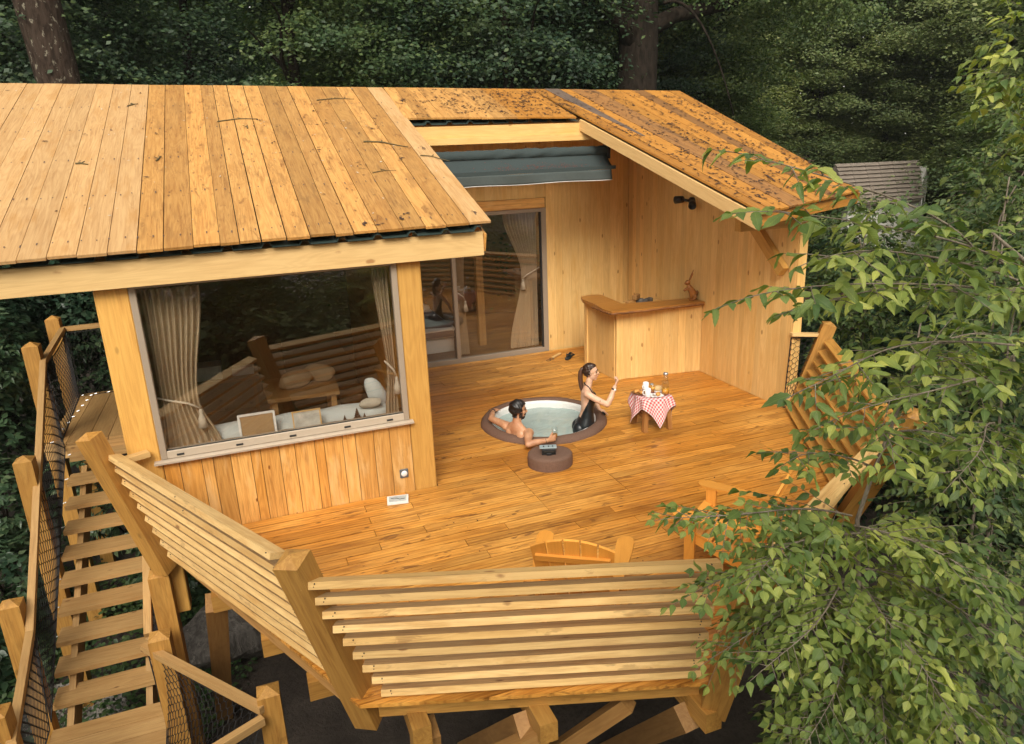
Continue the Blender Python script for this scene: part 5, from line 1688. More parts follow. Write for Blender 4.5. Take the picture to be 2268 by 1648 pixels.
# ---------------------------------------------------------------- woman
OW = Vector((4.215, 8.50, 0.0))
fW = Vector((0.934, -0.357, 0)).normalized()
lW = Vector((0.357, 0.934, 0)).normalized()
uW = Vector((0, 0, 1))
def Wp(a, b, h):
    return OW + fW * a + lW * b + uW * h
woman = thing('person', 'person with ponytail and glasses in a black swimsuit, kneeling up in the tub', 'person', (OW.x, OW.y, -0.3))
bm = bmesh.new()
def section_tube(bm, secs, seg=24):
    """torso: list of (center, half depth, half width) lofted"""
    rings = []
    for c, hd, hw in secs:
        rings.append([bm.verts.new(Vector(c) + fW_ * hd * math.cos(2 * math.pi * k / seg) + lW_ * hw * math.sin(2 * math.pi * k / seg)) for k in range(seg)])
    for r0, r1 in zip(rings[:-1], rings[1:]):
        for k in range(seg):
            bm.faces.new((r0[k], r0[(k + 1) % seg], r1[(k + 1) % seg], r1[k]))
    bm.faces.new(rings[0][::-1])
    bm.faces.new(rings[-1])
fW_, lW_ = fW, lW
section_tube(bm, [(Wp(-0.045, 0, -0.16), 0.125, 0.165), (Wp(-0.045, 0, -0.04), 0.145, 0.178), (Wp(-0.030, 0, 0.06), 0.132, 0.172), (Wp(-0.008, 0, 0.16), 0.100, 0.140),
                  (Wp(0.004, 0, 0.25), 0.084, 0.122), (Wp(0.012, 0, 0.35), 0.092, 0.132), (Wp(0.014, 0, 0.44), 0.098, 0.142), (Wp(0.002, 0, 0.52), 0.080, 0.145), (Wp(0.005, 0, 0.575), 0.052, 0.10), (Wp(0.012, 0, 0.61), 0.045, 0.055)])
for k in (-1, 1):
    ell_geo(bm, Wp(0.085, 0.066 * k, 0.425), 0.050, 0.056, 0.058, (fW, lW, uW))
    ell_geo(bm, Wp(-0.105, 0.075 * k, -0.02), 0.10, 0.095, 0.11, (fW, lW, uW))
    limb(bm, [Wp(-0.03, 0.09 * k, -0.06), Wp(-0.10, 0.12 * k, -0.26), Wp(-0.05, 0.14 * k, -0.46)], [0.095, 0.082, 0.06])
    limb(bm, [Wp(-0.05, 0.14 * k, -0.46), Wp(-0.30, 0.14 * k, -0.50), Wp(-0.45, 0.12 * k, -0.50)], [0.06, 0.05, 0.035])
    ell_geo(bm, Wp(-0.008, 0.150 * k, 0.535), 0.055, 0.055, 0.050, (fW, lW, uW))
# neck
limb(bm, [Wp(0.010, 0, 0.57), Wp(0.030, 0, 0.64), Wp(0.045, 0, 0.70)], [0.056, 0.048, 0.048])
# near (right) arm raised, elbow forward
limb(bm, [Wp(-0.010, -0.165, 0.535), Wp(0.10, -0.215, 0.475), Wp(0.255, -0.245, 0.400)], [0.050, 0.046, 0.039])
limb(bm, [Wp(0.255, -0.245, 0.400), Wp(0.305, -0.225, 0.49), Wp(0.365, -0.185, 0.635)], [0.040, 0.040, 0.026])
hand_geo(bm, Wp(0.368, -0.182, 0.645), (0.45 * fW + 0.25 * lW + 0.9 * uW), (-0.75 * fW + 0.5 * lW + 0.3 * uW), (0.2 * fW + 0.9 * lW - 0.2 * uW), (0.75, 0.85, 0.95, 1.05), 0.95, 0.1, 0.9)
# far (left) arm, hand on the rim
limb(bm, [Wp(-0.008, 0.160, 0.535), Wp(0.06, 0.235, 0.43), Wp(0.12, 0.30, 0.31)], [0.050, 0.045, 0.038])
limb(bm, [Wp(0.12, 0.30, 0.31), Wp(0.17, 0.29, 0.22), Wp(0.20, 0.265, 0.155)], [0.038, 0.034, 0.026])
hand_geo(bm, Wp(0.20, 0.262, 0.150), (0.85 * fW + 0.05 * lW - 0.42 * uW), (-0.2 * fW - 0.1 * lW - 0.95 * uW), (0.2 * fW - 0.95 * lW - 0.1 * uW), (0.30, 0.36, 0.4, 0.42), 0.95, 0.3, 0.4)
th = R(12)
hf = (fW * math.cos(th) - lW * math.sin(th) + uW * 0.02).normalized()
hl = (lW * math.cos(th) + fW * math.sin(th)).normalized()
hu = hf.cross(hl).normalized()
HC = Wp(0.058, 0, 0.795)
PW = head_geo(bm, HC, hf, hl, hu, 0.98)
me = fuse(bm, 'body', 0.0065, 5)
wb = link('body', me, 'skin_w', woman, None, True)
face_parts(woman, PW, hf, hl, hu, 0.98, None, True, 'hair_brown')
def loc(co, o, f, l, u):
    d = co - o
    return d.dot(f), d.dot(l), d.dot(u)
def suit(co, n):
    a, b, h = loc(co, OW, fW, lW, uW)
    if h < -0.30 or abs(b) > 0.21:
        return False
    if h < 0.155:
        # leg opening: diagonal line on the hip
        return h > -0.10 + 0.26 * max(0, abs(b) - 0.06) + 0.20 * max(0.0, a) - 0.10 * max(0.0, -a - 0.1) or abs(b) < 0.05
    if h < 0.52:
        # front panels, narrowing to the neck
        lo_ = -0.095 + 0.40 * (h - 0.155)
        return a > lo_ and abs(b) < 0.15 - 0.25 * max(0, h - 0.42) and abs(b) > 0.014
    return False
shell('swimsuit', me, suit, 0.005, 'fabric_dark', woman)
bm = bmesh.new()
for k in (-1, 1):
    tube_geo(bm, [Wp(0.075, 0.085 * k, 0.49), Wp(0.055, 0.085 * k, 0.55), Wp(0.015, 0.068 * k, 0.61), Wp(-0.030, 0.03 * k, 0.635), Wp(-0.038, 0, 0.637)], [0.026, 0.020, 0.014, 0.012, 0.012], 8, True, 0.45, lW)
link('halter_strap', bm_done(bm, 'halter_strap'), 'fabric_dark', woman, None, True)
def hairW(co, n):
    a, b, h = loc(co, HC, hf, hl, hu)
    if h < -0.075:
        return False
    if a > 0.055:
        return h > 0.085
    if a > 0.0:
        return h > 0.045 + 0.75 * (a - 0.0) or (abs(b) < 0.05 and h > 0.08)
    return h > -0.075 - 0.9 * a * 0.3 + (0.055 if a > -0.035 else 0.0)
shell('hair', me, hairW, lambda co: 0.010 + 0.003 * math.sin(150 * co.z + 60 * co.y) + 0.002 * math.sin(230 * co.x), 'hair_brown', woman)
tube('ponytail', [HC - hf * 0.085 + hu * 0.045, HC - hf * 0.120 + hu * 0.050, HC - hf * 0.142 + hu * 0.0, HC - hf * 0.148 - hu * 0.10, HC - hf * 0.142 - hu * 0.20, HC - hf * 0.130 - hu * 0.28, HC - hf * 0.125 - hu * 0.33],
     [0.024, 0.034, 0.046, 0.050, 0.044, 0.028, 0.006], plain('light_brown_hair', (0.085, 0.040, 0.022), 0.45, 0, 0.4, 60), woman, 12, 0.7, hl)
bm = bmesh.new()
ringpts = {}
for k in (-1, 1):
    cc = PW(0.105, 0.036 * k, 0.003)
    pts = [cc + hl * 0.030 * math.cos(t) + hu * 0.028 * math.sin(t) - hf * 0.010 * math.cos(t) * k for t in [2 * math.pi * i / 18 for i in range(19)]]
    tube_geo(bm, pts, 0.0022, 5)
    tube_geo(bm, [cc + hl * 0.030 * k - hf * 0.010, PW(0.055, 0.080 * k, 0.010), PW(-0.010, 0.090 * k, 0.012)], 0.002, 5)
tube_geo(bm, [PW(0.110, -0.008, 0.006), PW(0.114, 0, 0.010), PW(0.110, 0.008, 0.006)], 0.002, 5)
link('glasses', bm_done(bm, 'glasses'), 'gold', woman, None, True)
wr = Wp(0.350, -0.195, 0.598)
wd = (Wp(0.365, -0.185, 0.635) - Wp(0.305, -0.225, 0.49)).normalized()
lathe('watch_strap', [(0.029, -0.011), (0.034, -0.010), (0.034, 0.010), (0.029, 0.011)], wr, 'black', woman, 20, wd)
fc = (-lW * 0.8 + fW * 0.3).normalized()
lathe('watch_face', [(0, 0.006), (0.016, 0.006), (0.018, 0.0)], wr + fc * 0.032, 'white', woman, 16, fc)
def tat(name, c, r, n_):
    bm = bmesh.new()
    for i in range(n_):
        p = Vector(c) + Vector((random.uniform(-r, r), random.uniform(-r, r), random.uniform(-r, r)))
        ell_geo(bm, p, 0.006, 0.006, 0.004, None, 6, 4)
    return link(name, bm_done(bm, name), 'tattoo', woman)
arm_mid = (Wp(0.155, -0.232, 0.448) - lW * 0.036 + uW * 0.012)
tat('tattoo', arm_mid, 0.013, 7)

# ---------------------------------------------------------------- man
man = thing('person', 'person with dark hair and beard leaning back in the tub, glass in hand', 'person', (3.35, 8.6, -0.4))
fW_ = Vector((0.90, 0.43, 0)).normalized()
lW_ = Vector((-0.43, 0.90, 0)).normalized()
fM, lM, uM = fW_, lW_, Vector((0, 0, 1))
bm = bmesh.new()
OM = Vector((3.19, 8.53, 0.0))
def Mp(a, b, h):
    return OM + fM * a + lM * b + uM * h
section_tube(bm, [(Mp(0.34, 0, -0.52), 0.14, 0.17), (Mp(0.24, 0, -0.38), 0.12, 0.155), (Mp(0.14, 0, -0.22), 0.115, 0.165), (Mp(0.07, 0, -0.08), 0.12, 0.185),
                  (Mp(0.02, 0, 0.05), 0.112, 0.195), (Mp(-0.015, 0, 0.14), 0.085, 0.19), (Mp(-0.03, 0, 0.20), 0.062, 0.13), (Mp(-0.025, 0, 0.235), 0.055, 0.075)])
for k in (-1, 1):
    ell_geo(bm, Mp(-0.015, 0.205 * k, 0.125), 0.072, 0.070, 0.066, (fM, lM, uM))
    ell_geo(bm, Mp(-0.065, 0.10 * k, 0.07), 0.045, 0.065, 0.085, (fM, lM, uM))      # shoulder blade
    limb(bm, [Mp(0.35, 0.09 * k, -0.5), Mp(0.62, 0.12 * k, -0.34), Mp(0.78, 0.13 * k, -0.44)], [0.085, 0.07, 0.055])
limb(bm, [Mp(-0.03, 0, 0.18), Mp(-0.02, 0, 0.25), Mp(0.0, 0, 0.33)], [0.066, 0.062, 0.060])
# right arm along the near rim
SR = Mp(-0.02, -0.225, 0.135)
EL = Vector((3.135, 8.035, 0.100))
WRm = Vector((3.395, 7.995, 0.125))
limb(bm, [SR, SR.lerp(EL, 0.45) + Vector((-0.01, -0.01, 0.02)), EL], [0.062, 0.058, 0.044])
limb(bm, [EL, EL.lerp(WRm, 0.35) + Vector((0, 0, 0.006)), WRm], [0.044, 0.045, 0.029])
hd_ = Vector((0.93, 0.05, 0.12))
hand_geo(bm, WRm + Vector((0.005, 0, 0.0)), hd_, Vector((0.0, 0.95, 0.1)), Vector((0.05, 0.0, 1)), (0.62, 0.66, 0.7, 0.74), 1.06, 0.1, 0.8)
# left arm along the far-left rim
SL = Mp(-0.02, 0.225, 0.135)
EL2 = Vector((2.975, 9.02, 0.145))
WR2 = Vector((3.115, 9.345, 0.125))
limb(bm, [SL, SL.lerp(EL2, 0.45), EL2], [0.060, 0.054, 0.043])
limb(bm, [EL2, EL2.lerp(WR2, 0.35), WR2], [0.043, 0.044, 0.029])
hand_geo(bm, WR2, Vector((0.72, 0.66, -0.05)), Vector((0.1, 0.0, -1)), Vector((-0.7, 0.7, 0.0)), (0.18, 0.2, 0.22, 0.26), 1.04, 0.35, 0.2)
tm = R(-34)
mf = (fM * math.cos(tm) + lM * math.sin(tm) - uM * 0.05).normalized()
ml = (lM * math.cos(tm) - fM * math.sin(tm)).normalized()
mu = mf.cross(ml).normalized()
HM = Mp(0.005, -0.01, 0.405)
PM = head_geo(bm, HM, mf, ml, mu, 1.06)
me = fuse(bm, 'body', 0.0068, 5)
link('body', me, 'skin_m', man, None, True)
face_parts(man, PM, mf, ml, mu, 1.06, None)
def hairM(co, n):
    a, b, h = loc(co, HM, mf, ml, mu)
    if h < -0.095:
        return False
    if a > 0.055:
        return h > 0.078
    if a > 0.008:
        return h > 0.035 + 0.6 * a or (h > -0.03 and a < 0.03 and h > 0.0)
    return h > -0.095 + (0.08 if a > -0.03 else 0.0)
shell('hair', me, hairM, lambda co: 0.014 + 0.005 * math.sin(70 * co.z + 40 * co.x) + 0.003 * math.sin(190 * co.x + 140 * co.y), 'hair_dark', man)
def beardM(co, n):
    a, b, h = loc(co, HM, mf, ml, mu)
    if a > 0.125:
        return False
    return (-0.135 < h < -0.078 and a > 0.03) or (-0.10 < h < -0.02 and 0.0 < a < 0.045 and abs(b) > 0.045) or (-0.065 < h < -0.045 and a > 0.07)
shell('beard', me, beardM, 0.005, 'beard', man, 1)
wv = (WR2 - EL2).normalized()
lathe('watch_strap', [(0.031, -0.014), (0.037, -0.012), (0.037, 0.012), (0.031, 0.014)], WR2 - wv * 0.015, 'black', man, 20, wv)
lathe('bracelet', [(0.031, -0.003), (0.035, 0.0), (0.031, 0.003)], WRm - Vector((0.03, 0, 0.004)), 'black', man, 20, (WRm - EL))
# tumbler held in the hand
gx, gy, gz = 3.515, 8.040, 0.125
dg_ = thing('drinking_glass', 'glass with amber drink held over the tub rim', 'glass', (gx, gy, gz))
lathe('tumbler', [(0, 0), (0.034, 0), (0.042, 0.14), (0.040, 0.14), (0.032, 0.006), (0, 0.006)], (gx, gy, gz), 'cup_glass', dg_, 22)
lathe('drink', [(0, 0.007), (0.0315, 0.007), (0.0345, 0.05), (0, 0.05)], (gx, gy, gz), 'amber', dg_, 20)

# ================================================================== VEGETATION
# leaf templates -----------------------------------------------------
def leaf_template(nst=6, fold=0.16, curl=0.10, wob=0.0, width=0.30):
    if nst > 8:
        env = [max(0.02, 2.05 * (i / (nst - 1)) ** 0.62 * (1 - i / (nst - 1)) ** 0.95) for i in range(nst)]
        prof = [e * (1.0 if i % 2 else 0.86) for i, e in enumerate(env)]
    else:
        prof = [0.02, 0.78, 1.0, 0.76, 0.38, 0.02] if nst == 6 else [0.02, 0.9, 0.75, 0.02]
    V, UV = [], []
    for i in range(nst):
        t = i / (nst - 1)
        w = prof[i] * width
        z0 = -curl * t * t + wob * math.sin(t * 6)
        for k in (-1, 0, 1):
            V.append((t, k * w, z0 + abs(k) * w * fold * 2 + wob * k * math.sin(t * 9)))
            UV.append((t, 0.5 + 0.5 * k * max(prof[i], 0.05)))
    F = []
    for i in range(nst - 1):
        for k in range(2):
            a = i * 3 + k
            F.append((a, a + 1, a + 4, a + 3))
    return np.array(V), np.array(F), np.array(UV)
LT = [leaf_template(6, f, c, w, wd) for f, c, w, wd in ((0.15, 0.12, 0.0, 0.29), (0.22, 0.22, 0.015, 0.27), (0.10, 0.05, 0.02, 0.31), (0.28, 0.30, -0.01, 0.26), (0.05, -0.08, 0.02, 0.30))]
LTH = [leaf_template(12, f, c, w, wd) for f, c, w, wd in ((0.15, 0.14, 0.0, 0.28), (0.30, 0.32, 0.02, 0.25), (0.08, 0.05, 0.03, 0.30), (0.38, 0.50, -0.02, 0.24), (0.05, -0.14, 0.03, 0.28), (0.24, 0.24, 0.05, 0.26))]
LQ = (np.array([(0, 0, 0), (0.5, -0.32, 0.08), (1, 0, -0.06), (0.5, 0.32, 0.08)]), np.array([(0, 1, 2, 3)]), np.array([(0, 0.5), (0.5, 0), (1, 0.5), (0.5, 1)]))

def basis(dirs, nrm):
    x = dirs / np.linalg.norm(dirs, axis=1, keepdims=True)
    z = nrm - x * np.sum(nrm * x, axis=1, keepdims=True)
    z /= np.linalg.norm(z, axis=1, keepdims=True) + 1e-9
    y = np.cross(z, x)
    return x, y, z

def leaves_mesh(name, pos, dirs, nrm, size, tmpl=None, uvs=True):
    n = len(pos)
    if tmpl is None:
        parts = []
        idx = np.arange(n) % len(LT)
        Vs, Fs, Us = [], [], []
        off = 0
        for t in range(len(LT)):
            sel = idx == t
            v, f, u = _place(pos[sel], dirs[sel], nrm[sel], size[sel], LT[t])
            Vs.append(v); Fs.append(f + off); Us.append(u)
            off += len(v)
        return quads_mesh(name, np.vstack(Vs), np.vstack(Fs), np.vstack(Us) if uvs else None, True)
    v, f, u = _place(pos, dirs, nrm, size, tmpl)
    return quads_mesh(name, v, f, u if uvs else None, False)

def _place(pos, dirs, nrm, size, T):
    V, F, U = T
    x, y, z = basis(dirs, nrm)
    n, k = len(pos), len(V)
    P = pos[:, None, :] + size[:, None, None] * (V[None, :, 0:1] * x[:, None, :] + V[None, :, 1:2] * y[:, None, :] + V[None, :, 2:3] * z[:, None, :])
    faces = (F[None, :, :] + (np.arange(n) * k)[:, None, None]).reshape(-1, F.shape[1])
    uv = np.tile(U[F.ravel()], (n, 1))
    return P.reshape(-1, 3), faces, uv

# ---- near hornbeam saplings ----------------------------------------
def curve_pts(p0, p1, sag, n=10, jit=0.03, r=random):
    p0, p1 = Vector(p0), Vector(p1)
    L = (p1 - p0).length
    out = []
    ph = r.uniform(0, 6)
    side = (p1 - p0).cross(Vector((0, 0, 1))).normalized()
    for i in range(n + 1):
        t = i / n
        p = p0.lerp(p1, t) + Vector((0, 0, 1)) * sag * 4 * t * (1 - t) + side * jit * L * math.sin(ph + 5 * t)
        out.append(p)
    return out

class Leafer:
    def __init__(self, seed):
        self.r = random.Random(seed)
        self.p, self.d, self.n, self.s = [], [], [], []
        self.bm = bmesh.new()
    def leaf(self, p, d, n, s):
        self.p.append(tuple(p)); self.d.append(tuple(d)); self.n.append(tuple(n)); self.s.append(s)
    def twig(self, p0, d, L, step=0.036, size=0.072, droop=0.35):
        r = self.r
        d = Vector(d).normalized()
        nrm = (Vector((0, 0, 1)) + Vector((r.uniform(-.7, .7), r.uniform(-.7, .7), 0))).normalized()
        side = d.cross(nrm).normalized()
        pts = [Vector(p0)]
        k = max(2, int(L / step))
        p = Vector(p0)
        for i in range(k):
            t = (i + 1) / k
            d = (d + Vector((0, 0, -droop * step * 2.2)) + side * r.uniform(-0.06, 0.06)).normalized()
            p = p + d * step
            pts.append(p.copy())
            s = 1 if i % 2 else -1
            ld = (d * 0.62 + side * s * 0.85 + Vector((0, 0, -r.uniform(0.0, 0.65)))).normalized()
            ln = (nrm + side * s * r.uniform(-0.15, 0.5) + Vector((r.uniform(-.6, .6), r.uniform(-.6, .6), r.uniform(-.3, .1)))).normalized()
            self.leaf(p, ld, ln, size * r.uniform(0.6, 1.25) * (1.35 if r.random() < 0.18 else 1.0) * (0.75 + 0.35 * math.sin(math.pi * min(t, 0.9))))
        self.leaf(p, (d + Vector((0, 0, -0.3))).normalized(), nrm, size * r.uniform(0.7, 1.0))
        tube_geo(self.bm, pts, [0.0022 * (1 - 0.6 * i / len(pts)) for i in range(len(pts))], 4, False)
    def branch(self, p0, p1, rad=0.008, sag=0.05, twigs=14, tl=(0.12, 0.38), size=0.072, start=0.15, spread=1.0):
        r = self.r
        pts = curve_pts(p0, p1, sag, 12, 0.045, r)
        tube_geo(self.bm, pts, [rad * (1 - 0.75 * i / 12) for i in range(13)], 6, False)
        for i in range(twigs):
            t = start + (1 - start) * (i + r.uniform(0, 0.6)) / twigs
            t = min(t, 0.98)
            k = int(t * 12)
            f = t * 12 - k
            p = pts[k].lerp(pts[min(k + 1, 12)], f)
            d = (pts[min(k + 1, 12)] - pts[k]).normalized()
            side = d.cross(Vector((0, 0, 1))).normalized()
            s = 1 if i % 2 else -1
            a = r.uniform(0.5, 1.05)
            td = d * math.cos(a) + side * s * math.sin(a) * spread + Vector((0, 0, r.uniform(-0.35, 0.25)))
            L = r.uniform(*tl) * (1.15 - 0.65 * t)
            self.twig(p, td, max(L, 0.08), 0.036, size)
        self.twig(pts[-1], pts[-1] - pts[-2], r.uniform(0.12, 0.25), 0.034, size * 0.95)

def finish_sapling(L, name, label, cat, base, mat, trunk_pts, trunk_rad, keep, bark='twig_grey'):
    g = thing(name, label, cat, base)
    bm = L.bm
    tube_geo(bm, trunk_pts, trunk_rad, 8, True)
    link('trunk', bm_done(bm, 'trunk'), bark, g, None, True)
    pos, dr, nr, sz = map(np.array, (L.p, L.d, L.n, L.s))
    camp = np.array((0, 0, 3.75))
    rel = pos - camp
    fw = -np.array(CB)
    depth = rel @ fw
    uu = (rel @ np.array(CR)) / np.maximum(depth, 0.1)
    vv = (rel @ np.array(CU)) / np.maximum(depth, 0.1)
    inview = (depth > 0.3) & (np.abs(uu) < 0.72) & (np.abs(vv) < 0.53)
    app = np.where(inview, sz / np.maximum(depth, 0.1), 0)
    order = np.argsort(-app)
    big = order[:keep]
    rest = order[keep:]
    # individual leaves share a handful of meshes
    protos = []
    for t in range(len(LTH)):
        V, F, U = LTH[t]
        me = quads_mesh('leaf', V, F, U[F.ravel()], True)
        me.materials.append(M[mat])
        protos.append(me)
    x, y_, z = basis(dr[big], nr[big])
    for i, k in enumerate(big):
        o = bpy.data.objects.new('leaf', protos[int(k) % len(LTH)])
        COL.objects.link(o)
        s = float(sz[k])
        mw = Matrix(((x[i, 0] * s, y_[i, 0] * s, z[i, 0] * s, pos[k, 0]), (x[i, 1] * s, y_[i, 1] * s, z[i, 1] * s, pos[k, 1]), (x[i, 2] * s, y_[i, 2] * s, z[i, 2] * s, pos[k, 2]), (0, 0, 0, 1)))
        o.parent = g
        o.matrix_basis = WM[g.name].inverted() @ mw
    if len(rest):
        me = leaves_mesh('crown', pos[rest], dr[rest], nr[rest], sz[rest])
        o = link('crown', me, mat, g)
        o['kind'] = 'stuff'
    return g

LA = Leafer(21)
# sapling A: upright stem at the front right corner
ta = [(3.30, 2.55, -3.25), (3.22, 2.58, -1.5), (3.14, 2.60, 0.2), (3.02, 2.60, 1.03), (2.90, 2.60, 1.78), (2.98, 2.60, 2.06), (3.16, 2.60, 2.55), (3.18, 2.60, 2.92)]
brA = [((2.90, 2.6, 1.78), (1.80, 2.70, 2.00), 0.05), ((2.89, 2.6, 1.72), (2.00, 2.35, 1.82), 0.04), ((2.93, 2.6, 1.55), (2.08, 2.85, 1.44), 0.05),
       ((2.95, 2.6, 1.40), (2.10, 2.30, 1.30), 0.06), ((2.98, 2.6, 1.25), (2.22, 2.85, 0.98), 0.06), ((3.0, 2.6, 1.10), (2.35, 2.25, 0.80), 0.06),
       ((3.02, 2.6, 0.95), (2.45, 2.55, 0.45), 0.06), ((3.05, 2.6, 0.70), (2.48, 2.25, 0.20), 0.06), ((3.08, 2.6, 0.45), (2.55, 2.65, -0.15), 0.06),
       ((2.92, 2.6, 1.65), (3.75, 2.30, 1.35), 0.10), ((2.95, 2.6, 1.45), (3.55, 2.0, 1.10), 0.10), ((3.0, 2.6, 1.2), (3.85, 2.35, 0.72), 0.10),
       ((3.02, 2.6, 1.0), (3.55, 2.0, 0.55), 0.08), ((3.06, 2.6, 0.75), (3.95, 2.4, 0.20), 0.10), ((3.1, 2.6, 0.4), (3.70, 2.05, -0.10), 0.08), ((3.1, 2.6, 0.2), (3.2, 1.95, -0.30), 0.08),
       ((2.98, 2.6, 2.05), (2.30, 2.45, 2.30), 0.06), ((3.06, 2.6, 2.25), (2.38, 2.05, 2.48), 0.06), ((3.05, 2.6, 2.25), (3.60, 2.3, 2.05), 0.08), ((3.14, 2.6, 2.5), (2.62, 2.55, 2.62), 0.05), ((3.17, 2.6, 2.65), (3.55, 2.5, 2.75), 0.05), ((3.16, 2.6, 2.6), (2.95, 2.2, 2.75), 0.05),
       ((2.96, 2.6, 1.35), (2.75, 1.95, 1.25), 0.08), ((3.0, 2.6, 1.1), (2.95, 1.85, 0.9), 0.08), ((3.02, 2.6, 0.9), (2.7, 1.95, 0.55), 0.08), ((2.9, 2.6, 1.75), (3.1, 1.9, 1.6), 0.1), ((2.95, 2.6, 1.5), (3.35, 3.2, 1.3), 0.08), ((3.0, 2.6, 1.15), (2.6, 3.15, 0.9), 0.08)]
for p0, p1, sg_ in brA:
    LA.branch(p0, p1, 0.0065, sg_, 36 if p0[2] < 1.9 else 11, (0.14, 0.46), 0.070, 0.03)
finish_sapling(LA, 'hornbeam_sapling', 'bright green young hornbeam with slender grey stem in front of the right railing', 'tree', (3.30, 2.55, -3.25), 'lf_near', ta, [0.022, 0.02, 0.017, 0.014, 0.012, 0.010, 0.007, 0.003], 300)

LB = Leafer(33)
tb_ = [(4.5, 1.9, -3.25), (4.4, 2.0, -1), (4.3, 2.1, 1.2), (4.0, 2.2, 2.3), (3.6, 2.2, 2.9), (3.2, 2.15, 3.2), (2.9, 2.1, 3.35)]
brB = [((3.0, 2.1, 3.2), (1.62, 1.84, 3.53), 0.04), ((2.95, 2.1, 3.1), (1.62, 1.83, 3.27), 0.04), ((2.9, 2.1, 3.22), (1.52, 1.86, 3.71), 0.05), ((3.0, 2.1, 3.15), (1.68, 1.82, 3.38), 0.06),
       ((3.05, 2.1, 3.05), (1.72, 1.95, 3.20), 0.05), ((3.1, 2.1, 2.85), (1.68, 1.85, 2.95), 0.05), ((3.1, 2.1, 2.7), (2.15, 2.05, 2.66), 0.05),
       ((3.2, 2.2, 3.0), (2.75, 1.85, 3.15), 0.05), ((3.3, 2.2, 2.6), (3.1, 1.9, 2.9), 0.03), ((3.3, 2.2, 2.4), (2.7, 1.95, 2.35), 0.06)]
for p0, p1, sg_ in brB:
    LB.branch(p0, p1, 0.0055, sg_, 17, (0.10, 0.32), 0.070, 0.10)
finish_sapling(LB, 'hornbeam_sapling', 'overhanging hornbeam branches reaching over the right roof edge from outside the picture', 'tree', (4.5, 1.9, -3.25), 'lf_near', tb_, [0.026, 0.024, 0.02, 0.017, 0.013, 0.010, 0.005], 300)

# middle distance leafy trees at the right
def leafy_tree(name, label, cat, base, stem_top, blobs, nleaf, size, mat, seed, keep=120, stem_r=0.03, group=None):
    L = Leafer(seed)
    r = L.r
    b, t = Vector(base), Vector(stem_top)
    trunk = [b.lerp(t, k / 6) + Vector((r.uniform(-.06, .06), r.uniform(-.06, .06), 0)) * (k / 6) for k in range(7)]
    tot = sum(w for *_, w in blobs)
    for (cx, cy_, cz, rx, ry, rz, w) in blobs:
        n_tw = int(nleaf * w / tot / 7)
        c = Vector((cx, cy_, cz))
        f = min(max((cz - b.z) / (t.z - b.z), 0.1), 1.0)
        k = int(f * 5.999)
        tube_geo(L.bm, curve_pts(trunk[k], c, 0.1, 8, 0.04, r), [stem_r * 0.5 * (1 - 0.1 * i) for i in range(9)], 5, False)
        for _ in range(n_tw):
            v = Vector((r.gauss(0, 1), r.gauss(0, 1), r.gauss(0, 1))).normalized()
            q = r.uniform(0.35, 1.0) ** 0.5
            p = c + Vector((v.x * rx * q, v.y * ry * q, v.z * rz * q))
            d = (Vector((v.x, v.y, v.z * 0.4 - 0.1)) + Vector((r.uniform(-.6, .6), r.uniform(-.6, .6), r.uniform(-.3, .3)))).normalized()
            L.twig(p, d, r.uniform(0.18, 0.34), 0.042, size, 0.5)
    g = finish_sapling(L, name, label, cat, base, mat, trunk, [stem_r * (1 - 0.12 * k) for k in range(7)], keep)
    if group:
        g['group'] = group
    return g
leafy_tree('hazel_bush', 'dark green leafy bush low under the hornbeam at the bottom right corner', 'bush', (5.0, 3.6, -3.25), (5.1, 3.9, -0.3),
           [(4.1, 3.4, -1.3, 0.6, 0.5, 0.8, 2), (4.8, 3.6, -1.5, 0.8, 0.6, 0.9, 3), (5.6, 3.9, -1.4, 0.9, 0.6, 0.9, 3), (4.6, 3.5, -0.5, 0.7, 0.5, 0.7, 2), (5.3, 3.8, -0.4, 0.8, 0.6, 0.8, 3), (6.4, 4.1, -1.6, 0.9, 0.7, 0.9, 3), (3.9, 3.5, -1.9, 0.6, 0.5, 0.7, 2), (3.6, 3.3, -0.6, 0.45, 0.4, 0.7, 2), (5.0, 3.2, -2.2, 1.0, 0.6, 0.7, 2)], 8600, 0.085, 'lf_mid', 41, 200)
leafy_tree('hazel_bush', 'leafy green bush rising right of the hornbeam stem at the right edge', 'bush', (6.6, 4.2, -3.25), (6.7, 4.5, 2.4),
           [(6.0, 4.2, 0.3, 0.7, 0.6, 0.8, 2), (6.8, 4.4, 0.0, 0.9, 0.7, 0.9, 3), (6.5, 4.4, 1.0, 0.8, 0.6, 0.8, 3), (7.3, 4.7, 1.0, 0.8, 0.7, 0.8, 2), (6.6, 4.3, 1.9, 0.7, 0.6, 0.6, 2), (7.2, 4.6, 2.5, 0.8, 0.6, 0.6, 2), (7.4, 4.5, -0.9, 0.9, 0.8, 0.8, 2), (5.7, 4.2, 1.2, 0.5, 0.5, 0.6, 1)], 6400, 0.085, 'lf_mid', 43, 200)
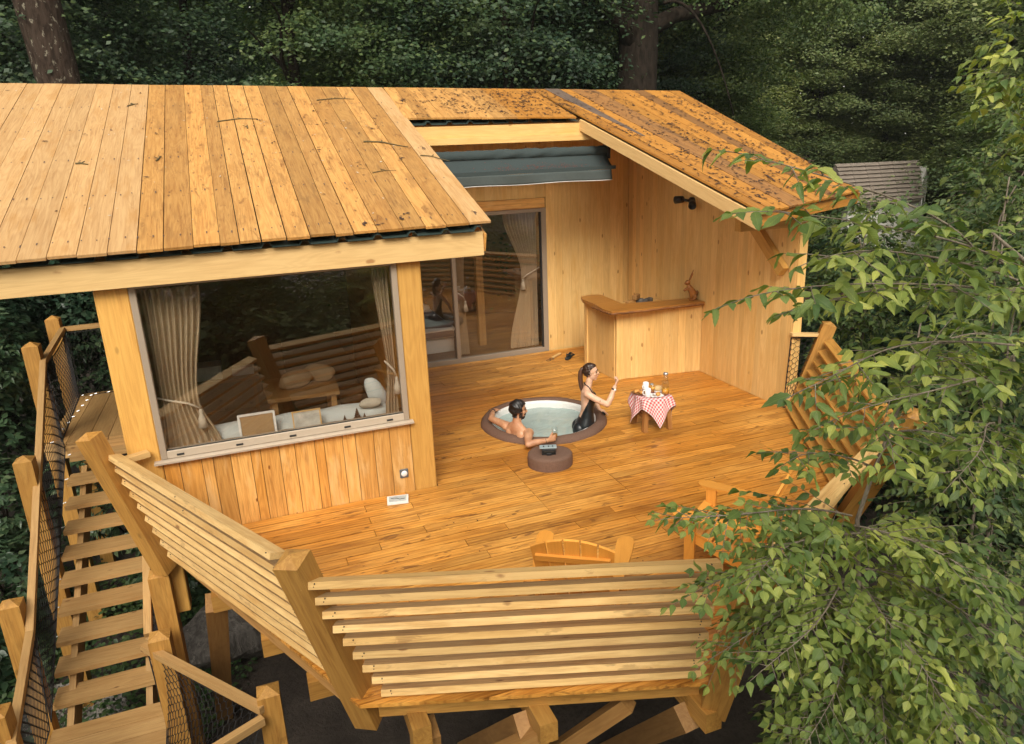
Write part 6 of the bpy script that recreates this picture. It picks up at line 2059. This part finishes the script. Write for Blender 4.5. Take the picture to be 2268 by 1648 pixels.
leafy_tree('leafy_tree', 'dense leafy tree behind the right rail, dark below and paler at the top', 'tree', (9.2, 6.2, -3.25), (9.0, 6.4, 3.2),
           [(8.2, 6.0, 0.3, 0.7, 0.8, 1.0, 2), (8.8, 6.2, 1.3, 0.9, 0.8, 0.9, 3), (9.4, 6.6, 2.3, 1.0, 0.9, 0.9, 3), (8.4, 5.4, 0.9, 0.7, 0.7, 0.8, 2), (9.6, 6.0, 0.9, 1.0, 0.9, 1.0, 2), (8.6, 5.6, -1.0, 1.0, 1.0, 1.0, 2), (10.4, 7.0, 1.6, 1.0, 0.9, 1.2, 2), (9.8, 6.8, 3.0, 0.9, 0.8, 0.6, 2), (11.5, 7.6, 3.3, 1.2, 1.0, 0.8, 3), (10.6, 7.2, 4.0, 0.9, 0.8, 0.5, 1), (12.4, 8.4, 2.2, 1.2, 1.0, 1.0, 2)], 12000, 0.092, 'lf_mid', 47, 100)
leafy_tree('leafy_tree', 'loose leafy tree with thin stems between the roof corner and the far tiled house', 'tree', (9.4, 8.6, -3.25), (9.3, 8.8, 3.0),
           [(8.9, 8.6, 1.4, 0.7, 0.7, 0.8, 2), (9.2, 8.9, 2.2, 0.8, 0.7, 0.6, 2), (9.8, 9.1, 1.2, 0.8, 0.8, 0.9, 2), (8.9, 8.2, 0.3, 0.8, 0.7, 0.9, 2), (10.5, 9.5, 2.0, 0.8, 0.8, 0.7, 1)], 5200, 0.095, 'lf_mid', 53, 60)

leafy_tree('leafy_tree', 'yellow green leafy branches hanging in at the top right corner', 'tree', (10.5, 5.0, -3.25), (7.9, 5.1, 4.6),
           [(6.95, 5.0, 4.15, 0.32, 0.3, 0.30, 2), (7.5, 5.2, 4.5, 0.5, 0.4, 0.45, 3), (7.2, 5.0, 3.75, 0.35, 0.3, 0.25, 1)], 700, 0.11, 'lf_near', 59, 60)
# ---- laurels by the stairs -----------------------------------------
def laurel(label, base, blobs, n, seed, size=0.13):
    rg = np.random.default_rng(seed)
    g = thing('laurel_bush', label, 'bush', base, 0)
    P_, D_, N_ = [], [], []
    tot = sum(b[-1] for b in blobs)
    for (cx, cy_, cz, rx, ry, rz, w) in blobs:
        m = int(n * w / tot / 5)
        v = rg.normal(size=(m, 3))
        v /= np.linalg.norm(v, axis=1, keepdims=True)
        q = rg.uniform(0.5, 1.0, (m, 1)) ** 0.5
        c = np.array((cx, cy_, cz)) + v * q * np.array((rx, ry, rz))
        for k in range(5):
            a = rg.uniform(0, 6.28, m)
            up = v * 0.6 + np.array((0, 0, 0.7))
            t1 = np.cross(up, np.array((0.3, 1, 0.1)))
            t1 /= np.linalg.norm(t1, axis=1, keepdims=True)
            t2 = np.cross(up, t1)
            t2 /= np.linalg.norm(t2, axis=1, keepdims=True)
            d = t1 * np.cos(a)[:, None] + t2 * np.sin(a)[:, None] + up * 0.25 + np.array((0, 0, -0.15))
            P_.append(c + rg.normal(size=(m, 3)) * 0.025); D_.append(d); N_.append(up + rg.normal(size=(m, 3)) * 0.3)
    P_, D_, N_ = map(np.vstack, (P_, D_, N_))
    sz = rg.uniform(0.7, 1.2, len(P_)) * size
    me = leaves_mesh('crown', P_, D_, N_, sz)
    o = link('crown', me, 'lf_laurel', g)
    o['kind'] = 'stuff'
    bm = bmesh.new()
    for (cx, cy_, cz, rx, ry, rz, w) in blobs:
        tube_geo(bm, curve_pts(base, (cx, cy_, cz), 0.1, 8, 0.05), [0.03 - 0.003 * i for i in range(9)], 6)
    link('stem', bm_done(bm, 'stem'), 'bark', g, None, True)
laurel('glossy laurel at the left edge of the picture beside the stair handrail', (-4.4, 12.6, -3.25),
       [(-4.0, 13.2, 1.0, 0.7, 0.8, 0.9, 3), (-4.3, 13.4, -0.2, 0.8, 0.8, 0.9, 3), (-4.2, 12.4, -1.3, 0.7, 0.8, 0.8, 2), (-4.0, 11.5, -2.1, 0.65, 0.8, 0.7, 2), (-4.6, 14.3, 1.8, 0.8, 0.8, 0.8, 2), (-4.2, 10.6, -2.6, 0.55, 0.8, 0.5, 1)], 9000, 5, 0.13)
laurel('tall laurel behind the stair landing under the left eave', (-3.4, 17.4, -3.25),
       [(-2.7, 16.9, 0.8, 1.0, 0.7, 1.0, 3), (-3.7, 16.6, 0.9, 1.0, 0.8, 1.2, 3), (-2.5, 16.8, -0.4, 0.9, 0.7, 0.9, 2), (-3.4, 16.4, -0.9, 1.2, 0.7, 0.9, 2), (-4.6, 15.8, 1.0, 0.9, 0.8, 1.1, 2), (-2.9, 17.2, 2.0, 1.2, 0.7, 0.8, 2)], 9000, 6, 0.15)
laurel('small laurel growing under the open stair treads', (-2.2, 12.6, -3.25),
       [(-2.0, 12.4, -1.8, 0.9, 0.7, 0.8, 2), (-2.9, 12.8, -1.4, 0.7, 0.7, 0.8, 1), (-1.6, 11.6, -2.5, 0.8, 0.7, 0.6, 1)], 2600, 8, 0.13)

# ---- ground cover ---------------------------------------------------
def cover(name, regions, n, size, seed, mat):
    rg = np.random.default_rng(seed)
    P_ = []
    tot = sum(r_[-1] for r_ in regions)
    for (cx, cy_, rx, ry, h, w) in regions:
        m = int(n * w / tot)
        a, q = rg.uniform(0, 6.283, m), np.sqrt(rg.uniform(0, 1, m))
        x_, yv = cx + rx * q * np.cos(a), cy_ + ry * q * np.sin(a)
        z = -3.2 + h * (0.25 + 0.75 * rg.uniform(0, 1, m)) * (0.55 + 0.45 * np.sin(x_ * 4.1) * np.cos(yv * 3.3)) * np.sqrt(np.clip(1 - q * q, 0.05, 1))
        P_.append(np.stack([x_, yv, z], 1))
    P_ = np.vstack(P_)
    m = len(P_)
    a = rg.uniform(0, 6.283, m)
    D_ = np.stack([np.cos(a), np.sin(a), rg.uniform(-0.5, 0.3, m)], 1)
    N_ = np.stack([rg.normal(0, 0.35, m), rg.normal(0, 0.35, m), np.ones(m)], 1)
    me = leaves_mesh(name, P_, D_, N_, rg.uniform(0.6, 1.2, m) * size, leaf_template(4, 0.1, 0.1, 0, 0.42), False)
    o = link(name, me, mat)
    tag(o, kind='stuff')
cover('ground_cover', [(-2.4, 10.4, 1.9, 2.6, 0.45, 3), (-4.0, 11.4, 1.0, 1.6, 0.7, 3), (-1.2, 12.4, 1.5, 1.6, 0.45, 2), (-1.0, 10.9, 0.5, 1.2, 0.35, 1), (-4.4, 13.8, 1.4, 2.4, 1.0, 2)], 17000, 0.085, 12, 'lf_cover')

# ---- background wood ------------------------------------------------
def crown_mesh(name, n, rad, hgt, size, seed, ncl=70, droop=0.2):
    rg = np.random.default_rng(seed)
    v = rg.normal(size=(ncl, 3))
    v /= np.linalg.norm(v, axis=1, keepdims=True)
    q = rg.uniform(0.45, 1.0, (ncl, 1)) ** 0.6
    cl = v * q * np.array((rad, rad, hgt))
    out = v.copy()
    per = n // ncl
    k = np.repeat(np.arange(ncl), per)
    m = len(k)
    csz = rg.uniform(0.55, 1.15, ncl)[k][:, None] * rad * 0.34
    loc_ = rg.normal(size=(m, 3)) * np.array((0.62, 0.62, 0.20)) * csz
    loc_[:, 2] -= droop * (loc_[:, 0] ** 2 + loc_[:, 1] ** 2) / csz[:, 0]
    P_ = cl[k] + loc_
    a = rg.uniform(0, 6.283, m)
    D_ = np.stack([np.cos(a), np.sin(a), rg.uniform(-0.7, 0.15, m)], 1) + out[k] * 0.35
    N_ = np.stack([rg.normal(0, 0.4, m), rg.normal(0, 0.4, m), np.ones(m) * 0.75], 1) + out[k] * 0.85
    return leaves_mesh(name, P_, D_, N_, rg.uniform(0.6, 1.3, m) * size, LQ, False)
CM = [crown_mesh('crown', 34000, 2.6, 4.6, 0.115, 100 + i, 95) for i in range(3)]
CMs = [crown_mesh('crown', 15000, 1.9, 1.7, 0.125, 120 + i, 60) for i in range(2)]
def trunk_mesh(seed, h=14, r0=0.25):
    rr = random.Random(seed)
    bm = bmesh.new()
    pts = [Vector((0.05 * h * math.sin(seed + 3 * k / 8) * k / 8, 0.04 * h * math.cos(seed + 2 * k / 8) * k / 8, h * k / 8)) for k in range(9)]
    tube_geo(bm, pts, [r0 * (1 - 0.09 * k) for k in range(9)], 10)
    for k in range(9):
        i = rr.randint(2, 7)
        a = rr.uniform(0, 6.28)
        L = rr.uniform(1.2, 2.8)
        q = pts[i] + Vector((math.cos(a) * L, math.sin(a) * L, rr.uniform(0.3, 1.6)))
        tube_geo(bm, curve_pts(pts[i], q, 0.2, 8, 0.06, rr), [r0 * 0.28 * (1 - 0.11 * j) for j in range(9)], 5)
    me = bm_done(bm, 'trunk')
    me.materials.append(M['bark'])
    return me
TM = [trunk_mesh(s) for s in (1, 2, 3)]
rt = random.Random(77)
def place_tree(x, y_, crowns, label, group, mats, s=1.0, trunk=True):
    g = thing('forest_tree', label, 'tree', (x, y_, -3.25), 0, group)
    if trunk:
        o = bpy.data.objects.new('trunk', rt.choice(TM))
        COL.objects.link(o)
        o.parent = g
        o.rotation_euler = (0, 0, rt.uniform(0, 6.28))
    for (dx, dy, z, sc, sz_) in crowns:
        me = rt.choice(CM)
        key = (me.name, mats)
        if key not in place_tree.cache:
            c = me.copy()
            c.materials.clear()
            c.materials.append(M[mats])
            place_tree.cache[key] = c
        o = bpy.data.objects.new('crown', place_tree.cache[key])
        COL.objects.link(o)
        o.parent = g
        o.location = (dx, dy, z + 3.25)
        o.rotation_euler = (rt.uniform(-.1, .1), rt.uniform(-.1, .1), rt.uniform(0, 6.28))
        o.scale = (sc, sc, sz_)
    return g
place_tree.cache = {}
grp = 'trees of the wood behind the lodge'
lab_near = 'dark leafy tree at the front of the wood behind the lodge'
lab_mid = 'mid green tree further back in the wood behind the lodge'
lab_far = 'pale green tree at the back of the wood, seen at the upper right'
def polar(az, rad):
    return rad * math.sin(R(az)), rad * math.cos(R(az))
FRONT = ['dark leafy tree left of the mottled trunk at the far left', 'dark leafy tree right behind the mottled trunk', 'dark leafy tree behind the pale planks of the left roof',
         'dark leafy tree behind the seam of pale and golden roof planks', 'green leafy tree with paler sprays behind the middle of the ridge', 'dark leafy tree behind the roof part above the notch',
         'dark leafy tree just left of the forked oak', 'dark leafy tree to the right of the forked oak', 'dark leafy tree behind the right end of the ridge']
for fi, (az, rad, m_) in enumerate(((-17, 22, 'lf_dark'), (-9, 20.5, 'lf_dark'), (-1, 23, 'lf_dark'), (6.5, 20, 'lf_mid2'), (13, 21.5, 'lf_mid2'), (20, 20, 'lf_dark'), (25.5, 22, 'lf_dark'), (31, 27, 'lf_dark'), (36, 30, 'lf_mid2'))):
    x, y_ = polar(az + rt.uniform(-1, 1), rad)
    place_tree(x, y_, [(0, 0, 2.5, 1.0, 0.75), (rt.uniform(-1, 1), rt.uniform(-1, 1), 7.8, 1.05, 0.9)], FRONT[fi], grp + ', front row', m_)
for az in (-20, -13, -6, 1, 8, 15, 22, 29, 36, 57, 63):
    x, y_ = polar(az + rt.uniform(-1.5, 1.5), rt.uniform(30, 33))
    m_ = 'lf_dark' if az < 10 else ('lf_mid2' if az < 24 else 'lf_pale')
    place_tree(x, y_, [(0, 0, 2.0, 1.35, 1.0), (rt.uniform(-1, 1), 0, 9.5, 1.4, 1.15)], lab_mid, grp + ', second row', m_)
for az in (-20, -14, -8, -2, 4, 10, 16, 22, 28, 34, 58, 64):
    x, y_ = polar(az + rt.uniform(-1.5, 1.5), rt.uniform(42, 47))
    m_ = 'lf_dark' if az < 5 else ('lf_mid2' if az < 24 else 'lf_pale')
    place_tree(x, y_, [(0, 0, 3, 1.9, 1.3), (0, 0, 13, 1.9, 1.2)] + ([(0.5, 0, 21, 1.8, 1.1)] if az > 18 else []), lab_far, grp + ', last row', m_)
for i, az in enumerate((27, 31, 35, 39.5, 43.5, 47.5, 51.5, 55.5, 60)):
    x, y_ = polar(az, 44 + 2 * (i % 2))
    place_tree(x, y_, [(0, 0, 1, 1.35, 0.9), (1.5, -1, 6.5, 1.35, 0.9), (-1.8, 0, 10.5, 1.3, 0.9), (0.8, -0.5, 15, 1.3, 0.9)],
               ['light green tree at the back of the wood above the right roof rake', 'light green tree behind the far tiled house'][1 if 43 < az < 53 else 0] if az < 53 else 'light green tree at the back of the wood at the right edge', grp + ', light last row', 'lf_pale')
# undergrowth between lodge and wood, right side and the side behind the viewer (mirrored in the window)
def shrub(x, y_, z, s, m_, label, group):
    g = thing('shrub', label, 'shrub', (x, y_, -3.25), 0, group)
    me = rt.choice(CMs)
    key = (me.name, m_)
    if key not in place_tree.cache:
        c = me.copy()
        c.materials.clear()
        c.materials.append(M[m_])
        place_tree.cache[key] = c
    o = bpy.data.objects.new('crown', place_tree.cache[key])
    COL.objects.link(o)
    o.parent = g
    o.location = (0, 0, z + 3.25)
    o.rotation_euler = (0, 0, rt.uniform(0, 6.28))
    o.scale = (s, s, s)
    st_ = bpy.data.objects.new('trunk', TM[0])
    COL.objects.link(st_)
    st_.parent = g
    st_.scale = (0.3, 0.3, (z + 3.25) / 14)
    return g
for x, y_, z, s, m_ in ((10.5, 12.0, -1.5, 1.1, 'lf_dark'), (12.0, 10.0, -0.8, 1.2, 'lf_dark'), (13.5, 13.5, -0.5, 1.3, 'lf_dark'), (10.2, 15.5, 0.4, 1.2, 'lf_dark'), (15.5, 10.5, -1.0, 1.3, 'lf_dark'),
                        (13.0, 7.5, -1.2, 1.2, 'lf_dark'), (16.5, 16.0, -1.6, 1.3, 'lf_mid2'), (11.0, 18.5, 1.5, 1.3, 'lf_dark'), (18.5, 13.0, -0.6, 1.4, 'lf_mid2'), (19.5, 17.5, -3.0, 1.3, 'lf_mid2'), (25, 15.5, -2.2, 1.6, 'lf_pale'), (12.4, 4.6, -1.4, 1.1, 'lf_dark'), (9.4, 10.2, -1.8, 1.0, 'lf_dark')):
    shrub(x, y_, z, s, m_, 'dark shrub in the undergrowth right of the lodge', 'undergrowth right of the lodge')
for x, y_ in ((-7, 20.5), (-5.0, 19.3), (-8.5, 17.0), (-7.0, 14.2)):
    shrub(x, y_, 1.0, 1.2, 'lf_dark', 'dark shrub in the undergrowth left of the lodge', 'undergrowth left of the lodge')
for x, y_, z, s in ((-6.5, -2.5, -1.6, 1.2), (-3.6, -3.4, -1.5, 1.25), (-0.6, -3.8, -1.4, 1.3), (2.4, -3.4, -1.4, 1.2), (5.4, -2.6, -1.5, 1.2), (8.2, -1.6, -1.3, 1.2), (-5.0, -5.8, -0.3, 1.4), (-1.5, -6.4, -0.2, 1.5), (2.2, -6.2, -0.2, 1.5), (6.0, -5.4, -0.3, 1.4)):
    shrub(x, y_, z, s, 'lf_pale', 'green shrub before the terrace, mirrored in the big window', 'shrubs before the terrace')
for x, y_, s in ((-9, -7, 1.0), (-4.5, -9.5, 1.0), (0.5, -11.5, 1.05), (5.5, -10, 1.0), (10, -8, 1.0), (-12, -1.5, 1.0), (14, -3, 1.0)):
    place_tree(x, y_, [(0, 0, -0.2, s, 0.75), (0.4, -0.5, 4.0, s, 0.8), (0, -1, 8, s, 0.7)], 'green tree across the clearing, mirrored in the big window', 'trees across the clearing', 'lf_pale')

# the deep wood that closes the view
rgw = np.random.default_rng(5)
nw = 120000
azw = np.radians(rgw.uniform(-40, 85, nw)); rw_ = rgw.uniform(50, 58, nw)
zw = rgw.uniform(-3, 30, nw)
cl_ = np.stack([rw_ * np.sin(azw), rw_ * np.cos(azw), zw], 1)
aw_ = rgw.uniform(0, 6.283, nw)
me = leaves_mesh('deep_wood', cl_, np.stack([np.cos(aw_), np.sin(aw_), rgw.uniform(-.6, .2, nw)], 1), np.stack([rgw.normal(0, .6, nw), -0.8 + rgw.normal(0, .5, nw), 0.8 + 0 * aw_], 1), rgw.uniform(0.7, 1.5, nw), LQ, False)
o = link('deep_wood', me, 'lf_pale')
tag(o, kind='stuff')

# trunks that stand out -----------------------------------------------
bt_ = thing('old_tree', 'thick mottled trunk of an old tree behind the left roof', 'tree', (-2.7, 18.0, -3.25))
bm = bmesh.new()
pts = [Vector((-2.55, 18, -3.25)), Vector((-2.72, 18, 1.0)), Vector((-2.95, 18, 5.0)), Vector((-3.10, 18, 7.4)), Vector((-3.25, 18, 10)), Vector((-3.3, 18, 14))]
tube_geo(bm, pts, [0.52, 0.45, 0.40, 0.42, 0.44, 0.3], 20)
tube_geo(bm, curve_pts((-3.15, 18, 8.2), (-6, 17.5, 11), 0.3, 10), [0.2 - 0.015 * i for i in range(11)], 8)
link('trunk', bm_done(bm, 'trunk'), 'bark_patch', bt_, None, True)
for (px, py, pz, sc) in ((-3.5, 19.0, 14.5, 1.0), (-6.5, 18.5, 12.5, 0.8)):
    me = CM[0].copy()
    me.materials.clear()
    me.materials.append(M['lf_dark'])
    o = bpy.data.objects.new('crown', me)
    COL.objects.link(o)
    o.parent = bt_
    o.matrix_basis = WM[bt_.name].inverted() @ Matrix.Translation((px, py, pz)) @ Matrix.Scale(sc, 4)
oc = thing('old_tree', 'dark forked oak trunk behind the ridge right of centre', 'tree', (10.6, 18.2, -3.25))
bm = bmesh.new()
q = 0.827
pts = [Vector((12.80 * q, 22 * q, -3.25)), Vector((12.80 * q, 22 * q, 3)), Vector((12.80 * q, 22 * q, 5.1)), Vector((12.85 * q, 22 * q, 6.3)), Vector((12.82 * q, 22 * q, 7.4)), Vector((12.9 * q, 22 * q, 11))]
tube_geo(bm, pts, [0.62, 0.56, 0.53, 0.52, 0.52, 0.4], 18)
tube_geo(bm, [Vector((10.5, 18.1, 6.2)), Vector((10.1, 18.0, 6.75)), Vector((9.4, 17.9, 7.15)), Vector((8.4, 17.8, 7.6)), Vector((7.2, 17.7, 8.4))], [0.30, 0.26, 0.22, 0.18, 0.12], 12)
tube_geo(bm, [Vector((10.7, 18.1, 6.6)), Vector((11.6, 18.0, 7.0)), Vector((13.2, 18, 7.3)), Vector((15, 18, 7.9))], [0.26, 0.2, 0.16, 0.1], 10)
tube_geo(bm, curve_pts((11.0, 17.6, 7.2), (12.8, 16.9, 4.4), 0.9, 12, 0.01), [0.05 - 0.003 * i for i in range(13)], 6)
link('trunk', bm_done(bm, 'trunk'), 'bark', oc, None, True)
for (px, py, pz, sc) in ((8.2, 18.5, 10.5, 0.9), (13.0, 18.5, 10.6, 0.9), (15.5, 17.0, 9.6, 0.8)):
    me = CM[1].copy()
    me.materials.clear()
    me.materials.append(M['lf_mid2'])
    o = bpy.data.objects.new('crown', me)
    COL.objects.link(o)
    o.parent = oc
    o.matrix_basis = WM[oc.name].inverted() @ Matrix.Translation((px, py, pz)) @ Matrix.Scale(sc, 4)

# ================================================================== FAR HOUSES
fh = thing('farmhouse', 'pale rendered house with grey tiled gable roof far right among trees', 'building', (18.880, 17.280, -3.250))
slab('wall', [(24.976, 21.224, -3.250), (26.432, 22.176, -3.250), (26.432, 22.176, 1.762), (25.732, 21.700, 2.518), (24.976, 21.224, 1.538)], (0.55, -0.84, 0), 0.3, 'stone_wall', fh, (1, 0, 0))
wl = slab('wall', [(21.616, 21.392, -3.250), (24.948, 21.252, -3.250), (24.948, 21.252, 1.426), (21.616, 21.392, 1.426)], (0, -1, 0), 0.3, 'stone_wall', fh, (1, 0, 0))
wn = slab('window', [(25.620, 21.605, 1.034), (25.844, 21.750, 1.034), (25.844, 21.750, 1.482), (25.620, 21.605, 1.482)], (0.55, -0.84, 0), 0.05, 'glass', fh)
slab('shutter', [(25.452, 21.493, 1.034), (25.603, 21.594, 1.034), (25.603, 21.594, 1.482), (25.452, 21.493, 1.482)], (0.55, -0.84, 0), 0.04, 'white', wn)
rf = slab('roof', [(21.224, 21.056, 1.303), (24.808, 20.972, 1.303), (25.592, 22.008, 2.692), (21.504, 22.120, 2.725)], (0, -0.78, 0.62), 0.15, 'tile_grey', fh, (1, 0, 0))
nrow = 10
for j in range(nrow):
    f0, f1 = j / nrow, (j + 1.12) / nrow
    A0, A1 = Vector((21.196, 21.045, 1.314)).lerp(Vector((21.493, 22.120, 2.742)), f0), Vector((21.196, 21.045, 1.314)).lerp(Vector((21.493, 22.120, 2.742)), f1)
    B0, B1 = Vector((24.864, 20.955, 1.314)).lerp(Vector((25.620, 22.008, 2.714)), f0), Vector((24.864, 20.955, 1.314)).lerp(Vector((25.620, 22.008, 2.714)), f1)
    nt_ = 6
    for i in range(nt_):
        slab('tile_course', [A0.lerp(B0, i / nt_) + Vector((0.01, -0.05, 0.07)), A0.lerp(B0, (i + 1) / nt_) + Vector((-0.01, -0.05, 0.07 + random.uniform(0, 0.03))), A1.lerp(B1, (i + 1) / nt_) + Vector((-0.01, 0, 0.02)), A1.lerp(B1, i / nt_) + Vector((0.01, 0, 0.02))], (0, -0.78, 0.62), 0.04, 'tile_grey', rf, (1, 0, 0), 0)
ls = thing('tiled_shed', 'low shed with reddish tiled roof glimpsed through leaves at the right', 'shed', (17, 15, -3.25))
slab('wall', [(14.2, 14.6, -3.2), (20.2, 15.6, -3.2), (20.2, 15.6, -1.0), (14.2, 14.6, -1.0)], (0.16, -1, 0), 0.2, 'stone_wall', ls, (1, 0, 0))
rs = slab('roof', [(13.8, 14.0, -1.2), (20.6, 15.1, -1.2), (20.2, 17.6, 0.15), (13.4, 16.5, 0.15)], (0.1, -0.5, 1), 0.1, 'tile_red', ls, (1, 0, 0))
for j in range(9):
    f0, f1 = j / 9, (j + 1.1) / 9
    a0, b0 = Vector((13.78, 13.98, -1.18)).lerp(Vector((13.4, 16.5, 0.18)), f0), Vector((20.62, 15.08, -1.18)).lerp(Vector((20.2, 17.6, 0.18)), f0)
    a1, b1 = Vector((13.78, 13.98, -1.18)).lerp(Vector((13.4, 16.5, 0.18)), f1), Vector((20.62, 15.08, -1.18)).lerp(Vector((20.2, 17.6, 0.18)), f1)
    slab('tile_course', [a0 + Vector((0, 0, 0.06)), b0 + Vector((0, 0, 0.06)), b1, a1], (0.1, -0.5, 1), 0.03, 'tile_red', rs, (1, 0, 0), 0)

# ================================================================== ROCKS, RAG, GRAVEL
def rock(label, c, r, seed):
    rr = random.Random(seed)
    bm = bmesh.new()
    bmesh.ops.create_icosphere(bm, subdivisions=4, radius=1.0)
    pl_ = [(Vector((rr.gauss(0, 1), rr.gauss(0, 1), rr.gauss(0, 0.8))).normalized(), rr.uniform(0.55, 0.85)) for _ in range(16)]
    pl_.append((Vector((0.15, -0.2, 1)).normalized(), 0.55))
    for v in bm.verts:
        d = v.co.normalized()
        k = 1.0
        for n_, h in pl_:
            dt = d.dot(n_)
            if dt > 0.05:
                k = min(k, h / dt)
        k *= 1 + 0.03 * math.sin(9 * d.x + 3 * d.z) * math.sin(8 * d.y)
        v.co = Vector((d.x * r[0] * k, d.y * r[1] * k, d.z * r[2] * k))
    o = link('boulder', bm_done(bm, 'boulder'), 'rock', None, Matrix.Translation(c))
    tag(o, label, 'boulder')
rock('large grey boulder lying under the deck beside the stairs', (-0.85, 10.05, -2.85), (1.05, 0.85, 0.85), 4)
rock('smaller shaded boulder behind the large boulder under the deck', (0.55, 11.0, -2.85), (0.7, 0.6, 0.5), 9)
o = blob('rag', -0.42, 10.0, -3.2, 0.13, 0.1, 0.16, 'rag', 'blue rag lying on the ground under the deck beam', 'rag')
def gr():
    a, q = random.uniform(0, 6.28), math.sqrt(random.random())
    return (-3.3 + 1.1 * q * math.cos(a), 8.9 + 1.3 * q * math.sin(a), -3.20)
V, F = [], []
for _ in range(5200):
    p = gr()
    s = random.uniform(0.015, 0.045)
    k = len(V)
    V += [(p[0] + s * math.cos(t + p[1] * 40), p[1] + s * 0.8 * math.sin(t + p[1] * 40), p[2] + random.uniform(-0.01, 0.02)) for t in (0, 1.6, 3.1, 4.7)] + [(p[0], p[1], p[2] + s)]
    F += [(k, k + 1, k + 4), (k + 1, k + 2, k + 4), (k + 2, k + 3, k + 4), (k + 3, k, k + 4)]
me = bpy.data.meshes.new('gravel')
me.from_pydata(V, [], F)
o = link('gravel', me, 'gravel')
tag(o, kind='stuff')

# ================================================================== LITTER ON THE ROOF AND DECK
def on_roof():
    while True:
        k = random.random()
        if k < 0.64:
            t = random.random()
            s = random.random()
            y_ = 7.2 + (12.7 - 7.2) * t
            xa = 5.84 - 0.085 * (y_ - 7.1)
            xb = 7.74 + 0.105 * (y_ - 7.5)
            if random.random() < 0.5:
                s = min(max(round(s * 12) / 12 + random.gauss(0, 0.008), 0.01), 0.99)
            x = xa + (xb - xa) * s
            if y_ < 7.6 and s > 0.9:
                continue
        elif k < 0.955:
            y_ = random.uniform(11.25, 13.0)
            x = 2.75 + 2.8 * random.random() ** 0.7
        else:
            y_ = random.uniform(7.5, 13.2)
            x = random.choice([random.uniform(0.2, 2.5), random.uniform(1.0, 2.5), random.uniform(-3.5, 2.5)])
        break
    if on_roof.last is not None and random.random() < 0.55 and y_ < 99:
        lx, ly = on_roof.last
        x2, y2 = lx + random.gauss(0, 0.05), ly + random.gauss(0, 0.05)
        if (x2 - lx) ** 2 + (y2 - ly) ** 2 < 0.03 and 7.4 < y2 < 12.8 and (y2 > 11.35 or x2 > 5.95 - 0.085 * (y2 - 7.1) or x2 < 2.5):
            x, y_ = x2, y2
    on_roof.last = (x, y_)
    return rp(x, y_, 0.006), RN
on_roof.last = None
fl_ = scatter_patch('fallen_leaves', on_roof, 3000, 0.028, 'litter')
tag(fl_, kind='stuff')
def on_roof2():
    y_ = random.uniform(7.5, 13.2)
    return rp(random.uniform(-3.2, 2.4), y_, 0.006), RN
f2_ = scatter_patch('pale_specks', on_roof2, 90, 0.018, 'fluff')
tag(f2_, kind='stuff')
def twig(x, y_, L, a, r=0.008, label=''):
    p = [rp(x + L * t * math.cos(a) + 0.05 * L * math.sin(6 * t), y_ + L * t * math.sin(a) + 0.12 * L * math.sin(3.1 * t), 0.012) for t in [i / 8 for i in range(9)]]
    bm = bmesh.new()
    tube_geo(bm, p, [r * (1 - 0.06 * i) for i in range(9)], 5)
    for i in (3, 5):
        tube_geo(bm, [p[i], p[i] + Vector((0.06 * math.sin(a + i), 0.10 * math.cos(a), 0.02))], r * 0.6, 4)
    o = link('twig', bm_done(bm, 'twig'), 'twig', None, None, True)
    tag(o, label, 'twig', 'twigs fallen on the roof')
twig(-0.05, 11.3, 0.55, 0.15, 0.010, 'straight mossy twig across the planks right of the pale roof part')
twig(1.75, 10.2, 0.62, -0.5, 0.012, 'longest curved mossy twig near the right edge of the main roof')
twig(1.45, 12.35, 0.60, 0.05, 0.009, 'twig lying high near the ridge above the main roof edge')
twig(2.36, 9.55, 0.42, -0.7, 0.008, 'greenish twig sticking over the right verge of the main roof')
twig(-1.22, 12.2, 0.16, 0.6, 0.010, 'short bent twig high on the pale roof part')
twig(-0.78, 9.75, 0.16, 1.2, 0.010, 'short twig near the seam of pale and golden planks')
twig(-1.62, 9.75, 0.14, -0.3, 0.013, 'tiny mossy tuft in the middle of the pale roof part')
twig(0.32, 10.95, 0.12, 1.5, 0.010, 'stub of green twig below the straight mossy twig')
twig(1.62, 9.0, 0.30, 0.1, 0.006, 'thin dark twig on the golden planks above the window')
def on_deck():
    while True:
        x, y_ = random.uniform(0.6, 6.8), random.uniform(4.8, 12.2)
        if (x - TUB[0]) ** 2 + (y_ - TUB[1]) ** 2 > 1.0 and (y_ < 7.4 or x > 1.9) and x < 5.0 + 0.2 * y_:
            return (x, y_, 0.004), (0, 0, 1)
f3_ = scatter_patch('deck_litter', on_deck, 120, 0.014, 'litter')
tag(f3_, kind='stuff')

# ================================================================== AIR
bm = bmesh.new()
bmesh.ops.create_cube(bm, size=1.0)
for v in bm.verts:
    v.co = Vector((v.co.x * 216, v.co.y * 216 + 12, (v.co.z + 0.5) * 45 - 5.0))
hz_m = bpy.data.materials.new('thin_haze')
hz_m.use_nodes = True
hn = hz_m.node_tree
hn.nodes.clear()
ho = hn.nodes.new('ShaderNodeOutputMaterial')
hv = hn.nodes.new('ShaderNodeVolumePrincipled')
hv.inputs['Color'].default_value = (0.88, 0.93, 0.86, 1)
hv.inputs['Density'].default_value = HAZE
hv.inputs['Anisotropy'].default_value = 0.2
hn.links.new(hv.outputs[0], ho.inputs['Volume'])
o = link('haze', bm_done(bm, 'haze'), hz_m)
tag(o, kind='stuff')
